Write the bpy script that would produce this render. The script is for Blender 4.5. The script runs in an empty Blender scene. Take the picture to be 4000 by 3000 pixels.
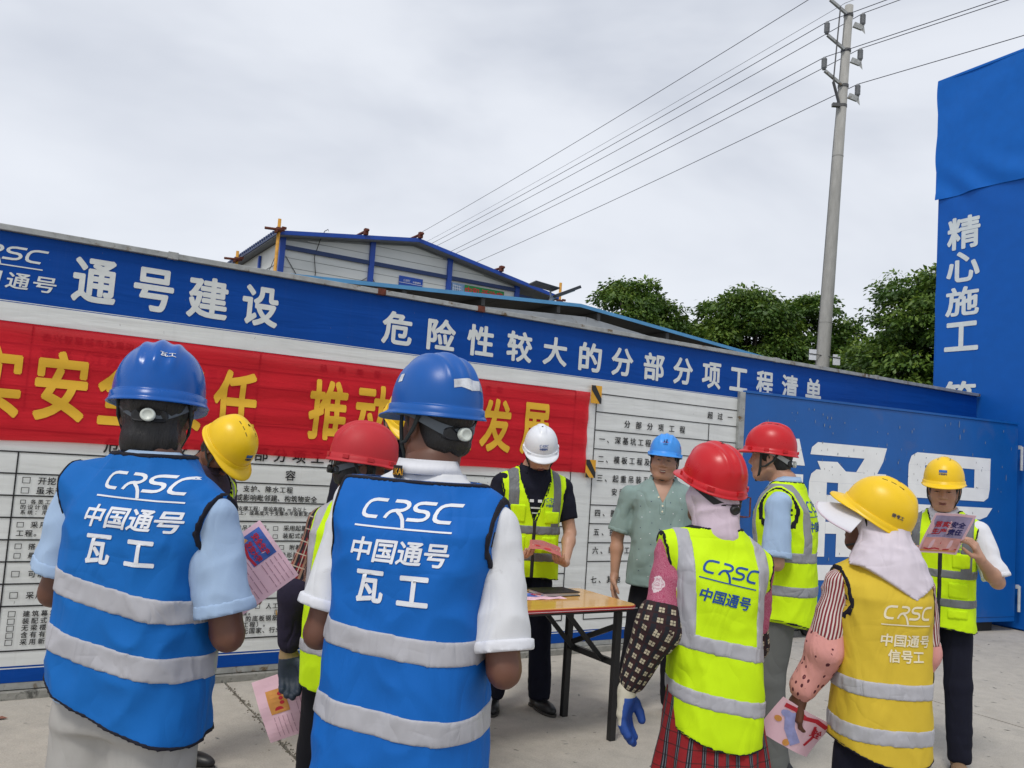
import bpy, bmesh, math, random
import numpy as np
from mathutils import Vector, Matrix
from mathutils.bvhtree import BVHTree

SC = bpy.context.scene
COL = SC.collection
PI = math.pi

# ------------------------------------------------------------------ camera
cam_d = bpy.data.cameras.new("camera")
cam = bpy.data.objects.new("camera", cam_d)
COL.objects.link(cam)
SC.camera = cam
cam_d.sensor_fit = 'HORIZONTAL'
cam_d.sensor_width = 36.0
cam_d.lens = 36.0 * 3300.0 / 4000.0
cam_d.clip_start = 0.05
cam_d.clip_end = 2000
cam.matrix_world = (Matrix.Translation((0, 0, 1.55)) @ Matrix.Rotation(math.radians(90 + 4.7), 4, 'X')
                    @ Matrix.Rotation(math.radians(4.0), 4, 'Z'))

# ------------------------------------------------------------------ world, sun, exposure
SUN_EL, SUN_AZ = math.radians(58), math.radians(205)      # azimuth clockwise from +Y: behind the camera, a little left
w = bpy.data.worlds.new("World")
SC.world = w
w.use_nodes = True
nt = w.node_tree
nt.nodes.clear()
out = nt.nodes.new("ShaderNodeOutputWorld")
bg = nt.nodes.new("ShaderNodeBackground")
sky = nt.nodes.new("ShaderNodeTexSky")
sky.sky_type = 'NISHITA'
sky.sun_disc = False
sky.sun_elevation = SUN_EL
sky.sun_rotation = SUN_AZ
sky.dust_density = 4.0
tc = nt.nodes.new("ShaderNodeTexCoord")
mp = nt.nodes.new("ShaderNodeMapping")
mp.inputs['Scale'].default_value = (1.0, 1.0, 2.6)
mp.inputs['Rotation'].default_value = (0.1, 0.12, 0.3)
n1 = nt.nodes.new("ShaderNodeTexNoise")
n1.inputs['Scale'].default_value = 1.5
n1.inputs['Detail'].default_value = 5.0
n1.inputs['Roughness'].default_value = 0.52
n1.inputs['Distortion'].default_value = 0.35
cr = nt.nodes.new("ShaderNodeValToRGB")
cr.color_ramp.interpolation = 'B_SPLINE'
e = cr.color_ramp.elements
e[0].position = 0.38; e[0].color = (.46, .50, .59, 1)
e[1].position = 0.60; e[1].color = (.84, .87, .93, 1)
mulc = nt.nodes.new("ShaderNodeMixRGB"); mulc.blend_type = 'MULTIPLY'; mulc.inputs[0].default_value = 1.0
mulc.inputs[2].default_value = (10, 10, 10, 1)
sep = nt.nodes.new("ShaderNodeSeparateXYZ")
# a brighter band of thin cloud low over the horizon towards the left
mr = nt.nodes.new("ShaderNodeMapRange")
mr.inputs['From Min'].default_value = 0.55
mr.inputs['From Max'].default_value = 0.0
mr.inputs['To Min'].default_value = 0.0
mr.inputs['To Max'].default_value = 1.0
mx_ = nt.nodes.new("ShaderNodeMapRange")
mx_.inputs['From Min'].default_value = 0.35
mx_.inputs['From Max'].default_value = -0.5
mx_.inputs['To Min'].default_value = 0.12
mx_.inputs['To Max'].default_value = 1.0
mul = nt.nodes.new("ShaderNodeMath"); mul.operation = 'MULTIPLY'
mixb = nt.nodes.new("ShaderNodeMixRGB"); mixb.inputs[2].default_value = (9.0, 9.3, 9.9, 1)
mul2 = nt.nodes.new("ShaderNodeMath"); mul2.operation = 'MULTIPLY'; mul2.inputs[1].default_value = 0.85
mix = nt.nodes.new("ShaderNodeMixRGB")
mix.inputs[0].default_value = 0.9
L = nt.links
L.new(tc.outputs['Generated'], mp.inputs['Vector'])
L.new(mp.outputs[0], n1.inputs['Vector'])
L.new(n1.outputs['Fac'], cr.inputs[0])
L.new(tc.outputs['Generated'], sep.inputs[0])
L.new(sep.outputs['Z'], mr.inputs['Value'])
L.new(sep.outputs['X'], mx_.inputs['Value'])
L.new(mr.outputs[0], mul.inputs[0]); L.new(mx_.outputs[0], mul.inputs[1])
L.new(mul.outputs[0], mul2.inputs[0])
L.new(mul2.outputs[0], mixb.inputs[0])
L.new(cr.outputs[0], mulc.inputs[1])
L.new(mulc.outputs[0], mixb.inputs[1])
L.new(sky.outputs[0], mix.inputs[1])
L.new(mixb.outputs[0], mix.inputs[2])
L.new(mix.outputs[0], bg.inputs['Color'])
bg.inputs['Strength'].default_value = 0.1
L.new(bg.outputs[0], out.inputs[0])

sun_d = bpy.data.lights.new("sun", 'SUN')
sun_d.energy = 1.5
sun_d.angle = math.radians(14)
sun_d.color = (1.0, 0.96, 0.9)
sun = bpy.data.objects.new("sun", sun_d)
COL.objects.link(sun)
sdir = Vector((math.sin(SUN_AZ) * math.cos(SUN_EL), math.cos(SUN_AZ) * math.cos(SUN_EL), math.sin(SUN_EL)))
sun.rotation_euler = sdir.to_track_quat('Z', 'Y').to_euler()
sun.location = sdir * 30

SC.view_settings.view_transform = 'Standard'
SC.view_settings.look = 'None'
SC.view_settings.exposure = 0.12
SC.view_settings.gamma = 1.0
SC.view_settings.use_curve_mapping = False

# ------------------------------------------------------------------ object helpers
def tag(o, label=None, cat=None, group=None, kind=None):
    if label: o['label'] = label
    if cat: o['category'] = cat
    if group: o['group'] = group
    if kind: o['kind'] = kind
    return o

def empty(name, loc=(0, 0, 0), rz=0.0, scale=1.0):
    o = bpy.data.objects.new(name, None)
    COL.objects.link(o)
    o.empty_display_size = 0.1
    o.location = loc
    o.rotation_euler = (0, 0, rz)
    o.scale = (scale,) * 3
    return o

def link_mesh(name, me, mat, parent=None, smooth=False):
    if mat is not None and len(me.materials) == 0:
        me.materials.append(mat)
    if smooth:
        me.polygons.foreach_set('use_smooth', [True] * len(me.polygons))
    o = bpy.data.objects.new(name, me)
    COL.objects.link(o)
    if parent is not None:
        o.parent = parent
    return o

def raw(name, V, F, mat, parent=None, smooth=False):
    me = bpy.data.meshes.new(name)
    me.from_pydata([tuple(map(float, v)) for v in V], [], [tuple(int(i) for i in f) for f in F])
    me.update()
    return link_mesh(name, me, mat, parent, smooth)

def np_mesh(name, V, Q):
    """V (n,3) array, Q (m,4) or (m,3) int array -> mesh, fast"""
    me = bpy.data.meshes.new(name)
    V = np.asarray(V, np.float32); Q = np.asarray(Q, np.int32)
    k = Q.shape[1] if len(Q) else 4
    me.vertices.add(len(V)); me.vertices.foreach_set('co', V.ravel())
    me.loops.add(len(Q) * k); me.loops.foreach_set('vertex_index', Q.ravel())
    me.polygons.add(len(Q))
    me.polygons.foreach_set('loop_start', np.arange(0, len(Q) * k, k, dtype=np.int32))
    me.polygons.foreach_set('loop_total', np.full(len(Q), k, np.int32))
    me.update(calc_edges=True)
    return me

class MB:
    """collects boxes / tubes / polygons into one mesh"""
    def __init__(s): s.V = []; s.F = []
    def add(s, V, F):
        n = len(s.V)
        s.V += [tuple(v) for v in V]; s.F += [tuple(i + n for i in f) for f in F]
        return s
    def box(s, x0, x1, y0, y1, z0, z1, T=None):
        V = [(x, y, z) for x in (x0, x1) for y in (y0, y1) for z in (z0, z1)]
        if T: V = [T(*v) for v in V]
        return s.add(V, [(0, 1, 3, 2), (4, 6, 7, 5), (0, 4, 5, 1), (2, 3, 7, 6), (0, 2, 6, 4), (1, 5, 7, 3)])
    def tube(s, pts, r, n=8, caps=True):
        pts = [Vector(p) for p in pts]
        R = r if isinstance(r, (list, tuple)) else [r] * len(pts)
        V = []; F = []
        ref = Vector((0, 0, 1))
        t0 = (pts[-1] - pts[0]).normalized()
        if abs(t0.dot(ref)) > .9: ref = Vector((1, 0, 0))
        for i, p in enumerate(pts):
            t = (pts[min(i + 1, len(pts) - 1)] - pts[max(i - 1, 0)]).normalized()
            a = t.cross(ref).normalized(); b = t.cross(a)
            for k in range(n):
                w_ = 2 * PI * k / n
                V.append(p + (a * math.cos(w_) + b * math.sin(w_)) * R[i])
        for i in range(len(pts) - 1):
            for k in range(n):
                k2 = (k + 1) % n
                F.append((i * n + k, i * n + k2, (i + 1) * n + k2, (i + 1) * n + k))
        if caps:
            F.append(tuple(range(n))[::-1]); F.append(tuple((len(pts) - 1) * n + k for k in range(n)))
        return s.add(V, F)
    def beam(s, a, b, w_, h, up=(0, 0, 1)):
        a = Vector(a); b = Vector(b); t = (b - a).normalized(); up = Vector(up)
        sx = t.cross(up).normalized() * (w_ / 2); sz = sx.cross(t).normalized() * (h / 2)
        V = [p + i * sx + j * sz for p in (a, b) for i in (-1, 1) for j in (-1, 1)]
        return s.add(V, [(0, 1, 3, 2), (4, 6, 7, 5), (0, 4, 5, 1), (2, 3, 7, 6), (0, 2, 6, 4), (1, 5, 7, 3)])
    def build(s, name, mat, parent=None, smooth=False, bevel=0):
        o = raw(name, s.V, s.F, mat, parent, smooth)
        bm = bmesh.new(); bm.from_mesh(o.data)
        bmesh.ops.recalc_face_normals(bm, faces=bm.faces)
        bm.to_mesh(o.data); bm.free()
        if bevel:
            m = o.modifiers.new('bevel', 'BEVEL'); m.width = bevel; m.segments = 2; m.limit_method = 'ANGLE'
        return o

# ------------------------------------------------------------------ materials
def newmat(name):
    m = bpy.data.materials.new(name); m.use_nodes = True
    n = m.node_tree; b = n.nodes['Principled BSDF']
    return m, n, b

def coords(n, scale=(1, 1, 1), kind='Object'):
    t = n.nodes.new('ShaderNodeTexCoord'); p = n.nodes.new('ShaderNodeMapping')
    p.inputs['Scale'].default_value = scale
    n.links.new(t.outputs[kind], p.inputs['Vector'])
    return p.outputs[0]

def noise(n, vec, scale, detail=3, rough=.5, dist=0):
    t = n.nodes.new('ShaderNodeTexNoise')
    t.inputs['Scale'].default_value = scale; t.inputs['Detail'].default_value = detail
    t.inputs['Roughness'].default_value = rough; t.inputs['Distortion'].default_value = dist
    n.links.new(vec, t.inputs['Vector'])
    return t.outputs['Fac']

def ramp(n, fac, stops, interp='LINEAR'):
    r = n.nodes.new('ShaderNodeValToRGB'); r.color_ramp.interpolation = interp
    el = r.color_ramp.elements
    while len(el) < len(stops): el.new(0.5)
    for k, (p, c) in enumerate(stops):
        el[k].position = p
        el[k].color = c if len(c) == 4 else (*c, 1)
    n.links.new(fac, r.inputs[0])
    return r.outputs[0]

def mixc(n, fac, a, b, mode='MIX'):
    m = n.nodes.new('ShaderNodeMixRGB'); m.blend_type = mode
    for k, v in enumerate((fac, a, b)):
        if hasattr(v, 'links') or isinstance(v, bpy.types.NodeSocket): n.links.new(v, m.inputs[k])
        elif k == 0: m.inputs[0].default_value = v
        else: m.inputs[k].default_value = (*v, 1) if len(v) == 3 else v
    return m.outputs[0]

def fmath(n, op, a, b=None):
    m = n.nodes.new('ShaderNodeMath'); m.operation = op
    for k, v in enumerate((a, b)):
        if v is None: continue
        if isinstance(v, bpy.types.NodeSocket): n.links.new(v, m.inputs[k])
        else: m.inputs[k].default_value = v
    return m.outputs[0]

def bump(n, b, h, strength, dist=.01):
    u = n.nodes.new('ShaderNodeBump'); u.inputs['Strength'].default_value = strength
    u.inputs['Distance'].default_value = dist
    n.links.new(h, u.inputs['Height']); n.links.new(u.outputs[0], b.inputs['Normal'])

def mat(name, col, rough=.6, metal=0, var=.12, vs=6, bmp=0, bs=80, bd=.002, spec=.5, coat=0, stain=None, stain_cov=.62, stain_s=5, stretch=(1, 1, 1)):
    m, n, b = newmat(name)
    v = coords(n, stretch)
    f = noise(n, v, vs, 4, .55)
    lo = tuple(c * (1 - var) for c in col); hi = tuple(min(1, c * (1 + var)) for c in col)
    c = ramp(n, f, [(.3, lo), (.7, hi)])
    if stain:
        f2 = noise(n, v, stain_s, 6, .65, .4)
        k = ramp(n, f2, [(stain_cov, (0, 0, 0)), (min(1, stain_cov + .09), (1, 1, 1))])
        c = mixc(n, k, c, stain)
    n.links.new(c, b.inputs['Base Color'])
    b.inputs['Roughness'].default_value = rough
    b.inputs['Metallic'].default_value = metal
    b.inputs['Specular IOR Level'].default_value = spec
    b.inputs['Coat Weight'].default_value = coat
    if bmp:
        bump(n, b, noise(n, v, bs, 4, .6), bmp, bd)
    return m

def cloth(name, col, rough=.85, var=.1, weave=.25, wrinkle=.5, ws=9, stain=None, stain_cov=.66, stain_s=6, sheen=0):
    m, n, b = newmat(name)
    v = coords(n)
    f = noise(n, v, 7, 4, .55)
    c = ramp(n, f, [(.3, tuple(x * (1 - var) for x in col)), (.7, tuple(min(1, x * (1 + var)) for x in col))])
    if stain:
        f2 = noise(n, v, stain_s, 7, .7, .5)
        k = ramp(n, f2, [(stain_cov, (0, 0, 0)), (min(1, stain_cov + .12), (.75, .75, .75))])
        c = mixc(n, k, c, stain)
    n.links.new(c, b.inputs['Base Color'])
    b.inputs['Roughness'].default_value = rough
    b.inputs['Specular IOR Level'].default_value = .25
    b.inputs['Sheen Weight'].default_value = sheen
    v2 = coords(n, (1, 1, .45))
    w1 = noise(n, v2, ws * .7, 1.6, .5, 1.4)
    w2 = fmath(n, 'ABSOLUTE', fmath(n, 'SUBTRACT', w1, .5))
    w3 = noise(n, v, 420, 2, .5)
    v3 = coords(n, (.55, .55, 1.3)); q1 = noise(n, v3, ws * .8, .8, .5, .15)
    q2 = fmath(n, 'ABSOLUTE', fmath(n, 'SUBTRACT', q1, .47))
    cre = ramp(n, q2, [(0, (1, 1, 1)), (.05, (.35, .35, .35)), (.14, (0, 0, 0))])
    msk = ramp(n, noise(n, v, ws * .45, 2, .5), [(.48, (0, 0, 0)), (.60, (1, 1, 1))])
    cre = fmath(n, 'MULTIPLY', cre, msk)
    h = fmath(n, 'ADD', fmath(n, 'MULTIPLY', w2, wrinkle * 3), fmath(n, 'MULTIPLY', w3, weave * .12))
    h = fmath(n, 'ADD', h, fmath(n, 'MULTIPLY', cre, -.16 * min(1, wrinkle * 1.3)))
    bump(n, b, h, .8, .012)
    return m

M = {}
M['vest_blue'] = cloth('vest_blue', (.005, .132, .46), .72, .06, stain=(.07, .10, .14), stain_cov=.70, stain_s=3.2, wrinkle=.6)
M['vest_blue_clean'] = cloth('vest_blue_clean', (.004, .122, .47), .7, .05, wrinkle=.65)
M['hivis'] = cloth('hivis', (.60, .88, .006), .75, .04, weave=.3, wrinkle=.6)
M['vest_yellow'] = cloth('vest_yellow', (.64, .46, .040), .8, .05, wrinkle=.6)
M['reflect'] = cloth('reflect', (.42, .42, .45), .45, .10, wrinkle=.55, ws=14, weave=.05, stain=(.28, .25, .2), stain_cov=.68, stain_s=7)
M['reflect_dark'] = cloth('reflect_dark', (.16, .17, .18), .45, .08, wrinkle=.9, ws=14, weave=.05)
M['reflect_mid'] = cloth('reflect_mid', (.27, .28, .30), .42, .08, wrinkle=.9, ws=14, weave=.05)
M['black_trim'] = cloth('black_trim', (.012, .012, .02), .8)
M['zip'] = mat('zip', (.012, .012, .014), .5)
M['print_white'] = mat('print_white', (.74, .76, .80), .55, var=.05)
M['print_blue'] = mat('print_blue', (.006, .07, .32), .6, var=.08)
M['print_cream'] = mat('print_cream', (.80, .72, .52), .6, var=.05)
M['print_navy'] = mat('print_navy', (.01, .03, .12), .6)
M['print_red'] = mat('print_red', (.62, .03, .04), .6)
M['shirt_lightblue'] = cloth('shirt_lightblue', (.36, .49, .68), .85, .05)
M['shirt_white'] = cloth('shirt_white', (.70, .71, .73), .85, .05, stain=(.42, .41, .40), stain_cov=.60, stain_s=8)
M['shirt_white_clean'] = cloth('shirt_white_clean', (.72, .73, .77), .85, .04)
M['shirt_navy'] = cloth('shirt_navy', (.008, .009, .02), .85)
M['shirt_plum'] = cloth('shirt_plum', (.06, .045, .075), .85)
M['polo'] = cloth('polo', (.245, .335, .315), .88, .05, wrinkle=1.1, ws=7)
M['trouser_grey'] = cloth('trouser_grey', (.40, .39, .37), .9, .08, wrinkle=.8, ws=7, stain=(.25, .23, .2), stain_cov=.7)
M['trouser_midgrey'] = cloth('trouser_midgrey', (.12, .125, .12), .9, .08, wrinkle=.8, ws=7)
M['trouser_black'] = cloth('trouser_black', (.010, .010, .014), .9, wrinkle=.5)
M['trouser_navy'] = cloth('trouser_navy', (.008, .009, .02), .9, wrinkle=.6)
M['apron_trouser'] = cloth('apron_trouser', (.06, .055, .06), .9)
M['scarf_pink'] = cloth('scarf_pink', (.60, .49, .56), .9, .06, weave=.6, wrinkle=.7)
M['flap_white'] = cloth('flap_white', (.64, .58, .64), .85, .05, wrinkle=.9)
M['visor_white'] = cloth('visor_white', (.68, .68, .72), .85, .03, wrinkle=.2)
M['sleeve_navy'] = cloth('sleeve_navy', (.022, .018, .038), .85, wrinkle=1.0)
M['skin_dark'] = mat('skin_dark', (.135, .055, .032), .5, var=.14, vs=9, bmp=.25, bs=160, bd=.001)
M['skin_mid'] = mat('skin_mid', (.46, .25, .165), .48, var=.12, vs=9, bmp=.25, bs=160, bd=.001)
M['skin_light'] = mat('skin_light', (.50, .28, .19), .48, var=.1, vs=9, bmp=.2, bs=160, bd=.001)
M['hair'] = mat('hair', (.008, .007, .007), .38, var=.3, vs=40, bmp=.8, bs=60, bd=.004, stretch=(6, 6, .5))
M['brow'] = mat('brow', (.015, .010, .008), .8)
M['lip'] = mat('lip', (.20, .065, .055), .45)
M['eye_white'] = mat('eye_white', (.45, .42, .40), .3)
M['eye_dark'] = mat('eye_dark', (.01, .007, .006), .15)
M['teeth'] = mat('teeth', (.62, .58, .48), .3)
def helmet_mat(name, col, rough=.28, dirt=None, cov=.7):
    m = mat(name, col, rough + .04, var=.04, vs=12, coat=.0, spec=.38, stain=dirt or tuple(min(1, c * .75 + .09) for c in col), stain_cov=cov if dirt else .70, stain_s=14 if dirt else 9)
    n = m.node_tree; rr = fmath(n, 'ADD', fmath(n, 'MULTIPLY', noise(n, coords(n), 14, 5, .7), .35), rough - .12)
    n.links.new(rr, n.nodes['Principled BSDF'].inputs['Roughness'])
    return m
M['helmet_blue'] = helmet_mat('helmet_blue', (.002, .088, .38), .18)
M['helmet_blue_worn'] = helmet_mat('helmet_blue_worn', (.003, .092, .38), .30, (.16, .17, .19), .66)
M['helmet_yellow'] = helmet_mat('helmet_yellow', (.85, .55, .012), .3)
M['helmet_red'] = helmet_mat('helmet_red', (.55, .012, .018), .26)
M['helmet_red_dull'] = helmet_mat('helmet_red_dull', (.50, .022, .030), .5)
M['helmet_white'] = helmet_mat('helmet_white', (.74, .76, .80), .3)
M['helmet_sky'] = helmet_mat('helmet_sky', (.055, .30, .80), .3)
M['harness'] = mat('harness', (.10, .12, .14), .5)
M['harness_black'] = mat('harness_black', (.015, .016, .018), .5)
M['harness_clear'] = mat('harness_clear', (.42, .45, .45), .35)
M['knob_white'] = mat('knob_white', (.62, .66, .60), .35)
M['strap'] = mat('strap', (.03, .037, .037), .8)
M['foil'] = mat('foil', (.75, .75, .75), .28, metal=.7, var=.3, vs=30, bmp=.8, bs=40, bd=.003, stain=(.2, .19, .17), stain_cov=.6, stain_s=20)
M['shoe_black'] = mat('shoe_black', (.012, .012, .013), .4)
M['shoe_tan'] = mat('shoe_tan', (.24, .15, .085), .7)
M['sole'] = mat('sole', (.05, .045, .04), .8)
M['glove_cream'] = cloth('glove_cream', (.62, .58, .46), .9, .1, weave=1.0)
M['glove_tan'] = cloth('glove_tan', (.34, .24, .13), .9, .1, weave=1.0)
M['glove_blue'] = mat('glove_blue', (.012, .06, .28), .6, bmp=.4, bs=200)
M['glove_dark'] = mat('glove_dark', (.018, .03, .05), .6, bmp=.4, bs=200)

def attr_vec(n, name='puv'):
    a = n.nodes.new('ShaderNodeAttribute'); a.attribute_name = name
    return a.outputs['Vector']

def sepv(n, v):
    s = n.nodes.new('ShaderNodeSeparateXYZ'); n.links.new(v, s.inputs[0]); return s.outputs

def stripes(n, x, period, duty, offset=0.0):
    """1 inside a stripe"""
    t = fmath(n, 'FRACT', fmath(n, 'ADD', fmath(n, 'DIVIDE', x, period), 100.0 + offset))
    return fmath(n, 'LESS_THAN', t, duty)

def plaid(name):
    m, n, b = newmat(name)
    s = sepv(n, attr_vec(n)); x, y = s[0], s[1]
    base = (.19, .010, .014)
    c = mixc(n, stripes(n, x, .05, .42), base, (.012, .012, .02))
    c = mixc(n, stripes(n, y, .05, .42), c, mixc(n, stripes(n, x, .05, .42), (.06, .01, .015), (.006, .006, .01)))
    c = mixc(n, stripes(n, x, .05, .09, .3), c, (.42, .36, .28))
    c = mixc(n, stripes(n, y, .05, .09, .3), c, (.42, .36, .28))
    c = mixc(n, stripes(n, x, .05, .22, .72), c, mixc(n, .55, c, (.45, .27, .17)))
    n.links.new(c, b.inputs['Base Color']); b.inputs['Roughness'].default_value = .9
    bump(n, b, noise(n, coords(n), 12, 3, .5, 1.), .5, .012)
    return m
M['plaid_red'] = plaid('plaid_red')

def windowpane(name):
    """dark maroon cloth with cream squares cut by a cross"""
    m, n, b = newmat(name)
    s = sepv(n, attr_vec(n)); x, y = s[0], s[1]
    P = .036
    c = mixc(n, stripes(n, x, P, .34, .55), (.035, .010, .012), (.010, .012, .018))
    c = mixc(n, stripes(n, y, P, .2, .55), c, (.022, .008, .010))
    inx = fmath(n, 'MULTIPLY', stripes(n, x, P, .46), stripes(n, y, P, .46))
    c = mixc(n, inx, c, (.50, .44, .31))
    cx = fmath(n, 'MAXIMUM', stripes(n, x, P, .05, -.20), stripes(n, y, P, .05, -.20))
    c = mixc(n, cx, c, (.02, .012, .012))
    n.links.new(c, b.inputs['Base Color']); b.inputs['Roughness'].default_value = .9
    bump(n, b, noise(n, coords(n), 14, 3, .5, 1.), .6, .012)
    return m
M['windowpane'] = windowpane('windowpane')

def apron(name):
    m, n, b = newmat(name)
    s = sepv(n, attr_vec(n)); x, y = s[0], s[1]
    c = mixc(n, stripes(n, x, .046, .36), (.28, .012, .016), (.014, .014, .02))
    c = mixc(n, stripes(n, x, .046, .06, -.08), c, (.16, .16, .18))
    c = mixc(n, stripes(n, x, .046, .05, -.26), c, (.16, .16, .18))
    c = mixc(n, stripes(n, y, .042, .10), c, mixc(n, .6, c, (.01, .01, .01)))
    n.links.new(c, b.inputs['Base Color']); b.inputs['Roughness'].default_value = .95
    bump(n, b, noise(n, coords(n), 14, 3, .5, 1.), .4, .012)
    return m
M['apron'] = apron('apron')

def pinstripe(name):
    m, n, b = newmat(name)
    s = sepv(n, attr_vec(n)); x, y = s[0], s[1]
    xx = fmath(n, 'ADD', x, fmath(n, 'MULTIPLY', noise(n, coords(n), 9, 2), .012))
    c = mixc(n, stripes(n, xx, .0125, .55), (.66, .60, .56), (.22, .025, .035))
    n.links.new(c, b.inputs['Base Color']); b.inputs['Roughness'].default_value = .9
    return m
M['pinstripe'] = pinstripe('pinstripe')

def floral(name):
    m, n, b = newmat(name)
    v = coords(n)
    vo = n.nodes.new('ShaderNodeTexVoronoi'); vo.inputs['Scale'].default_value = 9.0
    vo.inputs['Randomness'].default_value = .8
    n.links.new(v, vo.inputs['Vector'])
    d = fmath(n, 'ADD', vo.outputs['Distance'], fmath(n, 'MULTIPLY', noise(n, v, 60, 2), .28))
    base = ramp(n, noise(n, v, 70, 3, .6, 3.0), [(.44, (.42, .075, .15)), (.5, (.56, .22, .29)), (.56, (.40, .06, .13))])
    pet = fmath(n, 'SUBTRACT', 1.0, fmath(n, 'MULTIPLY', stripes(n, d, .085, .3), .6))
    c = mixc(n, fmath(n, 'LESS_THAN', d, .42), base, mixc(n, pet, (.50, .16, .24), (.74, .62, .64)))
    n.links.new(c, b.inputs['Base Color']); b.inputs['Roughness'].default_value = .9
    return m
M['floral'] = floral('floral')

def vase_print(name):
    m, n, b = newmat(name)
    v = attr_vec(n)
    vo = n.nodes.new('ShaderNodeTexVoronoi'); vo.inputs['Scale'].default_value = 38.0
    vo.inputs['Randomness'].default_value = .5
    mp_ = n.nodes.new('ShaderNodeMapping'); mp_.inputs['Scale'].default_value = (1.15, .8, 1)
    n.links.new(v, mp_.inputs[0]); n.links.new(mp_.outputs[0], vo.inputs['Vector'])
    d = fmath(n, 'ADD', vo.outputs['Distance'], fmath(n, 'MULTIPLY', noise(n, v, 120, 1), .14))
    c = mixc(n, fmath(n, 'LESS_THAN', d, .34), (.66, .30, .27), (.10, .018, .03))
    c = mixc(n, fmath(n, 'LESS_THAN', d, .16), c, (.38, .12, .12))
    n.links.new(c, b.inputs['Base Color']); b.inputs['Roughness'].default_value = .9
    bump(n, b, noise(n, coords(n, (1, 1, .3)), 24, 3, .5, 1.), .6, .012)
    return m
M['vase_print'] = vase_print('vase_print')
# ------------------------------------------------------------------ implicit surfaces
F32 = np.float32
class G:
    """a grid of sample points"""
    def __init__(s, lo, hi, h):
        s.h = h; s.lo = np.array(lo, F32)
        n = [int(math.ceil((b - a) / h)) + 1 for a, b in zip(lo, hi)]
        s.n = n
        ax = [lo[i] + h * np.arange(n[i], dtype=F32) for i in range(3)]
        s.X, s.Y, s.Z = np.meshgrid(*[a.astype(F32) for a in ax], indexing='ij')

def nets(g, Fv):
    """surface nets on field Fv (negative inside)"""
    Fv = Fv.astype(F32)
    Fv = np.pad(Fv, 1, constant_values=1.0)          # closes the surface at the border
    lo = g.lo - g.h
    ins = Fv < 0
    c = [ins[i:ins.shape[0] - 1 + i, j:ins.shape[1] - 1 + j, k:ins.shape[2] - 1 + k] for i in (0, 1) for j in (0, 1) for k in (0, 1)]
    cnt = sum(x.astype(np.int8) for x in c)
    act = (cnt > 0) & (cnt < 8)
    I, J, K = np.nonzero(act)
    if len(I) == 0: return np.zeros((0, 3), F32), np.zeros((0, 4), np.int32)
    idx = np.full(act.shape, -1, np.int32); idx[I, J, K] = np.arange(len(I))
    offs = [(i, j, k) for i in (0, 1) for j in (0, 1) for k in (0, 1)]
    val = [Fv[I + i, J + j, K + k] for i, j, k in offs]
    acc = np.zeros((len(I), 3), F32); num = np.zeros(len(I), F32)
    for a in range(8):
        for bit in (1, 2, 4):
            if a & bit: continue
            b = a | bit
            va, vb = val[a], val[b]
            m = (va < 0) != (vb < 0)
            t = np.where(m, va / np.where(m, va - vb, 1), 0)
            pa = np.array(offs[a], F32); pb = np.array(offs[b], F32)
            acc += np.where(m[:, None], pa + t[:, None] * (pb - pa), 0)
            num += m
    P = np.stack([I, J, K], 1) + acc / num[:, None]
    V = lo + P * g.h
    quads = []
    for ax in range(3):
        sl0 = [slice(1, -1)] * 3; sl1 = [slice(1, -1)] * 3
        sl0[ax] = slice(0, -1); sl1[ax] = slice(1, None)
        A = ins[tuple(sl0)]; B = ins[tuple(sl1)]
        D = np.nonzero(A != B)
        base = [D[0] + (0 if ax == 0 else 1), D[1] + (0 if ax == 1 else 1), D[2] + (0 if ax == 2 else 1)]
        u, v = [(1, 2), (2, 0), (0, 1)][ax]
        def cell(du, dv):
            q = [x.copy() for x in base]; q[u] -= du; q[v] -= dv
            return idx[q[0], q[1], q[2]]
        q = np.stack([cell(1, 1), cell(0, 1), cell(0, 0), cell(1, 0)], 1)
        flip = ~A[D]
        q[flip] = q[flip][:, ::-1]
        quads.append(q)
    Q = np.concatenate(quads)
    Q = Q[(Q >= 0).all(1)]
    return V.astype(F32), Q.astype(np.int32)

def rc(g, a, b, ra, rb):
    a = np.array(a, F32); b = np.array(b, F32); d = b - a; L2 = float(d @ d) + 1e-12
    px, py, pz = g.X - a[0], g.Y - a[1], g.Z - a[2]
    t = np.clip((px * d[0] + py * d[1] + pz * d[2]) / L2, 0, 1)
    return np.sqrt((px - t * d[0]) ** 2 + (py - t * d[1]) ** 2 + (pz - t * d[2]) ** 2) - (ra + (rb - ra) * t)

def ell(g, c, r, X=None):
    px, py, pz = (g.X - c[0]) / r[0], (g.Y - c[1]) / r[1], (g.Z - c[2]) / r[2]
    k0 = np.sqrt(px * px + py * py + pz * pz)
    k1 = np.sqrt((px / r[0]) ** 2 + (py / r[1]) ** 2 + (pz / r[2]) ** 2) + 1e-6
    return k0 * (k0 - 1) / k1

def smin(a, b, k):
    h = np.clip(.5 + .5 * (b - a) / k, 0, 1)
    return b + (a - b) * h - k * h * (1 - h)

def smax(a, b, k): return -smin(-a, -b, k)

def wob(g, seed, freq, st=(1, 1, 1), n=6):
    """smooth cloth-like noise in about -1..1"""
    r = np.random.RandomState(seed); out_ = 0
    x, y, z = g.X * st[0], g.Y * st[1], g.Z * st[2]
    for i in range(n):
        k = r.normal(size=3); k /= np.linalg.norm(k); k2 = r.normal(size=3); k2 /= np.linalg.norm(k2)
        f = freq * (0.7 + .8 * r.rand())
        wv = np.sin((x * k2[0] + y * k2[1] + z * k2[2]) * f * .6 + r.rand() * 6) * 1.6
        out_ = out_ + np.sin((x * k[0] + y * k[1] + z * k[2]) * f + wv + r.rand() * 6)
    return (out_ / n * 1.6).astype(F32)

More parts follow.
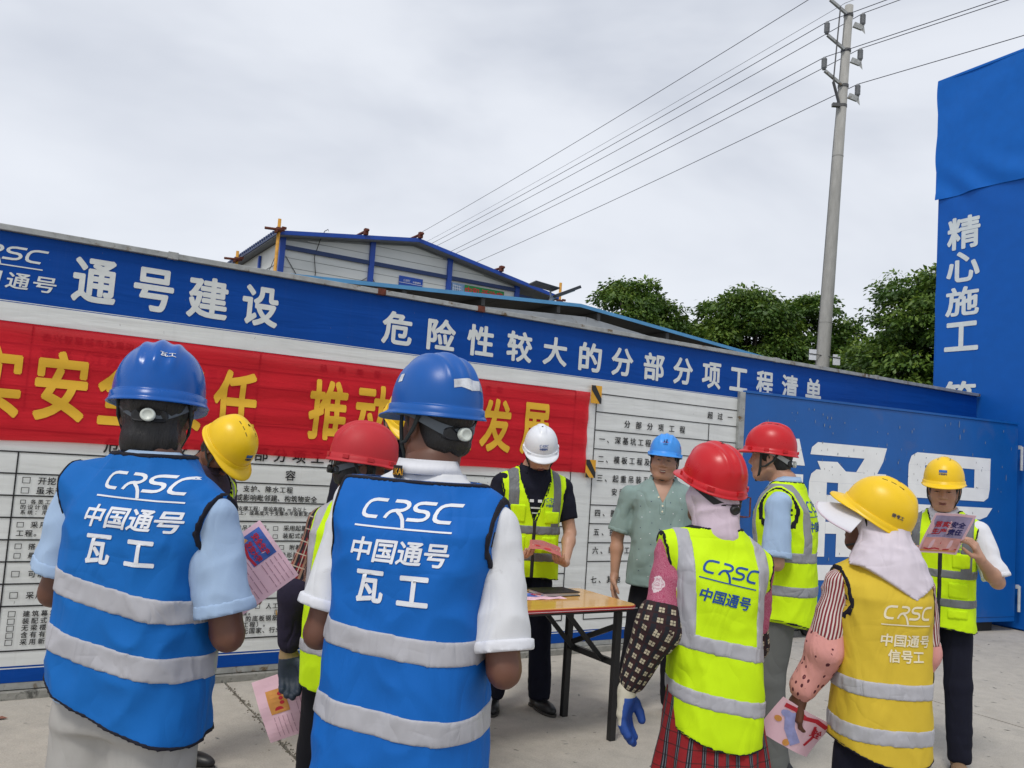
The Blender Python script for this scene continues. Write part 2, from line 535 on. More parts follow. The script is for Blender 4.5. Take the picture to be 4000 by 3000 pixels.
def relax(V, Q, n, lam=.5):
    """evens out the grid steps along cut edges"""
    E = np.concatenate([Q[:, [0, 1]], Q[:, [1, 2]], Q[:, [2, 3]], Q[:, [3, 0]]])
    E = np.concatenate([E, E[:, ::-1]])
    cnt = np.bincount(E[:, 0], minlength=len(V)).astype(F32)[:, None] + 1e-6
    for k in range(n):
        for l_ in (lam, -lam * .98):
            S = np.stack([np.bincount(E[:, 0], V[E[:, 1], c], minlength=len(V)) for c in range(3)], 1) / cnt
            V = V + l_ * np.where(cnt > .5, S - V, 0)
    return V.astype(F32)

def sm_mesh(name, g, f, mat_, parent, attr=None, xf=None, split=False, smooth=0):
    V, Q = nets(g, f)
    if len(V) == 0: return None, V, Q
    if smooth: V = relax(V, Q, smooth)
    if not split:       # keep the main piece and drop crumbs
        lab = comps(len(V), Q); u, c = np.unique(lab[Q[:, 0]], return_counts=True)
        if len(u) > 1:
            Q = Q[np.isin(lab[Q[:, 0]], u[c > .25 * c.max()])]
    else:
        lab = comps(len(V), Q); u, c = np.unique(lab[Q[:, 0]], return_counts=True)
        big = u[c > max(12, .14 * c.max())]; o = None
        for b_ in big:
            q = Q[lab[Q[:, 0]] == b_]; ids, inv = np.unique(q, return_inverse=True)
            o = link_mesh(name, np_mesh(name, V[ids], inv.reshape(q.shape)), mat_, parent, True)
        return o, V, Q
    if xf is not None: V = xf(V)
    me = np_mesh(name, V, Q)
    if attr is not None:
        A = attr(V).astype(F32)
        at = me.attributes.new('puv', 'FLOAT_VECTOR', 'POINT')
        at.data.foreach_set('vector', A.ravel())
    o = link_mesh(name, me, mat_, parent, True)
    return o, V, Q

# ------------------------------------------------------------------ flat print: text and strokes
_tc = {}
def glyphs(body, size=1.0, bold=0.0, sx=1.0, shear=0.0, spacing=1.0, align='LEFT', linegap=1.0, res=3):
    key = (body, spacing, res, linegap)
    if key not in _tc:
        c = bpy.data.curves.new('t', 'FONT'); c.body = body; c.resolution_u = res
        c.space_character = spacing; c.space_line = linegap
        o = bpy.data.objects.new('t', c); COL.objects.link(o)
        dg = bpy.context.evaluated_depsgraph_get()
        me = bpy.data.meshes.new_from_object(o.evaluated_get(dg))
        V = np.array([v.co[:2] for v in me.vertices], float).reshape(-1, 2)
        F = [tuple(p.vertices) for p in me.polygons]
        bpy.data.objects.remove(o); bpy.data.curves.remove(c); bpy.data.meshes.remove(me)
        _tc[key] = (V, F)
    V, F = _tc[key]
    V = V.copy() * size
    if len(V) == 0: return V, F
    V[:, 0] = V[:, 0] * sx + V[:, 1] * shear
    if bold > 0:      # heavier strokes: the outline repeated around a small circle, each copy a hair higher
        nb_ = 8 if bold > .0205 else 4
        n0 = len(V); VV = [V]; FF = list(F); ZZ = [np.zeros(n0)]
        for k in range(nb_):
            a = 2 * PI * (k + .5) / nb_
            VV.append(V + np.array([math.cos(a), math.sin(a)]) * bold * size); ZZ.append(np.full(n0, (k + 1) * .00012))
            FF += [tuple(i + n0 * (k + 1) for i in q) for q in F]
        V = np.concatenate([np.concatenate(VV), np.concatenate(ZZ)[:, None]], 1); F = FF
    if align == 'CENTER': V[:, 0] -= (V[:, 0].min() + V[:, 0].max()) / 2
    return V, F

def fit(body, x0, x1, y0, y1, bold=0.0, **k):
    """text scaled into a rectangle"""
    V, F = glyphs(body, 1.0, bold, **k)
    a, b = V[:, :2].min(0), V[:, :2].max(0)
    V = V.copy(); V[:, :2] = (V[:, :2] - a) / (b - a) * np.array([x1 - x0, y1 - y0]) + np.array([x0, y0])
    return V, F

def stroke(pts, w_, rounds=1, closed=False):
    P = [np.array(p, float) for p in pts]
    for _ in range(rounds):
        Q = [P[0]]
        for i in range(1, len(P) - 1):
            Q += [P[i] * .72 + P[i - 1] * .28 if np.linalg.norm(P[i] - P[i - 1]) < .5 else P[i] + (P[i - 1] - P[i]) / np.linalg.norm(P[i] - P[i - 1]) * .14,
                  P[i] * .72 + P[i + 1] * .28 if np.linalg.norm(P[i] - P[i + 1]) < .5 else P[i] + (P[i + 1] - P[i]) / np.linalg.norm(P[i + 1] - P[i]) * .14]
        P = Q + [P[-1]]
    V = []; F = []
    for i, p in enumerate(P):
        t1 = P[i] - P[i - 1] if i else P[1] - P[0]
        t2 = P[i + 1] - P[i] if i < len(P) - 1 else t1
        t1 = t1 / np.linalg.norm(t1); t2 = t2 / np.linalg.norm(t2)
        nn = np.array([-(t1 + t2)[1], (t1 + t2)[0]]); nn /= np.linalg.norm(nn)
        k = w_ / 2 / max(.6, nn @ np.array([-t1[1], t1[0]]))
        V += [p + nn * k, p - nn * k]
        if i: F.append((2 * i - 2, 2 * i - 1, 2 * i + 1, 2 * i))
    return np.array(V), F

def logo_crsc(h=1.0, sx=1.0):
    """the slanted CRSC word mark with its long R leg and underline; unit = letter height; returns list of (V,F)"""
    W = .19
    S = []
    def let(dx, pts, w_=W, sh=.28):
        V, F = stroke([(x + dx, y) for x, y in pts], w_)
        V[:, 0] += V[:, 1] * sh
        S.append((V, F))
    let(0, [(1.0, 1), (.28, 1), (.0, .78), (.0, .22), (.22, 0), (.88, 0)])
    let(1.28, [(.12, 1), (.72, 1), (.92, .8), (.88, .6), (.66, .46), (.30, .46), (.08, .3), (.02, -.02)])
    let(1.28, [(.60, .42), (.92, .10), (1.05, -.50)], W, .0)
    let(2.48, [(1.0, 1), (.26, 1), (.04, .86), (.04, .66), (.24, .52), (.70, .52), (.88, .36), (.88, .16), (.68, 0), (-.04, 0)])
    let(3.70, [(1.0, 1), (.28, 1), (.0, .78), (.0, .22), (.22, 0), (.88, 0)])
    V, F = stroke([(-.22, -.55), (2.2, -.555), (4.75, -.55)], .10, 0)
    S.append((V, F))
    out_ = []
    for V, F in S:
        V = V.copy(); V[:, 0] -= 2.28
        out_.append((V * np.array([h * sx, h]), F))
    return out_

def merge2d(items):
    V = []; F = []; Z = []
    n = 0
    for k, (v, f) in enumerate(items):
        if len(v) == 0: continue
        v = np.asarray(v)
        V.append(v[:, :2]); F += [tuple(i + n for i in q) for q in f]; n += len(v)
        Z.append((v[:, 2] if v.shape[1] > 2 else np.full(len(v), (k % 7) * .00015)))
    return np.concatenate(V), F, np.concatenate(Z)

def comps(n, Q):
    """connected pieces of a mesh: label per vertex"""
    lab = np.arange(n)
    while True:
        m = lab[Q].min(1); new = lab.copy()
        for c in range(Q.shape[1]): np.minimum.at(new, Q[:, c], m)
        new = new[new]
        if (new == lab).all(): return lab
        lab = new

def flat(name, items, fn, mat_, parent, each=False):
    if each:
        for it in items: flat(name, [it], fn, mat_, parent)
        return
    """print lying on a flat or curved surface: fn(x, y, lift) -> 3D"""
    V, F, Z = merge2d(items)
    o = raw(name, [fn(a, b, z) for (a, b), z in zip(V, Z)], F, mat_, parent)
    if len(items) > 1: o['kind'] = 'stuff'
    return o

def decal(name, bvh, items, O, r, u, w_, off, mat_, parent, cut=.018):
    """project flat print along w_ onto a surface"""
    V, F, Z = merge2d(items)
    bm = bmesh.new()
    vs = [bm.verts.new((a, b, z)) for (a, b), z in zip(V, Z)]
    for q in F:
        try: bm.faces.new([vs[i] for i in q])
        except ValueError: pass
    bmesh.ops.triangulate(bm, faces=bm.faces)
    for _ in range(4):
        ed = [e_ for e_ in bm.edges if e_.calc_length() > cut]
        if not ed: break
        bmesh.ops.subdivide_edges(bm, edges=ed, cuts=1)
        bmesh.ops.triangulate(bm, faces=[f for f in bm.faces if len(f.verts) > 3])
    O = Vector(O); r = Vector(r).normalized(); u = Vector(u).normalized(); w_ = Vector(w_).normalized()
    bad = []
    for v in bm.verts:
        o_ = O + r * v.co.x + u * v.co.y
        hit = bvh.ray_cast(o_ - w_ * .5, w_, 1.0)
        if hit[0] is None: bad.append(v); continue
        v.co = hit[0] - w_ * (off + v.co.z)
    bmesh.ops.delete(bm, geom=bad, context='VERTS')
    me = bpy.data.meshes.new(name); bm.to_mesh(me); bm.free()
    o = link_mesh(name, me, mat_, parent, True)
    if len(items) > 1: o['kind'] = 'stuff'
    return o
# ------------------------------------------------------------------ people
def rotm(pitch=0, yaw=0, roll=0):
    """pitch > 0 looks down, yaw > 0 turns to the person's left"""
    return np.array((Matrix.Rotation(yaw, 3, 'Z') @ Matrix.Rotation(-pitch, 3, 'X') @ Matrix.Rotation(roll, 3, 'Y')), F32)

SHIRT = np.array([  # z, half width, half depth
    (.75, .170, .134), (.84, .166, .130), (.95, .158, .122), (1.05, .146, .112), (1.15, .148, .112), (1.25, .158, .118), (1.33, .166, .116),
    (1.38, .150, .100), (1.42, .110, .084), (1.45, .080, .072), (1.50, .062, .060)])
VEST = np.array([
    (.60, .180, .152), (.80, .176, .156), (.95, .170, .150), (1.10, .168, .148), (1.25, .176, .148), (1.32, .180, .138),
    (1.36, .166, .120), (1.39, .140, .108), (1.42, .112, .098), (1.45, .094, .088), (1.48, .080, .078)])

class Pose:
    def __init__(s, lean=0.0, leanx=0.0, head=(0, 0, 0), head_off=(0, .03, 0), arms=None, legs=None, wide=1.0, deep=1.0, belly=0.0, hunch=0.0, drop=0.0, armlen=1.0):
        s.drop = drop
        s.lean = lean; s.leanx = leanx; s.wide = wide; s.deep = deep; s.belly = belly; s.hunch = hunch
        s.cy = lambda z: lean * np.clip((z - .95) / .55, 0, 1.3) ** 1.2
        s.cx = lambda z: leanx * np.clip((z - .9) / .55, 0, 1.3)
        s.hM = rotm(*[math.radians(a) for a in head])
        s.hO = np.array([s.cx(1.575) + head_off[0], s.cy(1.575) + head_off[1], 1.575 + head_off[2]], F32)
        arms = arms or {}
        s.arm = {}
        for side, sg in (('L', -1), ('R', 1)):
            a = arms.get(side, ((.18 * sg, -.05, -1), (.1 * sg, .25, -1)))
            sh = np.array([sg * .170 * wide + s.cx(1.40), s.cy(1.40) - .005, 1.348 - sg * drop], F32)
            d1 = np.array(a[0], F32); d1 /= np.linalg.norm(d1)
            d2 = np.array(a[1], F32); d2 /= np.linalg.norm(d2)
            el = sh + d1 * .285 * armlen; wr = el + d2 * .245 * armlen
            s.arm[side] = (sh, el, wr, d2)
        s.set_legs(legs or {})
    def set_legs(s, legs):
        s.leg = {}
        for side, sg in (('L', -1), ('R', 1)):
            kx, ky, ax, ay, toe = legs.get(side, (sg * .10, .01, sg * .11, -.01, 0))
            s.leg[side] = (np.array([sg * .080, 0, .88], F32), np.array([kx, ky, .48], F32), np.array([ax, ay, .085], F32), math.radians(toe))

def loft(g, T, p, inflate=0.0, n=2.5, sx=1.0, sy=1.0):
    z = g.Z
    a = (np.interp(z, T[:, 0], T[:, 1]) * p.wide * sx + inflate).astype(F32)
    b = (np.interp(z, T[:, 0], T[:, 2]) * p.deep * sy + inflate).astype(F32)
    cy = p.cy(z); cx = p.cx(z)
    y = g.Y - cy
    if p.belly:
        bel = p.belly * np.exp(-((z - 1.05) / .17) ** 2)
        b = b + bel * .5; y = y - bel * .5
    if p.hunch:
        hb = p.hunch * np.exp(-((z - 1.36) / .11) ** 2)
        b = b + hb * .5; y = y + hb * .5
    k = (np.abs((g.X - cx) / a) ** n + np.abs(y / b) ** n + 1e-9) ** (1 / n)
    d = (k - 1) * np.minimum(a, b)
    top = T[-1, 0]
    return np.maximum(d, z - top)

def shoulders(g, f, p, inf=0.0, k=.035):
    for sg in (-1, 1):
        f = smin(f, rc(g, (p.cx(1.44) + sg * .045, p.cy(1.44) - .005, 1.418), (p.cx(1.4) + sg * .168 * p.wide, p.cy(1.4) - .005, 1.348 - sg * p.drop), .044 + inf, .050 + inf), k)
    return f

def head_field(g, p, parts='all'):
    """evaluates in the head's own frame"""
    q = G.__new__(G)
    P0 = g.X - p.hO[0]; P1 = g.Y - p.hO[1]; P2 = g.Z - p.hO[2]
    Mx = p.hM
    q.X = P0 * Mx[0, 0] + P1 * Mx[1, 0] + P2 * Mx[2, 0]
    q.Y = P0 * Mx[0, 1] + P1 * Mx[1, 1] + P2 * Mx[2, 1]
    q.Z = P0 * Mx[0, 2] + P1 * Mx[1, 2] + P2 * Mx[2, 2]
    return q

def head_sdf(q, fat=0.0):
    f = ell(q, (0, -.006, .032), (.076, .096, .092))
    f = smin(f, ell(q, (0, .028, -.035), (.060 + fat, .066, .080)), .03)
    f = smin(f, ell(q, (0, .058, -.096), (.030 + fat, .028, .022)), .03)
    for s in (-1, 1):
        f = smin(f, ell(q, (s * (.037 + fat * .7), .058, -.030), (.026 + fat * .5, .026, .026)), .022)
        f = smin(f, rc(q, (s * .058, .0, -.055), (s * .030, .055, -.092), .020 + fat * .6, .018), .03)
    f = smin(f, ell(q, (0, .080, .032), (.052, .016, .013)), .016)
    for s in (-1, 1):
        f = smax(f, -ell(q, (s * .031, .103, .006), (.019, .016, .012)), .012)
        f = smin(f, ell(q, (s * .031, .079, .004), (.015, .012, .010)), .006)
    f = smin(f, rc(q, (0, .086, .012), (0, .103, -.024), .008, .0125), .012)
    for s in (-1, 1):
        f = smin(f, ell(q, (s * .014, .094, -.030), (.010, .012, .008)), .008)
    f = smin(f, ell(q, (0, .086, -.058), (.025, .012, .008)), .008)
    f = smin(f, ell(q, (0, .085, -.071), (.021, .012, .008)), .007)
    f = smax(f, -ell(q, (0, .100, -.0645), (.023, .010, .0022)), .003)
    for s in (-1, 1):
        e_ = ell(q, (s * .079, -.010, -.006), (.010, .019, .032))
        e_ = smax(e_, -ell(q, (s * .088, -.004, -.004), (.008, .010, .018)), .006)
        f = smin(f, e_, .008)
    return f

def hand_sdf(g, wr, d, nrm, side, curl, inf=0.0, spread=.0):
    """wr wrist, d along the hand, nrm out of the palm (fingers curl towards it), side towards the thumb"""
    d = np.array(d, float); d /= np.linalg.norm(d)
    nrm = np.array(nrm, float); nrm -= d * (nrm @ d); nrm /= np.linalg.norm(nrm)
    side = np.array(side, float); side -= d * (side @ d) + nrm * (side @ nrm); side /= np.linalg.norm(side)
    wr = np.array(wr, float)
    f = rc(g, wr, wr + d * .03, .024 + inf, .022 + inf)
    offs = (.030, .010, -.010, -.029); Ls = ((.042, .026, .020), (.046, .030, .022), (.043, .028, .021), (.034, .021, .018))
    for k in range(4):
        b0 = wr + d * (.088 - .004 * abs(k - 1)) + side * offs[k]
        f = smin(f, rc(g, wr + d * .018 + side * offs[k] * .55, b0, .017 + inf, .0125 + inf), .012)
        p0 = b0; ang = 0.0; cc = curl[k] if isinstance(curl, (list, tuple)) else curl
        fing = None
        for j, Lq in enumerate(Ls[k]):
            ang += cc * (.75, 1.0, .7)[j]
            dv = d * math.cos(ang) + nrm * math.sin(ang) + side * spread * (1.5 - k) * .3
            dv /= np.linalg.norm(dv)
            p1 = p0 + dv * Lq
            s_ = rc(g, p0, p1, (.0096, .0088, .0080)[j] + inf, (.0088, .0080, .0070)[j] + inf)
            fing = s_ if fing is None else smin(fing, s_, .004)
            p0 = p1
        f = smin(f, fing, .005)
    t0 = wr + d * .028 + side * .022
    t1 = t0 + (d * .55 + side * .6 + nrm * .45) / .93 * .040
    t2 = t1 + (d * .85 + side * .15 + nrm * .5) / 1.0 * .034
    t3 = t2 + (d * .9 - side * .05 + nrm * .45) * .026
    th = smin(rc(g, t0, t1, .017 + inf, .0125 + inf), smin(rc(g, t1, t2, .0115 + inf, .0100 + inf), rc(g, t2, t3, .0100 + inf, .0082 + inf), .004), .006)
    return smin(f, th, .009)

def helmet_mesh(style='v'):
    """outer and inner shell in one closed mesh; origin at the rim plane, y forward"""
    NP = 96; V = []; F = []
    A, B, Hh = .115, .138, .136
    rows = []
    NT = 26
    def rim(ph):
        c, s = math.sin(ph), math.cos(ph)          # ph = 0 forward
        return c, s
    def dome(ph, t):
        c, s = rim(ph)
        a = t * PI / 2
        r = math.sin(a) ** .86
        z = Hh * (math.cos(a) ** .93)
        x, y = A * r * c, B * r * s
        # crown ridges
        bump_ = 0.0
        if style == 'v':        # a raised tapering tongue running from the back over the crown
            wdt = .030 - .012 * max(0, y / B)
            edge = max(0, 1 - (abs(x) / wdt) ** 4) if abs(x) < wdt else 0
            fade = min(1, max(0, (.075 - y) / .03)) * min(1, max(0, (y + .115) / .03))
            bump_ = .0075 * edge * fade
        elif style == 'tri':    # three rounded ribs
            for x0, wd, hh in ((0, .014, .0085), (-.040, .010, .0065), (.040, .010, .0065)):
                fade = min(1, max(0, (z - .035) / .03))
                bump_ += hh * math.exp(-((x - x0) / wd) ** 2) * fade
        elif style == 'wide':   # one broad rib widening to the back
            wdt = .020 + .012 * max(0, -y / B)
            fade = min(1, max(0, (z - .03) / .03))
            bump_ = .006 * math.exp(-(abs(x) / wdt) ** 4) * fade
        nx, ny, nz = x / A ** 2, y / B ** 2, (z + .02) / Hh ** 2
        L_ = math.sqrt(nx * nx + ny * ny + nz * nz)
        k = bump_ / L_
        # the belt above the brim
        return x + nx * k, y + ny * k, z + nz * k
    for i in range(NT + 1):
        t = i / NT
        rows.append([dome(2 * PI * j / NP, max(t, .02)) for j in range(NP)])
    # belt
    def ringoff(d, z, pk=0.0, droop=0.0, pkw=1.25):
        R = []
        for j in range(NP):
            ph = 2 * PI * j / NP; c, s = rim(ph)
            dph = min(ph, 2 * PI - ph)
            w_ = math.cos(min(PI / 2, dph / pkw * PI / 2)) ** 1.3 if dph < pkw else 0
            dd = d + pk * w_
            back = max(0, -s)
            R.append(((A + dd) * c, (B + dd) * s, z - droop * w_ - .006 * back * (1 if d > .001 else .3)))
        return R
    rows.append(ringoff(.0005, -.004))
    rows.append(ringoff(.0012, -.0005))
    rows.append(ringoff(.0050, -.003))
    rows.append(ringoff(.0060, -.017))
    rows.append(ringoff(.0070, -.020, .004, .0))
    rows.append(ringoff(.0095, -.024, .024, .004))
    rows.append(ringoff(.0115, -.026, .042, .010))
    rows.append(ringoff(.0120, -.029, .044, .013))
    rows.append(ringoff(.0105, -.030, .041, .012))
    rows.append(ringoff(.0050, -.025, .020, .004))
    rows.append(ringoff(-.004, -.020))
    for t in (1.0, .9, .75, .55, .35, .15, .03):
        rows.append([(x * .955, y * .965, z * .955 - .004) for x, y, z in [dome(2 * PI * j / NP, t) for j in range(NP)]])
    for R in rows: V += R
    n = len(rows)
    for i in range(n - 1):
        for j in range(NP):
            j2 = (j + 1) % NP
            F.append((i * NP + j, i * NP + j2, (i + 1) * NP + j2, (i + 1) * NP + j))
    F.append(tuple(range(NP))); F.append(tuple((n - 1) * NP + j for j in range(NP))[::-1])
    return np.array(V), F

HELM = {}
def add_helmet(root, p, mat_, style='v', tilt=0, dz=.052, knob='knob_white', band='harness', strap='strap', vents=False, slots=False, loose=False, logo=None, text=None, foil=False, chin=True, hs=1.0):
    if style not in HELM: HELM[style] = helmet_mesh(style)
    V0, F0 = HELM[style]
    T = np.array(Matrix.Rotation(math.radians(tilt), 3, 'X'))
    def loc(v):   # head frame -> person frame
        return p.hM.astype(float) @ np.asarray(v, float) + p.hO
    def hl(v):    # helmet frame -> person frame
        return loc(T @ (np.asarray(v, float) * hs) + np.array([0, .004, dz]))
    V = [hl(v) for v in V0]
    hat = raw('hard_hat', V, F0, mat_, root, True)
    bvh = BVHTree.FromPolygons([Vector(v) for v in V], F0)
    # head band with ratchet knob at the back
    NB = 40; bv = []; bf = []
    for i in range(NB + 1):
        ph = PI * .36 + (2 * PI - .72 * PI) * i / NB
        back = max(0, -math.cos(ph))
        c, s = math.sin(ph), math.cos(ph)
        zc = -.020 - .050 * back ** 1.5; hh = .011 + .004 * back ** 4
        R = .003
        for dz_ in (hh, -hh):
            for dr in (R, 0.0):
                bv.append(hl(((.094 - .006 * back + .010 * loose) / hs * c + dr * c, (.110 + .014 * loose) / hs * s + dr * s - .0, (zc + dz_) / hs)))
    for i in range(NB):
        a, b = i * 4, i * 4 + 4
        bf += [(a, b, b + 2, a + 2), (a + 1, a + 3, b + 3, b + 1), (a, a + 1, b + 1, b), (a + 2, b + 2, b + 3, a + 3)]
    hb = raw('head_band', bv, bf, M[band], hat)
    if knob:
        # dark ratchet housing and a round knob
        mb = MB()
        def hp(x, y, z): return hl((x * (1.1 + .15 * loose) / hs, (y - .006 - .012 * loose) / hs, z / hs))
        N = 20
        for (w2, h2, y0, y1) in ((.042, .017, -.106, -.116),):
            ring = []
            for k in range(N):
                a = 2 * PI * k / N
                cx_ = w2 * math.copysign(abs(math.cos(a)) ** .5, math.cos(a)); cz_ = h2 * math.copysign(abs(math.sin(a)) ** .6, math.sin(a))
                ring.append((cx_, cz_))
            V1 = [hp(x, y0 + .03 * (x / .042) ** 2 * .6, z - .070) for x, z in ring] + [hp(x * .93, y1 + .03 * (x / .042) ** 2 * .6, z * .93 - .070) for x, z in ring]
            mb.add(V1, [tuple(range(N, 2 * N))] + [(k, (k + 1) % N, N + (k + 1) % N, N + k) for k in range(N)])
        mb.build('ratchet_housing', M['harness_black'], hat)
        mb = MB(); V1 = []
        for (rr, yy) in ((.016, -.114), (.0165, -.126), (.014, -.129), (.0105, -.128), (.0095, -.1265)):
            V1 += [hp(rr * math.cos(2 * PI * k / N), yy, rr * math.sin(2 * PI * k / N) - .070) for k in range(N)]
        Fk = [(i * N + k, i * N + (k + 1) % N, (i + 1) * N + (k + 1) % N, (i + 1) * N + k) for i in range(4) for k in range(N)] + [tuple(range(4 * N, 5 * N))]
        mb.add(V1, Fk); mb.build('ratchet_knob', M[knob], hat, True)
    if chin:
        mb = MB()
        for s in (-1, 1):
            pts1 = [loc((s * .084, .030, .040)), loc((s * .083, .034, .0)), loc((s * .078, .036, -.045)), loc((s * .058, .045, -.088)), loc((s * .030, .062, -.112)), loc((0, .068, -.121))]
            pts2 = [loc((s * .088, -.055, .030)), loc((s * .089, -.030, -.012)), loc((s * .083, .010, -.042)), loc((s * .078, .036, -.047))]
            for pts, wd in ((pts1, .0055), (pts2, .0055)):
                # ribbon-like strap: two tubes side by side read as a flat webbing
                mb.tube(pts, .0038, 6); mb.tube([np.array(q_) + p.hM.astype(float) @ np.array([0, wd, 0]) for q_ in pts], .0038, 6)
        mb.build('chin_strap', M[strap], hat, True)['kind'] = 'stuff'
    if vents:      # dark vent slots beside the crown tongue
        for s in (-1, 1):
            for k in range(3):
                y_ = .045 - .034 * k; x_ = s * (.0335 - .0005 * k)
                for q_ in ((y_),):
                    o_ = Vector(hl((x_, q_, .3))); dn = Vector(hl((x_, q_, 0))) - o_; dn.normalize()
                    h_ = bvh.ray_cast(o_, dn, 1)
                    if h_[0]:
                        nr = h_[1] if h_[1].dot(dn) < 0 else -h_[1]
                        t_ = (Vector(hl((x_, q_ + .01, 0))) - Vector(hl((x_, q_, 0)))).normalized()
                        t_ = (t_ - nr * t_.dot(nr)).normalized()
                        c_ = h_[0] + nr * .0002
                        MB().beam(c_ - t_ * .010, c_ + t_ * .010, .0032, .0016, nr).build('vent_slot', M['zip'], hat)
    if slots:      # raised accessory slots round the rim
        for ph in (50, 90, 130, 175, 230, 270, 310):
            a = math.radians(ph); c, s = math.sin(a), math.cos(a)
            c0 = Vector(hl(((.1215) * c, (.1445) * s, -.011))); tx = Vector(hl(((.11) * c + s * .01 , (.132) * s - c * .01, -.010))) - Vector(hl(((.11) * c, (.132) * s, -.010)))
            tx.normalize(); upv = (Vector(hl((0, 0, 1))) - Vector(hl((0, 0, 0)))).normalized()
            MB().beam(c0 - tx * .013, c0 + tx * .013, .007, .016, upv).build('accessory_slot', mat_, hat, bevel=.0012)
    def dec(items, az, el, m_, sc=1, nm='printed_logo', up=0):
        """az degrees from forward towards the person's right; el height on the dome"""
        a = math.radians(az)
        dirv = np.array([math.sin(a) * math.cos(math.radians(el)), math.cos(a) * math.cos(math.radians(el)), math.sin(math.radians(el))])
        r_ = np.array([-math.cos(a), math.sin(a), 0])
        u_ = np.cross(-dirv, r_); u_ = -u_ if u_[2] < 0 else u_
        O_ = hl(np.array([0, 0, .0]) + dirv * .12)
        R_ = lambda v: hl(v) - hl((0, 0, 0))
        decal(nm, bvh, items, O_, R_(r_), R_(u_), -R_(dirv), .0012, m_, hat, cut=.012)
    if logo == 'crsc':
        dec([(np.array(v) * .0110 + [0, .007], f) for v, f in logo_crsc()] + [fit('中国通号', -.024, .024, -.0150, -.002, .03)], 0, 20, M['print_blue'])
    if logo == 'panel':
        dec([(np.array([[-.021, 0], [.021, 0], [.021, .016], [-.021, .016]]), [(0, 1, 2, 3)])], 0, 22, M['print_blue'])
        dec([(np.array(v) * .0062 + [0, .009], f) for v, f in logo_crsc()], 0, 22, M['helmet_sky'], nm='logo_letters')
        dec([fit('中国通号', -.021, .021, -.0145, -.003, .03)], 0, 22, M['print_navy'], nm='lettering')
    if logo == 'blue_mark':
        it = [(np.array([[-.012, 0], [-.005, 0], [-.004, .020], [-.010, .019]]), [(0, 1, 2, 3)]), (np.array([[.000, -.004], [.009, -.004], [.011, .024], [.003, .023]]), [(0, 1, 2, 3)]),
              (np.array([[-.005, 0], [.000, 0], [.000, .005], [-.005, .005]]), [(0, 1, 2, 3)])]
        dec(it, 0, 26, M['print_navy'])
        dec([stroke([(-.017, .003), (-.010, -.001), (0, .002), (.010, .001), (.016, .004), (.010, .008)], .0022, 0)], 0, 26, M['print_red'], nm='logo_swoosh')
        dec([fit('江西公司', -.013, .013, -.015, -.009, .03)], 0, 26, M['print_navy'], nm='lettering')
        dec([(np.array([[-.003, -.009], [.003, -.009], [.003, .009], [-.003, .009]]), [(0, 1, 2, 3)]), (np.array([[-.008, -.002], [.008, -.002], [.008, .003], [-.008, .003]]), [(0, 1, 2, 3)])], -72, 22, M['print_red'], nm='red_mark')
    if text:
        t_, az, el, m_, sx_ = text
        dec([fit(t_, -sx_, sx_, -.0075, .0075, .025)], az, el, m_, nm='lettering')
    if foil:
        r = random.Random(4)
        pts = [(-.048, -.010), (-.048, .010), (-.03, .012), (0, .010), (.03, .010), (.050, .006), (.052, -.010), (.034, -.012), (.018, -.015), (.0, -.018), (-.016, -.014), (-.03, -.009)]
        dec([(np.array(pts), [tuple(range(len(pts)))])], 175, 24, M['foil'], nm='foil_tape')
        dec([(np.array([(-.012, -.010), (-.010, .012), (.008, .014), (.011, -.006)]), [(0, 1, 2, 3)])], -78, 30, M['foil'], nm='foil_tape')
    return hat, bvh, loc, hl

def seg_attr(chain):
    """pattern coordinates along a limb: x round the limb, y along it (metres)"""
    def fn(V):
        best = np.full(len(V), 9., F32); out_ = np.zeros((len(V), 3), F32); s0 = 0
        for a, b in zip(chain[:-1], chain[1:]):
            a = np.asarray(a, float); b = np.asarray(b, float); d = b - a; Ln = np.linalg.norm(d); d = d / Ln
            ref = np.array([0, 1, 0.]) if abs(d[1]) < .8 else np.array([0, 0, 1.])
            e1 = np.cross(d, ref); e1 /= np.linalg.norm(e1); e2 = np.cross(d, e1)
            q = V - a; t = np.clip(q @ d, 0, Ln); r_ = q - t[:, None] * d; dist = np.linalg.norm(r_, axis=1)
            ang = np.arctan2(r_ @ e2, r_ @ e1)
            m = dist < best
            best[m] = dist[m]; out_[m, 0] = (ang * .062)[m]; out_[m, 1] = (s0 + q @ d)[m]
            s0 += Ln
        return out_
    return fn

def planar_attr(V): 
    a = np.zeros_like(V); a[:, 0] = np.arctan2(V[:, 0], -V[:, 1]) * .17; a[:, 1] = V[:, 2]; return a

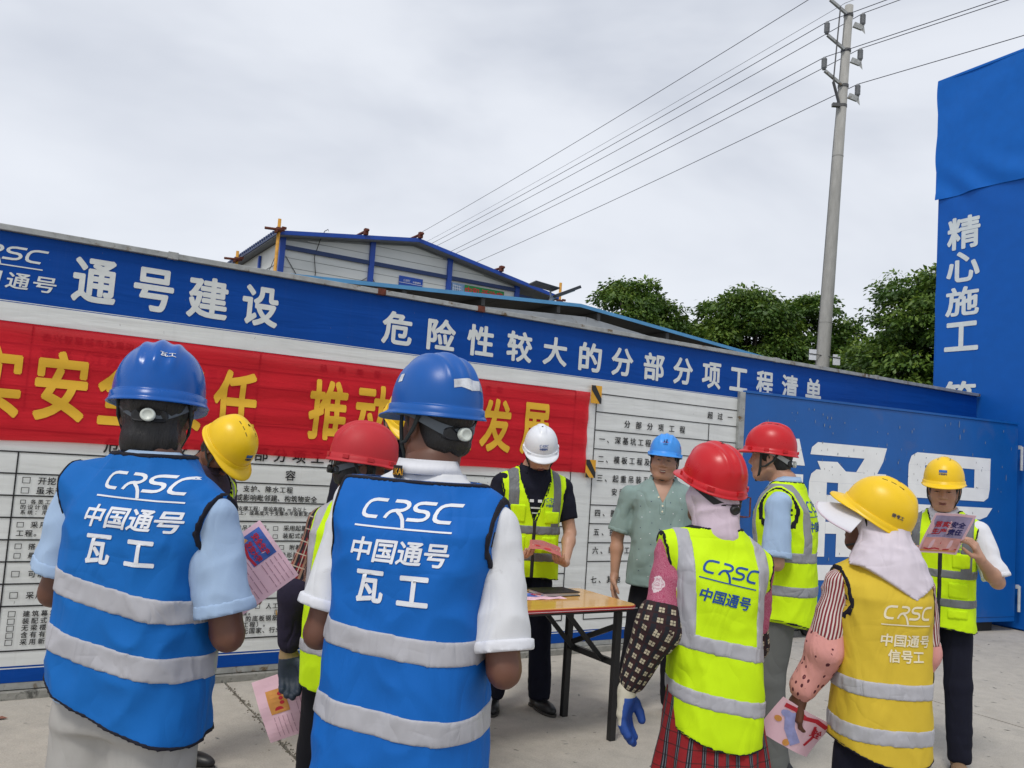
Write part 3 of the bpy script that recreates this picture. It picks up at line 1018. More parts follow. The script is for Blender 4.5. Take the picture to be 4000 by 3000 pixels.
def person(label, loc, yaw, H, p, skin, top, pants, shoes='shoe_black', vest=None, helmet=None, hair=True, hair_len=.0,
           sleeve=.62, sleeve_r=(.066, .062), shirt_extra=None, fine=.008, hands=None, face=False, fat=0.0, seed=1, collar=None, cuff=None, top_mat_sleeve=None,
           shirt_hem=.86, over=None, shirt_v=None, skirt=None, legs=None, pants_w=1.0):
    if legs: p.set_legs(legs)
    root = empty('person', (loc[0], loc[1], 0), math.radians(yaw), H / 1.70)
    tag(root, label, 'person', 'construction workers gathered for the safety briefing' if vest or True else None)
    hands = hands or {}
    # ---- body
    xs = [v[0] for a in p.arm.values() for v in a[:3]] + [-.22, .22]
    ys = [v[1] for a in p.arm.values() for v in a[:3]] + [-.16, .16, p.hO[1] - .12]
    zs = [v[2] for a in p.arm.values() for v in a[:3]]
    g = G((min(xs) - .08, min(ys) - .09, .0), (max(xs) + .08, max(ys) + .09, 1.56), .0105)
    f = loft(g, SHIRT, p, -.016)
    f = np.maximum(f, .84 - g.Z)
    f = shoulders(g, f, p, -.012)
    for s in 'LR':
        sh, el, wr, d2 = p.arm[s]
        f = smin(f, rc(g, sh, el, .049, .040), .02)
        bk = (d2 - (el - sh) / np.linalg.norm(el - sh)); bk = -bk / (np.linalg.norm(bk) + 1e-6)
        f = smin(f, rc(g, el + bk * .012, el + bk * .013, .031, .031), .012)
        f = smin(f, smin(rc(g, el, el + (wr - el) * .3, .038, .041), rc(g, el + (wr - el) * .3, wr, .041, .0255), .02), .012)
        hp, kn, an, _t = p.leg[s]
        f = smin(f, rc(g, hp, kn, .078, .052), .03)
        f = smin(f, rc(g, kn, an, .050, .036), .02)
    nb = np.array([p.cx(1.44), p.cy(1.44) - .01, 1.43]); nt_ = p.hO.astype(float) + p.hM.astype(float) @ np.array([0, -.026, -.045])
    f = smin(f, rc(g, nb, nt_, .062, .056), .03)
    V, Q = nets(g, f)
    VS = [V]; QS = [Q]
    hb = G(tuple(p.hO - .17), tuple(p.hO + .17), .0045 if face else .006)
    q = head_field(hb, p)
    fh = head_sdf(q, fat)
    fh = smin(fh, rc(hb, nb, nt_, .061, .055), .03)
    fh = np.maximum(fh, (nb[2] + .02) - hb.Z)
    V2, Q2 = nets(hb, fh)
    QS.append(Q2 + len(V)); VS.append(V2); nv = len(V) + len(V2)
    for s in 'LR':
        sh, el, wr, d2 = p.arm[s]
        hd = hands.get(s, {})
        if hd.get('glove'): continue
        nrm = hd.get('n', (-1 if s == 'R' else 1, 0, 0)); side = hd.get('side', (0, 1, 0)); dd = hd.get('d', d2)
        gg = G(tuple(wr - .03 + np.minimum(0, np.array(dd) / np.linalg.norm(dd) * .2) - .06), tuple(wr + .03 + np.maximum(0, np.array(dd) / np.linalg.norm(dd) * .2) + .06), .0036 if hd else .006)
        fq = hand_sdf(gg, wr, dd, nrm, side, hd.get('curl', .35))
        fq = smin(fq, rc(gg, wr - d2 * .08, wr, .0275, .0255), .015)
        V3, Q3 = nets(gg, fq)
        VS.append(V3); QS.append(Q3 + nv); nv += len(V3)
    me = np_mesh('body', np.concatenate(VS), np.concatenate(QS))
    link_mesh('body', me, M[skin], root, True)
    # ---- gloves
    for s in 'LR':
        hd = hands.get(s, {})
        if hd.get('glove'):
            sh, el, wr, d2 = p.arm[s]
            dd = np.array(hd.get('d', d2), float); dd /= np.linalg.norm(dd)
            nrm = hd.get('n', (-1 if s == 'R' else 1, 0, 0)); side = hd.get('side', (0, 1, 0))
            gg = G(tuple(wr - .05 + np.minimum(0, dd * .2) - .06), tuple(wr + .05 + np.maximum(0, dd * .2) + .06), .0036)
            fq = hand_sdf(gg, wr, dd, nrm, side, hd.get('curl', .35), .0055)
            fq = smin(fq, rc(gg, wr - d2 * .055, wr, .034, .031), .012) + wob(gg, 7, 150) * .0009
            gl, _, _ = sm_mesh('glove', gg, fq, M[hd['glove']], root)
            nn = np.array(nrm, float); nn -= dd * (nn @ dd); nn /= np.linalg.norm(nn)
            plane = (gg.X - wr[0]) * nn[0] + (gg.Y - wr[1]) * nn[1] + (gg.Z - wr[2]) * nn[2]
            along = (gg.X - wr[0]) * dd[0] + (gg.Y - wr[1]) * dd[1] + (gg.Z - wr[2]) * dd[2]
            reg = np.minimum(-(plane - .006), -(along - .115))
            sm_mesh('palm_coating', gg, np.maximum(np.maximum(fq - .0014, reg), -(along - .02)), M[hd['coat']], gl)
    # ---- trousers and shoes
    lx = [v[0] for a in p.leg.values() for v in a[:3]]; ly = [v[1] for a in p.leg.values() for v in a[:3]]
    g = G((min(lx) - .16, min(ly) - .17, .03), (max(lx) + .16, max(ly) + .19, 1.02), .011)
    f = np.maximum(loft(g, np.array([(.70, .160, .125), (.84, .160, .122), (.95, .145, .110), (1.02, .138, .102)]), p, .000), .80 - g.Z)
    for s in 'LR':
        hp, kn, an, _t = p.leg[s]
        f = smin(f, rc(g, hp, kn, .086 * pants_w, .072 * pants_w), .03)
        f = smin(f, rc(g, kn, an - np.array([0, 0, .0]), .072, .062), .02)
    f = f + wob(g, seed + 50, 26, (1, 1, .55)) * .0055 + wob(g, seed + 51, 60, (.6, .6, 1.6)) * .0025 * np.clip((.5 - g.Z) * 3, .2, 1)
    f = f + .022 * np.clip((g.Z - .76) * 8, 0, 1) / pants_w ** 4
    f = np.maximum(np.maximum(f, g.Z - .985), .055 - g.Z)
    sm_mesh('trousers', g, f, M[pants], root)
    for s in 'LR':
        hp, kn, an, toe = p.leg[s]
        c, s_ = math.cos(toe), math.sin(toe)
        g = G((-.06, -.11, 0), (.06, .21, .12), .006)
        f = ell(g, (0, .075, .030), (.044, .118, .040))
        f = smin(f, ell(g, (0, -.045, .045), (.037, .050, .055)), .03)
        f = np.maximum(smin(f, rc(g, (0, -.03, .06), (0, -.02, .11), .040, .040), .02), .010 - g.Z)
        xf = lambda V, an=an, c=c, s_=s_: np.stack([an[0] + V[:, 0] * c - V[:, 1] * s_, an[1] + V[:, 0] * s_ + V[:, 1] * c, V[:, 2]], 1)
        sh_o, _, _ = sm_mesh('shoe', g, f, M[shoes], root, xf=xf)
        fs = np.maximum(np.minimum(ell(g, (0, .075, .006), (.047, .122, .06)), ell(g, (0, -.045, .006), (.041, .054, .06))), g.Z - .014)
        sm_mesh('sole', g, fs, M['sole'], sh_o, xf=xf)
    # ---- shirt: torso and sleeves
    cut_s = sleeve if isinstance(sleeve, dict) else {'L': sleeve, 'R': sleeve}
    g = G((min(xs) - .10, min(ys) - .10, shirt_hem - .02), (max(xs) + .10, max(ys) + .10, 1.53), fine + .001)
    f = loft(g, SHIRT, p, .004)
    f = shoulders(g, f, p, .002)
    ft = f.copy()
    chain_f = {}
    for s in 'LR':
        sh, el, wr, d2 = p.arm[s]
        t = cut_s[s]
        if t <= 1:
            e_ = sh + (el - sh) * t; d1 = (el - sh) / np.linalg.norm(el - sh)
            a_ = rc(g, sh, sh + (el - sh) * (t + .12), sleeve_r[0], sleeve_r[1])
            cutp = (g.X - e_[0]) * d1[0] + (g.Y - e_[1]) * d1[1] + (g.Z - e_[2]) * d1[2]
        else:
            a_ = smin(rc(g, sh, el, sleeve_r[0], sleeve_r[1] * .95), rc(g, el, el + (wr - el) * min(1.0, t - 1 + .1), sleeve_r[1] * .95, sleeve_r[1] * .75), .03)
            e_ = el + (wr - el) * (t - 1)
            dw = (wr - el) / np.linalg.norm(wr - el)
            cutp = (g.X - e_[0]) * dw[0] + (g.Y - e_[1]) * dw[1] + (g.Z - e_[2]) * dw[2]
        f = smin(f, np.maximum(a_, cutp), .022)
    f = f + wob(g, seed + 10, 30, (1, 1, .8)) * .0052 + np.abs(wob(g, seed + 11, 38)) * .0062 - .002
    cutneck = np.sqrt((g.X - nb[0]) ** 2 + (g.Y - nb[1] - .012) ** 2) - .066
    f = np.maximum(f, np.where(g.Z > 1.42, -cutneck, -1))
    if shirt_v:
        wv = np.clip((g.Z - shirt_v[0]) * shirt_v[1], 0, .07)
        f = np.maximum(f, np.where((g.Y > p.cy(g.Z)) & (g.Z > shirt_v[0]), wv - np.abs(g.X - p.cx(g.Z)), -1))
    f = np.maximum(f, np.where(np.abs(g.X - nb[0]) < .13, g.Z - 1.458, -1))
    hem = shirt_hem - g.Z
    f = np.maximum(f, hem)
    shirt, SV, SQ = sm_mesh('shirt', g, f, M[top], root, attr=(lambda V: mixed_attr(V, p)))
    if cuff:
        for s in 'LR':
            sh, el, wr, d2 = p.arm[s]; t = cut_s[s]
            if t > 1: continue
            d1 = (el - sh) / np.linalg.norm(el - sh); e_ = sh + (el - sh) * t
            al = (g.X - e_[0]) * d1[0] + (g.Y - e_[1]) * d1[1] + (g.Z - e_[2]) * d1[2]
            a_ = rc(g, sh, sh + (el - sh) * (t + .12), sleeve_r[0], sleeve_r[1]) + wob(g, seed + 10, 30, (1, 1, .8)) * .0052 + np.abs(wob(g, seed + 11, 38)) * .0062 - .002
            sm_mesh('sleeve_cuff', g, smax(np.maximum(a_ - cuff[0], al - .006), -(al + cuff[1]), .004), M[cuff[2]], shirt)
    if collar:
        NB = 36
        mb = MB(); V1 = []
        colw, op = collar.get('h', .034), collar.get('open', 0)
        base = nb + np.array([0, .004, .022])
        for i in range(NB + 1):
            ph = op / 2 + (2 * PI - op) * i / NB       # opening faces forward
            c, s_ = math.sin(ph), math.cos(ph)
            fr = max(0, s_)
            for (rr, zz) in ((.066, .0), (.067, .022), (.070, .028), (.079 + .030 * fr, .002 - .018 * fr), (.076 + .030 * fr, .001 - .018 * fr), (.068, .023)):
                V1.append((base[0] + rr * c * p.wide, base[1] + rr * s_ * max(1.0, p.deep) + .0, base[2] + zz * (colw / .034) - .022 * fr))
        K = 6
        Fc = [(i * K + k, (i + 1) * K + k, (i + 1) * K + (k + 1) % K, i * K + (k + 1) % K) for i in range(NB) for k in range(K)]
        mb.add(V1, Fc); co_ = mb.build('collar', M[collar['mat']], shirt, True)
        if collar.get('edge'): MB().tube([V1[i * K + 3] for i in range(NB + 1)], .0016, 5).build('collar_edge', M[collar['edge']], co_, True)
    if skirt:
        gg = G((-.30, -.27, skirt[1] - .03), (.30, .27, skirt[2] + .02), .010)
        fl = np.clip(skirt[2] - gg.Z, 0, 1)
        f = (np.abs(gg.X / (.160 + .13 * fl)) ** 2.3 + np.abs((gg.Y) / (.118 + .11 * fl)) ** 2.3 + 1e-9) ** (1 / 2.3)
        f = (f - 1) * .15 + np.sin(np.arctan2(gg.Y, gg.X) * 9 + 1.2 * np.sin(gg.Z * 12)) * .012 * np.clip((fl - .12) * 5, 0, 1)
        f = np.maximum(np.maximum(f, skirt[1] + .03 * np.sin(gg.X * 9) - gg.Z), gg.Z - skirt[2])
        sm_mesh('apron', gg, f, M[skirt[0]], root, attr=planar_attr)
    # ---- sleeve covers
    for oc in (over or []):
        sh, el, wr, d2 = p.arm[oc['side']]
        chain = [sh, el, wr]
        pt = lambda t: sh + (el - sh) * t if t <= 1 else el + (wr - el) * (t - 1)
        A_, B_ = pt(oc['t0']), pt(oc['t1'])
        lo = np.minimum(np.minimum(A_, B_), el) - .12; hi = np.maximum(np.maximum(A_, B_), el) + .12
        gg = G(tuple(lo), tuple(hi), .0065)
        r0, r1, r2 = oc['r']
        f = smin(rc(gg, A_, el, r0, r1), rc(gg, el, B_, r1, r2), .03)
        dA = (el - A_) / np.linalg.norm(el - A_); dB = (B_ - el) / np.linalg.norm(B_ - el)
        f = f + wob(gg, seed + 30, 55, (1, 1, .5)) * .004 * oc.get('puff', 1) + np.abs(wob(gg, seed + 31, 90, (1, 1, .3))) * .0025
        al = (gg.X - A_[0]) * dA[0] + (gg.Y - A_[1]) * dA[1] + (gg.Z - A_[2]) * dA[2]
        bl = (gg.X - B_[0]) * dB[0] + (gg.Y - B_[1]) * dB[1] + (gg.Z - B_[2]) * dB[2]
        pinch = .014 * np.exp(-(bl / .02) ** 2) + .006 * np.exp(-(al / .012) ** 2)
        f = np.maximum(np.maximum(f + pinch, -al), bl)
        sm_mesh('sleeve_cover', gg, f, M[oc['mat']], root, attr=seg_attr(chain))
    # ---- vest
    vo = None
    if vest:
        v = dict(hem=.74, hem_curve=.03, wa=.178, top_x=.185, armpit=1.20, bands=[(1.10, .052), (.90, .052)], vstrip=None, piping='black_trim', band='reflect', zip=False, inflate=0, neck=.082, amp=.009, tip=.168, hem_tilt=0, neckz=0.0)
        v.update(vest)
        g = G((-.30 * p.wide - .02 + min(0, p.leanx), -.27 + min(0, p.lean), v['hem'] - .10), (.30 * p.wide + .02 + max(0, p.leanx), .27 + max(0, p.lean) + p.belly, 1.52), fine)
        f = loft(g, VEST, p, v['inflate'], 2.7)
        for sg in (-1, 1):
            sx_ = v['tip'] * p.wide
            f = smin(f, rc(g, (p.cx(1.44) + sg * .045, p.cy(1.44) - .005, 1.425), (p.cx(1.4) + sg * sx_, p.cy(1.4) - .005, 1.336 - sg * p.drop), .044 + v['inflate'], .078 + v['inflate']), .035)
        fold = wob(g, seed + 20, 15, (1, 1, .45)) * 1.25 * v['amp'] * np.clip((1.45 - g.Z) * 3, .15, 1.0)
        fold2 = np.abs(wob(g, seed + 21, 34, (1.1, 1.1, .8))) * v['amp'] * .7
        f = f + fold + fold2
        ax = np.abs(g.X - p.cx(g.Z))
        wa = np.interp(g.Z, [v['armpit'] - .05, v['armpit'], v['armpit'] + .035, v['armpit'] + .09, 1.34, 1.40, 1.47], [.50, .215 * p.wide, v['wa'] * p.wide + .014, v['wa'] * p.wide, (v['wa'] * .4 + v['top_x'] * .6) * p.wide, v['top_x'] * p.wide, v['top_x'] * p.wide]).astype(F32)
        c_arm = ax - wa
        zh = v['hem'] + v['hem_curve'] * (np.clip(np.abs(g.X) / .2, 0, 1) ** 2) + v['hem_tilt'] * g.X
        c_hem = zh - g.Z
        rn = np.sqrt((g.X - nb[0]) ** 2 + (g.Y - nb[1] - .010) ** 2)
        c_neck = np.where(g.Z > 1.36, v['neck'] - rn, -.2)
        c_neck = np.maximum(c_neck, g.Z - (1.462 + v['neckz']))
        if v['zip']:     # open V at the front
            wv = np.clip((g.Z - v['zip']) * .36, 0, .09)
            c_v = np.where((g.Y > p.cy(g.Z)) & (g.Z > v['zip'] - .01), (wv - np.abs(g.X - p.cx(g.Z))), -.2)
            c_neck = np.maximum(c_neck, c_v)
        cut = np.maximum(np.maximum(c_arm, c_hem), c_neck)
        vo, VV, VQ = sm_mesh('vest', g, np.maximum(f, cut), M[vest['mat']], root, smooth=4)
        bvh = BVHTree.FromPolygons([Vector(x) for x in VV.tolist()], VQ.tolist())
        if v['piping']:
            sm_mesh('piping', g, np.maximum(np.maximum(f - .0026, cut), -(cut + .0095)), M[v['piping']], vo, split=True, smooth=5)
        gz = g.Z
        for (zb, hw) in v['bands']:
            bd = np.abs(gz - zb + v.get('tilt', 0) * g.X) - hw / 2
            sm_mesh('reflective_band', g, np.maximum(np.maximum(f - .0032, bd), cut + .013), M[v['band']], vo, smooth=4)
        if v['vstrip']:
            x0, hw, zlow = v['vstrip']
            for s in (-1, 1):
                xo = (g.X - p.cx(gz)) * s - x0 + .02 * np.clip((1.36 - gz), 0, .3)
                reg = np.maximum(np.abs(xo) - hw, zlow - gz)
                sm_mesh('reflective_strip', g, np.maximum(np.maximum(f - .0032, reg), cut + .013), M[v['band']], vo, split=True, smooth=4)
        if v['zip']:
            reg = np.maximum(np.abs(g.X - p.cx(gz)) - .012, np.where(g.Y > p.cy(gz), -1, 1.))
            sm_mesh('zip', g, np.maximum(np.maximum(f - .0045, reg), cut), M['zip'], vo)
        for (px0, px1, pz0, pz1) in v.get('pockets', []):
            reg = np.maximum(np.maximum(px0 - g.X, g.X - px1), np.maximum(pz0 - gz, gz - pz1))
            reg = np.maximum(reg, np.where(g.Y > 0, -1, 1.))
            sm_mesh('pocket', g, np.maximum(f - .007, reg), M[vest['mat']], vo, split=True)
        for (sym, items, x_, z_, m_) in v.get('prints', []):
            if sym == 'back':
                decal('printed_lettering', bvh, items, (x_, -.3, z_), (1, 0, 0), (0, 0, 1), (0, 1, 0), .0014, M[m_], vo, cut=.011)
            else:
                decal('printed_lettering', bvh, items, (x_, .5, z_), (-1, 0, 0), (0, 0, 1), (0, -1, 0), .0014, M[m_], vo, cut=.011)
    # ---- hair
    if hair:
        hb2 = G(tuple(p.hO - .17), tuple(p.hO + .17), .005)
        q = head_field(hb2, p)
        hw_ = 1.0 + 2.2 * max(0, hair_len - .02)
        f = ell(q, (0, -.010, .030), (.083 * hw_, .100 * hw_, .096))
        f = smin(f, ell(q, (0, -.050 , -.045 - hair_len * .5), (.062 * hw_ ** 2, .048 * hw_, .040 + hair_len * .5)), .03)
        f = f + wob(q, seed + 3, 170, (1, 1, .12)) * .0032
        f = smax(f, q.Y - (.045 + .25 * q.Z), .006)
        f = smax(f, -(q.Z + .075 + hair_len - .25 * np.clip(q.Y + .04, 0, 1) * -1.0) + np.clip(q.Y + .03, 0, 1) * 1.1 + wob(q, seed + 4, 260, (1, 1, .04)) * .009, .003)
        sm_mesh('hair', hb2, f, M['hair'], root)
    Hm = lambda v: p.hM.astype(float) @ np.asarray(v, float) + p.hO
    if face:
        for s in (-1, 1):
            e_ = MB(); c0 = np.array([s * .031, .0925, .0035])
            def almond(hx, hz, y_, n=14):
                return [Hm((c0[0] + hx * math.cos(2 * PI * k / n), y_ - .10 * (hx * math.cos(2 * PI * k / n)) ** 2 * 20, c0[2] + hz * math.sin(2 * PI * k / n))) for k in range(n)]
            sq = face.get('open', .0030)
            a = almond(.0125, sq, c0[1]); b = almond(.0125, sq, c0[1] - .006)
            e_.add(a + b, [tuple(range(14)), tuple(range(14, 28))[::-1]] + [(k, (k + 1) % 14, 14 + (k + 1) % 14, 14 + k) for k in range(14)])
            ey = e_.build('eye', M['eye_white'], root)
            i_ = MB(); a = almond(.0058, sq * .98, c0[1] + .0009); b = almond(.0058, sq * .98, c0[1] - .003)
            i_.add(a + b, [tuple(range(14)), tuple(range(14, 28))[::-1]] + [(k, (k + 1) % 14, 14 + (k + 1) % 14, 14 + k) for k in range(14)])
            i_.build('iris', M['eye_dark'], ey)
            l_ = MB().tube([Hm((c0[0] + dx, c0[1] + .0008 - abs(dx) * .12, c0[2] + sq + .0006 - abs(dx) ** 2 * 14)) for dx in (-.014, -.007, 0, .007, .014)], [.0008, .0016, .0018, .0016, .0008], 6)
            l_.build('eyelashes', M['brow'], ey, True)
            b_ = MB().tube([Hm((s * (.014 + .011 * k), .0955 - .0035 * k - (.004 if k > 2 else 0), .0255 + (.0, .0022, .0018, -.0022)[k])) for k in range(4)], [.0018, .0036, .0034, .0014], 6)
            b_.build('eyebrow', M['brow'], root, True)
        mo = MB()
        up = [Hm((x, .0985 - x * x * 22, -.0595 + face.get('smile', 0) * x * x * 9 + .001 * (abs(x) < .006) * -1)) for x in np.linspace(-.025, .025, 9)]
        mo.tube(up, [.0008, .0024, .0030, .0032, .0028, .0032, .0030, .0024, .0008], 6)
        lo_ = [Hm((x, .0970 - x * x * 22, -.0680 + face.get('smile', 0) * x * x * 12 - face.get('gap', 0))) for x in np.linspace(-.022, .022, 9)]
        mo.tube(lo_, [.0008, .0028, .0036, .0040, .0040, .0040, .0036, .0028, .0008], 6)
        mo.build('lips', M['lip'], root, True)
        if face.get('gap'):
            te = MB().tube([Hm((x, .0955 - x * x * 22, -.0645 + face.get('smile', 0) * x * x * 10)) for x in np.linspace(-.019, .019, 9)], [.001, .003, .0034, .0036, .0036, .0036, .0034, .003, .001], 6)
            te.build('teeth', M['teeth'], root, True)
    hat = None
    if helmet:
        hat = add_helmet(root, p, **helmet)
    return root, vo, shirt, Hm, hat

def mixed_attr(V, p):
    """pattern coordinates on a shirt: limb coordinates on the sleeves, wrapped planar on the torso"""
    a = planar_attr(V)
    for s in 'LR':
        sh, el, wr, d2 = p.arm[s]
        L_ = seg_attr([sh, el, wr])(V)
        d = el - sh; Ln = np.linalg.norm(d); t = (V - sh) @ (d / Ln)
        r_ = np.linalg.norm((V - sh) - np.clip(t, 0, Ln)[:, None] * (d / Ln), axis=1)
        m = (np.abs(V[:, 0]) > .16) & (r_ < .12) & (np.sign(V[:, 0]) == (-1 if s == 'L' else 1))
        a[m] = L_[m]
    return a
# ------------------------------------------------------------------ ground
def concrete(name, base=(.44, .405, .345)):
    m, n, b = newmat(name)
    v = coords(n, kind='Object')
    a = noise(n, v, .9, 5, .6, .3); c_ = noise(n, v, 9, 6, .65); d_ = noise(n, v, 120, 4, .7)
    c = ramp(n, a, [(.3, tuple(x * .80 for x in base)), (.55, base), (.75, tuple(x * 1.14 for x in base))])
    c = mixc(n, .5, c, ramp(n, c_, [(.3, tuple(x * .75 for x in base)), (.7, tuple(x * 1.2 for x in base))]))
    k = ramp(n, noise(n, v, 26, 5, .75, .6), [(.66, (0, 0, 0)), (.72, (1, 1, 1))])
    c = mixc(n, fmath(n, 'MULTIPLY', k, .55), c, (.14, .13, .115))
    k2 = ramp(n, noise(n, v, 3.3, 6, .7, .8), [(.63, (0, 0, 0)), (.72, (1, 1, 1))])
    c = mixc(n, fmath(n, 'MULTIPLY', k2, .4), c, (.33, .23, .13))
    k3 = ramp(n, noise(n, v, 1.7, 7, .72, .9), [(.54, (0, 0, 0)), (.66, (1, 1, 1))])
    c = mixc(n, fmath(n, 'MULTIPLY', k3, .35), c, (.20, .19, .17))
    c = mixc(n, .22, c, ramp(n, d_, [(.35, (.12, .11, .10)), (.65, (.60, .58, .55))]))
    n.links.new(c, b.inputs['Base Color']); b.inputs['Roughness'].default_value = .9
    h = fmath(n, 'ADD', fmath(n, 'MULTIPLY', c_, .6), fmath(n, 'ADD', fmath(n, 'MULTIPLY', k, -.6), fmath(n, 'MULTIPLY', d_, .25)))
    bump(n, b, h, .55, .012)
    return m
M['concrete'] = concrete('concrete')
M['soil'] = mat('soil', (.16, .145, .115), .95, var=.25, vs=3, bmp=.6, bs=14, bd=.03)
M['ledge'] = mat('ledge', (.26, .255, .23), .9, var=.25, vs=9, bmp=.7, bs=40, bd=.01, stain=(.10, .10, .09), stain_cov=.56, stain_s=9)
M['crack'] = mat('crack', (.07, .065, .055), .95)

gd = raw('ground', [(-400, -400, -.04), (400, -400, -.04), (400, 400, -.04), (-400, 400, -.04)], [(0, 1, 2, 3)], M['soil'])
tag(gd, kind='structure')
BA = math.atan2(.529, .849)
A0 = (-2.713, 4.813, 0.0)
pav = empty('pavement', A0, BA); tag(pav, kind='structure')
r = random.Random(2)
def slab(u0, u1, v0, v1):
    mb = MB(); V = []; F = []
    # irregular edges along the joint
    N = 60
    def edge(u, v): return u + r.uniform(-.004, .004)
    top = [(edge(u0, 0), v0 + (v1 - v0) * k / N) for k in range(N + 1)] + [(edge(u1, 0), v1 - (v1 - v0) * k / N) for k in range(N + 1)]
    n_ = len(top)
    V = [(x, y, 0) for x, y in top] + [(x, y, -.035) for x, y in top]
    F = [tuple(range(n_))] + [(k, n_ + k, n_ + (k + 1) % n_, (k + 1) % n_) for k in range(n_)]
    o = raw('concrete_slab', V, F, M['concrete'], pav)
    bm = bmesh.new(); bm.from_mesh(o.data); bmesh.ops.recalc_face_normals(bm, faces=bm.faces)
    bm.to_mesh(o.data); bm.free()
ub = [-14, -7.8, -3.28, 1.222, 5.72, 10.2, 14.7]
for a, b in zip(ub[:-1], ub[1:]):
    slab(a + .007, b - .007, -6.0, -.02)
    slab(a + .007, b - .007, -12.0, -6.015)
# crumbled fines lying in the joint in view
mb = MB()
for k in range(260):
    y = r.uniform(-1.9, -.1); x = 1.222 + r.gauss(0, .012) + (.01 if r.random() < .3 else 0); s = r.uniform(.002, .007)
    mb.tube([(x, y, 0), (x + r.uniform(-.004, .004), y, s)], [s, s * .5], 4)
o = mb.build('joint_crumbs', M['soil'], pav); o['kind'] = 'stuff'
# small pits / flakes of broken surface on the slab
mb = MB()
for k in range(900):
    x = r.uniform(-1.5, 9); y = r.uniform(-5.2, -.15); a = r.uniform(0, 3.14); L_ = r.uniform(.006, .028); wd = L_ * r.uniform(.2, .45)
    ca, sa = math.cos(a), math.sin(a); P_ = []
    for t in range(6):
        an = t * PI / 3; rr = r.uniform(.7, 1.2)
        px, py = math.cos(an) * L_ * rr, math.sin(an) * wd * rr
        P_.append((x + px * ca - py * sa, y + px * sa + py * ca, .001))
    P_.append((x, y, .001 + wd * .35))
    mb.add(P_, [(t, (t + 1) % 6, 6) for t in range(6)])
o = mb.build('surface_flakes', M['ledge'], pav); o['kind'] = 'stuff'

# ------------------------------------------------------------------ notice board
def board_mat(name, col, streak=.5):
    m, n, b = newmat(name)
    v = coords(n, (1, 1, 1))
    c = ramp(n, noise(n, v, 2.5, 4, .6), [(.3, tuple(x * .93 for x in col)), (.7, tuple(min(1, x * 1.05) for x in col))])
    s = noise(n, coords(n, (9, 9, .35)), 3, 5, .7)
    k = ramp(n, s, [(.55, (0, 0, 0)), (.8, (1, 1, 1))])
    c = mixc(n, fmath(n, 'MULTIPLY', k, .28 * streak), c, (.30, .29, .25))
    sp = ramp(n, noise(n, coords(n, (1, 1, .4)), 60, 2, .5), [(.74, (0, 0, 0)), (.76, (1, 1, 1))])
    c = mixc(n, fmath(n, 'MULTIPLY', sp, .5), c, (.16, .155, .14))
    n.links.new(c, b.inputs['Base Color']); b.inputs['Roughness'].default_value = .55
    b.inputs['Specular IOR Level'].default_value = .35
    w_ = noise(n, coords(n, (.35, 1, 3.0)), 3.2, 3, .5, .4)
    bump(n, b, w_, .35, .03)
    return m
M['sheet_white'] = board_mat('sheet_white', (.72, .735, .72))
M['sheet_blue'] = board_mat('sheet_blue', (.001, .058, .315), .08)
M['sheet_blue'].node_tree.nodes['Principled BSDF'].inputs['Specular IOR Level'].default_value = .15
M['print_black'] = mat('print_black', (.012, .012, .014), .7)
M['title_white'] = mat('title_white', (.66, .69, .68), .6, var=.07, vs=12)
M['galv'] = mat('galv', (.36, .37, .36), .45, metal=.35, var=.2, vs=14, stain=(.15, .10, .05), stain_cov=.57, stain_s=9)
M['galv_pale'] = mat('galv_pale', (.52, .54, .54), .5, metal=.2, var=.12, vs=14, stain=(.28, .22, .14), stain_cov=.64, stain_s=7, stretch=(.4, .4, 1))
M['rust'] = mat('rust', (.13, .035, .02), .9, var=.4, vs=40, bmp=.5, bs=60)
M['panel_grey'] = mat('panel_grey', (.25, .26, .27), .6)

board = empty('notice_board', A0, BA)
tag(board, 'long hoarding board with blue title header above a white printed checklist table', 'notice board')
U0, U1 = -4.2, 9.66
MB().box(U0, U1, .004, .045, .085, 2.598).build('backing_panel', M['panel_grey'], board)
def strip(name, u0, u1, z0, z1, y, m_):
    return MB().box(u0, u1, y, y + .0035, z0, z1).build(name, m_, board)
strip('printed_sheet', U0, U1, .178, 2.203, -.0, M['sheet_white'])
strip('title_header', U0, U1, 2.2125, 2.598, -.0, M['sheet_blue'])
strip('header_line', U0, U1, 2.2032, 2.2040 + .0035, 0, M['sheet_blue'])
strip('header_line', U0, U1, 2.2077, 2.2123, 0, M['title_white'])
strip('footer_band', U0, 5.9, .087, .162, 0, M['sheet_blue'])
strip('footer_line', U0, 5.9, .1622, .1682, 0, M['title_white'])
strip('footer_line', U0, 5.9, .1684, .1778, 0, M['sheet_blue'])
strip('footer_band', 5.9, U1, .087, .1778, 0, M['sheet_blue'])
def bq(y): return lambda a, b, z: (a, y - z, b)
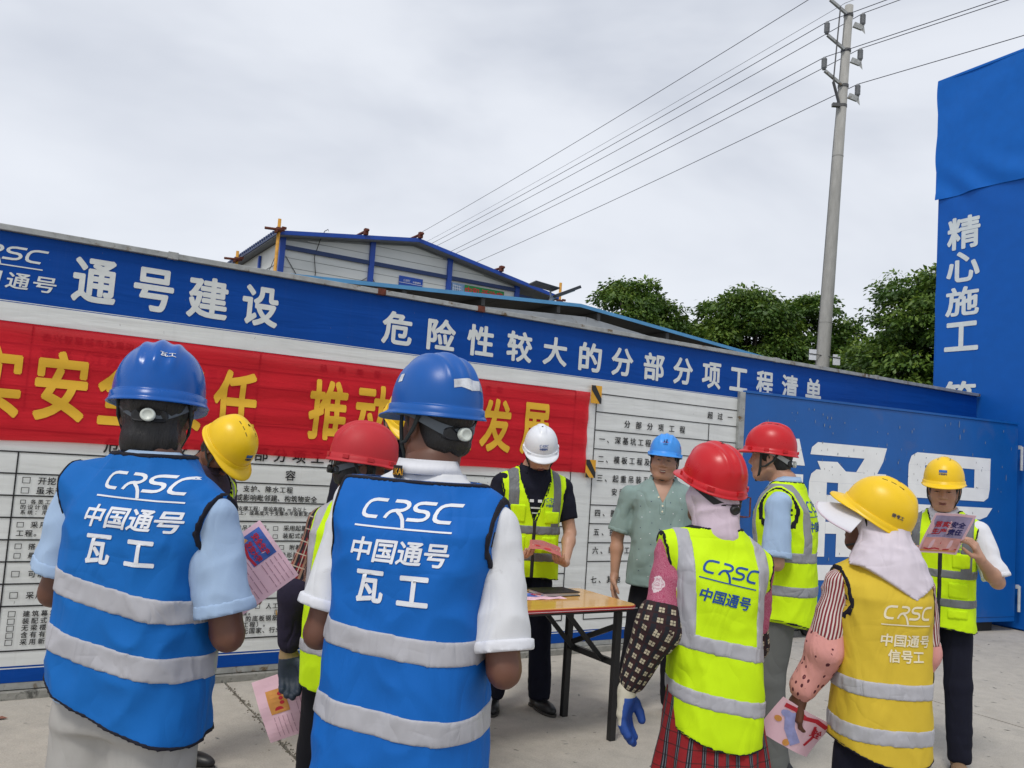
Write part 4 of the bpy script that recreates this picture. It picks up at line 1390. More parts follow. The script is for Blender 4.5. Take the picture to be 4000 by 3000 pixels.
# table rulings
Lr = MB()
def hl_(u0, u1, z, t=.0075): Lr.box(u0, u1, -.0032, -.0012, z - t / 2, z + t / 2)
def vl_(u, z0, z1, t=.0075): Lr.box(u - t / 2, u + t / 2, -.0045, -.0033, z0, z1)
for z in (2.092, 1.974, 1.864, 1.735, 1.615, 1.492, 1.368, 1.246, 1.123, 1.0, .876, .754, .631, .508, .262): hl_(-3.6, 3.808, z)
for z in (2.092, 1.942, 1.791, 1.638, 1.482, 1.180, 1.028, .874, .723, .262): hl_(4.025, 9.4, z)
vl_(-.04, .262, 1.368); vl_(-.04, 1.6, 2.092); vl_(3.808, .262, 2.092); vl_(4.025, .262, 2.092); vl_(5.315, .262, 1.942); vl_(1.256, 1.6, 2.092); vl_(2.40, .262, 1.368)
Lr.build('table_ruling', M['print_black'], board)
TX = []
def put(text, u0, zb, h, pitch, bold=.020):
    bold = .020
    s = h / .93
    for i, ch in enumerate(text):
        if ch == ' ': continue
        V, F = glyphs(ch, s, bold)
        if len(V) == 0: continue
        V = V.copy(); V[:, 0] += u0 + i * pitch; V[:, 1] += zb + .095 * s
        TX.append((V, F))
def boxmark(u0, z0, u1, z1):
    w_ = .0032
    for a, b, c_, d_ in ((u0, u1, z0, z0 + w_), (u0, u1, z1 - w_, z1), (u0, u0 + w_, z0 + w_, z1 - w_), (u1 - w_, u1, z0 + w_, z1 - w_)):
        TX.append((np.array([[a, c_], [b, c_], [b, d_], [a, d_]]), [(0, 1, 2, 3)]))
put('危险性较大的分部分项工程', .389, 1.388, .088, .1263, .018)
put('内', 1.10, 1.272, .066, .06); put('容', 1.489, 1.271, .066, .06)
put('设', 2.80, 1.275, .045, .06); put('计', 2.93, 1.275, .045, .06)
put('泰兴智慧城市及周边', .01, 2.005, .045, .055); put('通号（江苏）', .01, 1.89, .075, .085); put('有限公司', .86, 1.885, .062, .072)
put('结构类型', 1.66, 2.012, .05, .13); put('项目负责人', 1.6, 1.892, .05, .115); put('框架', 2.96, 2.0, .05, .1); put('员', 3.06, 1.885, .05, .1)
for z0, z1, u0, u1 in ((1.193, 1.228, -.006, .034), (1.136, 1.170, -.007, .033), (1.078, 1.10, -.004, .023), (.946, .975, -.008, .026), (.825, .855, -.006, .028), (.773, .802, -.006, .028), (.669, .703, -.007, .033), (.551, .586, -.004, .037)):
    boxmark(u0, z0, u1, z1)
for z in (.449, .408, .370, .332, .293): boxmark(0, z, .036, z + .032)
put('开挖深度超过3m（含3m）的', .071, 1.188, .042, .0478); put('挖、支护、降水工程', 1.131, 1.188, .040, .047)
put('虽未超过3m但地质条件、周围环境和', .067, 1.134, .041, .0478); put('或影响毗邻建、构筑物安全', 1.184, 1.131, .041, .0447)
put('各类工具式模板工程：滑模', .047, 1.077, .026, .036); put('板支撑工程：搭设高度5m及以上', 1.171, 1.067, .030, .0322)
put('的设计值10kN/m2及以上', -.002, 1.047, .027, .036); put('以上，或高度大于支撑水平投影宽度', 1.181, 1.040, .028, .0325)
put('系统：用于钢结构安装', .001, 1.018, .025, .036)
put('采用非常规起重设备', .059, .943, .036, .045); put('重吊装工程。', 1.201, .942, .034, .040); boxmark(1.441, .943, 1.474, .971); put('采用起重机械进行', 1.509, .942, .036, .040)
put('工程。', -.008, .895, .036, .044); put('程。', 1.362, .893, .034, .04); boxmark(1.444, .891, 1.476, .918); put('装配式起重机', 1.509, .893, .034, .04)
put('搭设高度24m及以上', .060, .822, .034, .045); boxmark(1.491, .819, 1.524, .849); put('）', 1.43, .818, .034, .04); put('附着', 1.56, .818, .034, .04)
put('悬挑式脚手架工程', .062, .772, .034, .045); put('异形脚手架', 1.505, .768, .034, .042)
put('可能影响行人、交通', .074, .666, .038, .047); put('采用矿山法、盾构法', .076, .548, .038, .047)
for t_, z in (('建筑幕墙安装工程', .448), ('装配式建筑混凝土', .408), ('无梁楼盖结构地下', .370), ('含有有限空间作业', .331), ('采用新技术、新工', .292)): put(t_, .072, z, .033, .0445)
boxmark(1.372, .445, 1.402, .475); put('人工挖孔桩工程', 1.440, .441, .036, .043)
put('工程。', 1.245, .405, .034, .043); boxmark(1.501, .405, 1.53, .434)
put('的底板钢筋绑扎', 1.316, .365, .035, .043); put('及工程）。', 1.26, .328, .034, .043); put('全，尚无国家、行业标准', 1.174, .288, .036, .043)
put('超过一定规模的', 5.290, 1.988, .062, .127, .014)
put('分部分项工程', 4.330, 1.832, .062, .126, .014)
for t_, z in (('一、深基坑工程', 1.690), ('二、模板工程及支撑体系', 1.527), ('三、起重吊装及起重机械', 1.371)): put(t_, 4.073, z, .060, .0835, .014)
put('安装拆卸工程', 4.235, 1.262, .058, .0835, .014)
for t_, z in (('四、脚手架工程', 1.087), ('五、拆除工程', .931), ('六、暗挖工程', .782), ('七、其他', .546)): put(t_, 4.073, z, .058, .0835, .014)
boxmark(5.36, 1.70, 5.40, 1.745); put('开挖深度', 5.44, 1.70, .045, .055)
flat('printed_lettering', TX, bq(-.0055), M['print_black'], board)
T2 = []
for ch, a, b in (('通', .130, .367), ('号', .459, .689), ('建', .771, 1.02), ('设', 1.108, 1.344)):
    T2.append(fit(ch, a, b, 2.260, 2.525, .030))
for ch, c_ in zip('危险性较大的分部分项工程清单', (2.202, 2.557, 2.89, 3.241, 3.58, 3.933, 4.273, 4.625, 4.967, 5.317, 5.668, 6.022, 6.376, 6.726)):
    T2.append(fit(ch, c_ - .117, c_ + .117, 2.262 + (.01 if ch in '大工' else 0), 2.500 - (.012 if ch == '工' else 0), .030))
for k, ch in enumerate('中国通号'):
    a = -.474 + .136 * k; T2.append(fit(ch, a, a + .118, 2.282, 2.372, .020, shear=.12))
for V, F in logo_crsc(.068): T2.append((V * np.array([1.3, 1.0]) + np.array([-.245, 2.447]), F))
flat('title_character', T2[:18], bq(-.0022), M['title_white'], board, each=True)
flat('title_logo', T2[18:], bq(-.0022), M['title_white'], board)
# rail, footing
Rl = MB().box(U0, 9.68, -.032, .05, 2.600, 2.634); Rl.build('top_rail', M['galv'], board, bevel=.003)
for u in (.66, 2.05, 2.86, 6.15, 7.7):
    MB().box(u - .03, u + .03, -.036, .055, 2.596, 2.640).build('rail_joint', M['rust'] if u in (2.05, 2.86) else M['galv'], board, bevel=.002)
MB().box(U0, 9.66, -.004, .045, .050, .0845).build('bottom_rail', M['galv'], board)
x = U0
while x < 9.6:
    x1 = min(9.6, x + r.uniform(.45, .9)); MB().box(x + .006, x1 - .006, -.035, .06, -.02, .046 + r.uniform(-.004, .002)).build('footing_block', M['ledge'], board, bevel=.004); x = x1
# paint drips on the lower board
dr = []
for pts, w_ in (([(1.63, .315), (1.61, .29), (1.605, .24), (1.60, .19), (1.585, .15), (1.563, .089)], .006), ([(1.60, .30), (1.62, .27), (1.618, .25)], .010), ([(1.655, .26), (1.65, .22)], .008), ([(1.645, .235), (1.643, .205)], .003), ([(1.51, .43), (1.515, .40)], .008)):
    dr.append(stroke(pts, w_, 0))
M['paint_drip'] = mat('paint_drip', (.50, .28, .05), .5)
flat('paint_drip', dr, bq(-.0085), M['paint_drip'], board)
for u in (4.02, 5.0):
    pass

# ------------------------------------------------------------------ red banner
def banner_mat(name, col, tr):
    m, n, b = newmat(name)
    v = coords(n)
    c = ramp(n, noise(n, v, 3, 4, .6), [(.3, tuple(x * .92 for x in col)), (.7, tuple(x * 1.08 for x in col))])
    n.links.new(c, b.inputs['Base Color']); b.inputs['Roughness'].default_value = .75; b.inputs['Specular IOR Level'].default_value = .2
    bump(n, b, noise(n, coords(n, (.3, 1, 2.5)), 5, 3, .55, .6), .5, .02)
    t = n.nodes.new('ShaderNodeBsdfTransparent'); x_ = n.nodes.new('ShaderNodeMixShader'); x_.inputs[0].default_value = tr
    t.inputs[0].default_value = (.9, .25, .25, 1)
    o_ = n.nodes['Material Output']
    n.links.new(b.outputs[0], x_.inputs[1]); n.links.new(t.outputs[0], x_.inputs[2]); n.links.new(x_.outputs[0], o_.inputs['Surface'])
    return m
M['banner_red'] = banner_mat('banner_red', (.74, .018, .036), .40)
M['banner_gold'] = mat('banner_gold', (.76, .44, .025), .7, var=.08, vs=4)
ban = empty('banner', A0, BA)
tag(ban, 'long red cloth banner with big golden characters stretched over the white board', 'banner')
def bw(u, z):   # cloth relief
    return -.016 - .006 * math.sin(z * 34 + 1.1 * math.sin(u * 1.7)) * (.4 + .6 * abs(math.sin(u * .9 + .4))) - .004 * math.sin(u * 5.1 + z * 9)
NU, NZ = 220, 26; bu0, bu1, bz0, bz1 = -3.3, 3.941, 1.431, 2.093
V = []; F = []
for i in range(NU + 1):
    for j in range(NZ + 1):
        u = bu0 + (bu1 - bu0) * i / NU; z = bz0 + (bz1 - bz0) * j / NZ
        z += (.006 * math.sin(u * 2.3) + .003 * math.sin(u * 7)) * (1 if j == 0 else 0)
        V.append((u, bw(u, z), z))
for i in range(NU):
    for j in range(NZ):
        a = i * (NZ + 1) + j; F.append((a, a + NZ + 1, a + NZ + 2, a + 1))
raw('banner_cloth', V, F, M['banner_red'], ban, True)
T3 = []
for ch, c_ in zip('落实安全责任推动安全发展', (-.53, -.20, .135, .46, .79, 1.12, 1.74, 2.07, 2.40, 2.74, 3.07, 3.432)):
    T3.append(fit(ch, c_ - .136, c_ + .136, 1.553, 1.958, .030))
def decal_plane(name, items, fn, m_, parent, cut=.05):
    V, F, Z = merge2d(items)
    bm = bmesh.new(); vs = [bm.verts.new((a, b, z)) for (a, b), z in zip(V, Z)]
    for q in F:
        try: bm.faces.new([vs[i] for i in q])
        except ValueError: pass
    bmesh.ops.triangulate(bm, faces=bm.faces)
    for _ in range(3):
        ed = [e_ for e_ in bm.edges if e_.calc_length() > cut]
        if not ed: break
        bmesh.ops.subdivide_edges(bm, edges=ed, cuts=1); bmesh.ops.triangulate(bm, faces=[f for f in bm.faces if len(f.verts) > 3])
    for v in bm.verts: v.co = fn(v.co.x, v.co.y, v.co.z)
    me = bpy.data.meshes.new(name); bm.to_mesh(me); bm.free()
    return link_mesh(name, me, m_, parent, False)
for it in T3: decal_plane('banner_character', [it], lambda u, z, l: (u, bw(u, z) - .0035 - l, z), M['banner_gold'], ban, .03)

M['tape_yellow'] = mat('tape_yellow', (.72, .36, .02), .5)
M['tape_black'] = mat('tape_black', (.015, .015, .016), .5)
for (u0, u1, z0, z1), lb in (((3.945, 4.052, 2.006, 2.153), 'yellow and black hazard tape patch holding the upper corner of the red banner'), ((3.935, 4.036, 1.400, 1.545), 'yellow and black hazard tape patch holding the lower corner of the red banner')):
    hz = empty('hazard_tape', A0, BA); tag(hz, lb, 'hazard tape', 'hazard tape patches on the banner corners')
    MB().box(u0, u1, -.031, -.028, z0, z1).build('tape', M['tape_yellow'], hz)
    w_, h_ = u1 - u0, z1 - z0
    def cl(poly):
        return [(min(max(x_, u0), u1), z_) for x_, z_ in poly]
    for pts in ([(u0, z1), (u0 + .35 * w_, z1), (u1, z0 + .30 * h_), (u1, z0), (u1 - .12 * w_, z0), (u0, z0 + .74 * h_)], [(u0, z0 + .30 * h_), (u0 + .40 * w_, z0), (u0, z0)] if z0 < 1.9 else [(u0, z0), (u0 + .001, z0), (u0, z0 + .001)]):
        n_ = len(pts)
        raw('tape_stripe', [(a, -.0325, b) for a, b in pts], [tuple(range(n_))], M['tape_black'], hz)

# ------------------------------------------------------------------ blue steel gate
M['gate_blue'] = mat('gate_blue', (.002, .096, .365), .42, var=.10, vs=1.5, bmp=.15, bs=3, bd=.02, stain=(.02, .10, .34), stain_cov=.6, stain_s=2.5)
M['gate_white'] = mat('gate_white', (.84, .85, .84), .5, var=.06, vs=5, stain=(.30, .30, .28), stain_cov=.72, stain_s=16)
M['dark_rubber'] = mat('dark_rubber', (.015, .015, .015), .8)
GA = math.atan2(.416, .909)
gate = empty('gate', (2.142, 7.793, 0), GA)
tag(gate, 'large blue steel gate leaf with oversized white characters behind the workers', 'gate')
MB().box(.03, 3.885, 0, .05, .155, 2.262).build('gate_panel', M['gate_blue'], gate, bevel=.004)
MB().box(-.035, .028, -.006, .056, .12, 2.268).build('gate_stile', M['galv'], gate, bevel=.004)
MB().box(.03, 3.885, -.010, .060, 2.263, 2.285).build('top_rail', M['gate_blue'], gate)
MB().box(.03, 3.885, .004, .056, .105, .153).build('bottom_rail', M['gate_blue'], gate)
GL = []
def poly(*p): GL.append((np.array(p, float), [tuple(range(len(p)))]))
def rect(x0, x1, z0, z1): poly((x0, z0), (x1, z0), (x1, z1), (x0, z1))
poly((.40, 1.63), (.781, 1.63), (.698, 1.882), (.545, 1.875), (.46, 1.80))                 # the tick
poly((.36, 1.30), (.765, 1.30), (.765, 1.545), (.40, 1.545)); rect(.60, .765, .693, 1.2995)   # foot of the walking radical
poly((.30, .548), (1.90, .548), (1.96, .62), (1.96, .6925), (.30, .6925))
poly((.845, 1.745), (1.558, 1.745), (1.451, 1.606), (1.736, 1.600), (1.815, 1.725), (1.862, 1.866), (.935, 1.867), (.862, 1.815))
poly((.937, 1.685), (.986, 1.6035), (1.312, 1.6035), (1.198, 1.69))
poly((1.312, 1.6035), (.93, 1.6035), (.865, 1.56), (.842, 1.486), (1.862, 1.486), (1.862, 1.6025), (1.451, 1.6034))
for x0, x1 in ((.842, 1.070), (1.216, 1.421), (1.599, 1.862)): rect(x0, x1, .772, 1.4855)
for z0, z1 in ((1.227, 1.365), (.993, 1.106)):
    rect(1.0705, 1.2155, z0, z1); rect(1.4215, 1.5985, z0, z1)
# second character
poly((2.175, 1.528), (2.42, 1.528), (2.42, 1.728), (2.178, 1.728)); poly((2.178, 1.7285), (3.430, 1.7285), (3.433, 1.857), (2.300, 1.856), (2.215, 1.815))
poly((3.177, 1.528), (3.428, 1.528), (3.430, 1.728), (3.177, 1.728)); poly((2.26, 1.390), (3.335, 1.390), (3.405, 1.43), (3.428, 1.5275), (2.175, 1.5275), (2.195, 1.43))
poly((2.10, 1.195), (3.285, 1.195), (3.39, 1.228), (3.477, 1.323), (2.10, 1.323))
poly((2.35, .975), (2.55, 1.1945), (2.32, 1.1945)); poly((2.35, .86), (3.10, .86), (3.22, .90), (3.25, .9745), (2.35, .9745)); poly((3.02, .62), (3.22, .70), (3.25, .8595), (3.02, .8595)); poly((2.45, .50), (3.08, .50), (3.20, .6195), (2.55, .6195))
flat('gate_lettering', GL, lambda a, b, z: (a, -.0035 - z, b), M['gate_white'], gate)
# paint splashes
mb = MB()
for k in range(95):
    u = r.uniform(.1, 3.8); z = r.choice([r.uniform(.3, 2.2), r.uniform(1.5, 2.2)]); hh = r.uniform(.004, .020) * (2.2 if r.random() < .06 else 1); ww = r.uniform(.003, .006)
    P_ = [(u + ww * math.sin(t * PI / 4) * (1 if t != 4 else .3), -.0065, z + hh * math.cos(t * PI / 4)) for t in range(8)]
    mb.add(P_, [tuple(range(8))])
o = mb.build('paint_splashes', mat('splash', (.20, .24, .30), .6), gate); o['kind'] = 'stuff'
mb = MB()
for k in range(90):
    u = r.uniform(.4, 3.3); z = r.uniform(.6, 1.85); hh = r.uniform(.004, .014); ww = r.uniform(.0015, .003)
    P_ = [(u + ww * math.sin(t * PI / 4), -.0075, z + hh * math.cos(t * PI / 4)) for t in range(8)]
    mb.add(P_, [tuple(range(8))])
o = mb.build('paint_chips', mat('chip', (.10, .09, .08), .8), gate); o['kind'] = 'stuff'
# pull handle: a thin rusty loop
MB().tube([(.10, -.004, 1.30), (.10, -.05, 1.30), (.10, -.05, 1.125), (.03, -.05, 1.122), (.03, -.004, 1.122)], .008, 8).build('pull_handle', M['rust'], gate)
for z0, z1 in ((1.757, 2.02), (.21, .49)):
    mb = MB().tube([(3.925, -.02, z0), (3.925, -.02, z1)], .016, 10); mb.box(3.89, 3.93, -.018, .0, z1 - .03, z1 + .012)
    mb.build('hinge', M['galv_pale'], gate)
for u in (1.0, 3.2):
    mb = MB(); mb.tube([(u, .085, .075), (u, .135, .075)], .075, 20); mb.build('gate_wheel', M['dark_rubber'], gate, bevel=.004)
MB().box(3.15, 3.6, .06, .3, .0, .13).build('wheel_housing', M['dark_rubber'], gate)

# ------------------------------------------------------------------ blue cloth clad gate pylon
PA = math.radians(90 + 28)      # direction from its near edge to its far edge
pyl = empty('gate_pylon', (5.223 + .4695 * 2.0, 10.49 - .8829 * 2.0, 0), PA)
tag(pyl, 'tall gate pillar wrapped in blue cloth with a vertical line of white characters', 'gate pillar')
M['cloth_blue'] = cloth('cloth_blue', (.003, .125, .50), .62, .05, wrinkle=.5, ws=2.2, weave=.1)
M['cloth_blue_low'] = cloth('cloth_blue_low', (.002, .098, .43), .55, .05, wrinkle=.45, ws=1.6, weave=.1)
# local x runs from the near edge (0) to the far edge (2.0); the face looks towards +y
def py(x, z, k):     # relief of the cloth face
    tt = math.exp(-((z - 6.5) / .35) ** 2)
    rr = .012 * math.sin(x * 5 + z * 7 + 1.5 * math.sin(z * 2.3)) * tt + .008 * math.sin(x * 2.2 - z * 1.4)
    sg_ = math.exp(-((z - 5.2) / .30) ** 2) * .016 * math.sin(x * 9 - z * 12 + math.sin(x * 4) * 1.4)
    return rr + sg_ * (1 if k else .5)
def face(name, x0, x1, z0, z1, y0, m_, k, NXX=50, NZZ=110, edge=None):
    V = []; F = []
    for i in range(NXX + 1):
        for j in range(NZZ + 1):
            x = x0 + (x1 - x0) * i / NXX; z = z0 + (z1 - z0) * j / NZZ
            xx = x + (edge(z) * (i / NXX) ** 3 if edge else 0)
            V.append((xx, y0 + py(x, z, k), z + (.012 * math.sin(x * 6) if j == 0 and k else 0)))
    for i in range(NXX):
        for j in range(NZZ):
            a = i * (NZZ + 1) + j; F.append((a, a + NZZ + 1, a + NZZ + 2, a + 1))
    return raw(name, V, F, m_, pyl, True)
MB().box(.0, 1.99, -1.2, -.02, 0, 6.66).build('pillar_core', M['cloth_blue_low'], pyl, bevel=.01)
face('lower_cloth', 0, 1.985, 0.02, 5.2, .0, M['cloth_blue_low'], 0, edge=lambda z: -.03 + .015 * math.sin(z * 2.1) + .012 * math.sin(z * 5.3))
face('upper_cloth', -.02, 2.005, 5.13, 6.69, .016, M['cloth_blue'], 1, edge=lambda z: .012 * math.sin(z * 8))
MB().box(1.992, 2.008, -1.2, .008, 5.15, 6.685).build('cloth_side', M['cloth_blue'], pyl)
MB().box(-.02, 2.01, -1.2, .022, 6.662, 6.70).build('cloth_top', M['cloth_blue'], pyl, bevel=.008)
GL2 = []
for ch, z0, z1 in (('精', 4.43, 4.84), ('心', 4.02, 4.40), ('施', 3.62, 3.92), ('工', 3.168, 3.525), ('筑', 2.43, 2.80)):
    if ch == '施': z0, z1 = 3.60, 3.96
    V, F = fit(ch, .165, .600, z0, z1, .028)
    GL2.append((V, F))
# reading direction runs from the far edge towards the near edge when seen from outside
for it in GL2: decal_plane('character', [it], lambda a, b, l: (2.0 - a, .005 + l + py(2.0 - a, b, 0), b), M['title_white'], pyl, .04)

# ------------------------------------------------------------------ open shed behind the board
M['roof_sky'] = mat('roof_sky', (.10, .34, .62), .5)
M['roof_under'] = mat('roof_under', (.10, .10, .10), .8)
M['purlin'] = mat('purlin', (.075, .075, .072), .7)
shed = empty('shed', A0, BA)
tag(shed, 'low open shed with light blue roof edge and grey beams just behind the board', 'shed')
S0 = .80
def roof_pair(name, x0, z0, x1, z1, t0, t1, y0, y1, m_):
    mb = MB(); V = [(x, y, z) for (x, zz) in ((x0, z0), (x1, z1)) for y in (y0, y1) for z in (zz + t0, zz + t1)]
    mb.add(V, [(0, 1, 3, 2), (4, 6, 7, 5), (0, 4, 5, 1), (2, 3, 7, 6), (0, 2, 6, 4), (1, 5, 7, 3)]); return mb.build(name, m_, shed)
pts_ = [(.2, 2.695), (4.385, 2.985), (8.9, 2.640)]
for (a, za), (b, zb) in zip(pts_[:-1], pts_[1:]):
    # corrugated sheets: one per bay
    n_ = 5
    for k in range(n_):
        xa = a + (b - a) * k / n_; xb = a + (b - a) * (k + 1) / n_
        fa = za + (zb - za) * k / n_; fb = za + (zb - za) * (k + 1) / n_
        roof_pair('roof_sheet', xa + .003, fa, xb - .003, fb, -.028, -.016 + (.003 if k % 2 else 0), S0, S0 + 3.6, M['roof_under'])
    roof_pair('roof_trim', a, za, b, zb, -.030, .002, S0 - .012, S0 - .001, M['roof_sky'])
    roof_pair('roof_skin', a, za, b, zb, -.012, -.002, S0, S0 + 3.6, M['roof_sky'])
bp = [(2.25 - 1.3, 2.750 - .081), (4.4946, 2.889), (8.4, 2.514)]
for (a, za), (b, zb) in zip(bp[:-1], bp[1:]):
    for yy in (S0 + .02, S0 + 3.3):
        mb = MB(); mb.beam((a, yy + .05, za - .055), (b, yy + .05, zb - .055), .06, .10); mb.build('roof_beam', M['galv_pale'], shed, bevel=.004)
def roofz(x):
    return pts_[0][1] + (x - pts_[0][0]) * .0693 if x < 4.385 else pts_[1][1] - (x - 4.385) * .0764
for x in (.9, 1.75, 2.6, 3.35, 4.15, 4.62, 5.5, 6.35, 7.2, 8.0):
    z = roofz(x)
    mb = MB(); mb.box(x - .018, x + .018, S0 + .012, S0 + 3.5, z - .098, z - .031); mb.build('purlin', M['purlin'], shed)
for x, y in ((4.50, S0 + .05), (1.0, S0 + .05), (8.2, S0 + .05), (1.0, S0 + 3.3), (4.5, S0 + 3.3), (8.2, S0 + 3.3)):
    zb_ = (2.889 - (4.4946 - x) * .062 if x < 4.5 else 2.889 - (x - 4.4946) * .096) - .11
    MB().box(x - .03, x + .03, y + .02, y + .08, 0, zb_).build('post', M['galv_pale'], shed)
mb = MB()
mb.tube([(4.4, S0 + .25, 2.99), (4.9, S0 + .3, 3.03), (5.6, S0 + .3, 2.94), (6.2, S0 + .25, 2.87)], .008, 6)
o = mb.build('power_cable', M['tape_black']); o.location = A0; o.rotation_euler = (0, 0, BA)
tag(o, 'thin black cable lying loose along the light blue shed roof edge', 'cable')

# ------------------------------------------------------------------ prefab site building
def panel_mat():
    m, n, b = newmat('sandwich_panel')
    c = ramp(n, noise(n, coords(n, (.4, 1, 1)), 2.5, 4, .6), [(.3, (.62, .65, .63)), (.7, (.72, .74, .72))])
    n.links.new(c, b.inputs['Base Color']); b.inputs['Roughness'].default_value = .5
    return m
M['sandwich'] = panel_mat()
M['trim_blue'] = mat('trim_blue', (.004, .06, .38), .45, var=.1)
M['trim_dark'] = mat('trim_dark', (.010, .035, .13), .5, var=.1)
M['soffit'] = mat('soffit', (.20, .215, .235), .8)
M['gutter'] = mat('gutter', (.012, .012, .013), .9)
BB = math.atan2(.51549, .8569)
BO = (-5.7496, 20.0, 0)
bld = empty('site_building', BO, BB)
tag(bld, 'white prefabricated site office with bright blue frame and shallow gable roof behind the board', 'building')
BW, BL = 6.63, 14.0
def gz_(x): return 6.92 - .141 * abs(x - 3.41) - (.041 * max(0, x - 3.41))
# gable wall: panels laid in courses, clipped under the roof line
for bay, (x0, x1) in enumerate(((.08, 2.22), (2.34, 4.43), (4.55, 6.58))):
    z = 0.0
    while z < 6.8:
        z1 = z + .235
        def top(x): return min(z1 - .012, gz_(x) - .16)
        if min(top(x0), top(x1)) > z + .02 or max(top(x0), top(x1)) > z + .02:
            xa, xb = x0, x1
            # shorten the sloping courses
            if top(xa) <= z + .02:
                while top(xa) <= z + .02 and xa < xb: xa += .03
            if top(xb) <= z + .02:
                while top(xb) <= z + .02 and xb > xa: xb -= .03
            if xb - xa > .1:
                mid = [xa, (xa + xb) / 2, xb] if not (xa < 3.41 < xb) else [xa, 3.41, xb]
                V = []
                for x in mid:
                    V += [(x, -.010, z), (x, -.010, top(x)), (x, .05, z), (x, .05, top(x))]
                F = [(0, 4, 5, 1), (4, 8, 9, 5), (1, 5, 7, 3), (5, 9, 11, 7), (0, 1, 3, 2), (8, 10, 11, 9)]
                raw('wall_panel', V, F, M['sandwich'], bld)
        z = z1
V = [(0, .012, 0), (BW, .012, 0), (BW, .012, gz_(BW) - .1), (3.41, .012, gz_(3.41) - .1), (0, .012, gz_(0) - .1)]
raw('gable_wall', V, [(0, 1, 2, 3, 4)], mat('wall_seam', (.33, .35, .35), .7), bld)
MB().box(.02, .06, .1, BL, 0, 6.3).build('side_wall', M['sandwich'], bld)
MB().box(BW - .06, BW - .02, .1, BL, 0, 6.0).build('side_wall', M['sandwich'], bld)
for k in range(1, 24):
    MB().box(.008, .019, .1, BL, .25 * k, .25 * k + .012).build('wall_seam', M['soffit'], bld)
for x in (0, 2.28, 4.49, 6.63):
    MB().box(x - .065, x + .065, -.09, .03, 0, gz_(x) - .10).build('column', M['trim_blue'], bld)
for k in range(1, 8): MB().box(-.05, .005, 1.9 * k, 1.9 * k + .10, 0, 6.2).build('column', M['trim_blue'], bld)
MB().box(.066, 6.6, -.075, -.012, 6.06, 6.16).build('girt', M['trim_dark'], bld)
MB().box(.066, 6.6, -.075, -.012, 3.0, 3.14).build('girt', M['trim_dark'], bld)
for (xa, xb) in ((-.20, 3.41), (3.41, 7.86)):
    za, zb = gz_(xa), gz_(xb)
    V = [(x, y, z) for (x, zz) in ((xa, za), (xb, zb)) for y in (-.32, BL + .3) for z in (zz - .115, zz - .045)]
    mb = MB(); mb.add(V, [(0, 1, 3, 2), (4, 6, 7, 5), (0, 4, 5, 1), (2, 3, 7, 6), (0, 2, 6, 4), (1, 5, 7, 3)]); rf = mb.build('roof', M['soffit'], bld)
    V = [(x, y, z) for (x, zz) in ((xa, za), (xb, zb)) for y in (-.345, -.322) for z in (zz - .10, zz)]
    mb = MB(); mb.add(V, [(0, 1, 3, 2), (4, 6, 7, 5), (0, 4, 5, 1), (2, 3, 7, 6), (0, 2, 6, 4), (1, 5, 7, 3)]); mb.build('verge_trim', M['trim_blue'], rf)
    V = [(x, y, z) for (x, zz) in ((xa, za), (xb, zb)) for y in (-.320, BL + .3) for z in (zz - .044, zz - .012)]
    mb = MB(); mb.add(V, [(0, 1, 3, 2), (4, 6, 7, 5), (0, 4, 5, 1), (2, 3, 7, 6), (0, 2, 6, 4), (1, 5, 7, 3)]); mb.build('roof_skin', M['trim_blue'], rf)
# scalloped eave of the corrugated roof on the long side
mb = MB()
for k in range(70):
    y = -.2 + k * .2; mb.box(-.24, -.20, y, y + .11, 6.40, 6.455)
mb.build('eave_corrugation', M['trim_dark'], bld)['kind'] = 'stuff'
MB().box(-.225, -.205, -.3, BL, 6.325, 6.385).build('gutter', M['trim_dark'], bld)
# walkway side beam under the right overhang
mb = MB(); mb.beam((6.7, -.03, 5.98), (7.75, -.03, 5.90), .05, .08); mb.build('brace', M['trim_dark'], bld)
MB().box(7.66, 7.76, -.08, .0, 0, 6.0).build('column', M['trim_blue'], bld)
mb = MB()
for a, b in (((.10, -.03, 5.9), (.62, -.03, 5.2)), ((2.20, -.03, 5.72), (1.75, -.03, 5.4)), ((2.36, -.03, 5.72), (2.62, -.03, 5.3)), ((-.02, .5, 5.9), (-.02, 1.6, 5.2))): mb.tube([a, b], .008, 5)
mb.build('wind_brace', M['tape_black'], bld)
mb = MB().tube([(1.0, -.36, 6.62), (.98, -.37, 6.66), (.90, -.36, 6.60), (.88, -.1, 6.4), (.80, -.05, 6.0), (.86, -.05, 5.6), (.84, -.05, 5.2)], .010, 5)
mb.build('hanging_cable', M['tape_black'], bld, True)
# signs on the gable
sg1 = empty('wall_sign', BO, BB); tag(sg1, 'small blue company sign on the white gable wall', 'sign')
MB().box(3.07, 3.74, -.045, -.022, 5.25, 5.93).build('sign_panel', M['trim_blue'], sg1)
flat('sign_lettering', [(np.array(v) * .035 * np.array([1.1, 1]) + [3.28, 5.815], f) for v, f in logo_crsc()] + [fit('中国通号', 3.46, 3.68, 5.79, 5.835, .02), fit('会议室', 3.18, 3.62, 5.42, 5.58, .03), (np.array([[3.07, 5.755], [3.74, 5.755], [3.74, 5.765], [3.07, 5.765]]), [(0, 1, 2, 3)])], lambda a, b, z: (a, -.049 - z, b), M['print_white'], sg1)
sg2 = empty('wall_sign', BO, BB); tag(sg2, 'green advertising sign with red characters low on the white gable wall', 'sign')
M['sign_green'] = mat('sign_green', (.02, .26, .06), .6)
M['sign_sky'] = mat('sign_sky', (.22, .35, .55), .6, var=.5, vs=3)
MB().box(4.60, 4.98, -.045, -.022, 5.50, 6.0).build('sign_picture', M['sign_sky'], sg2)
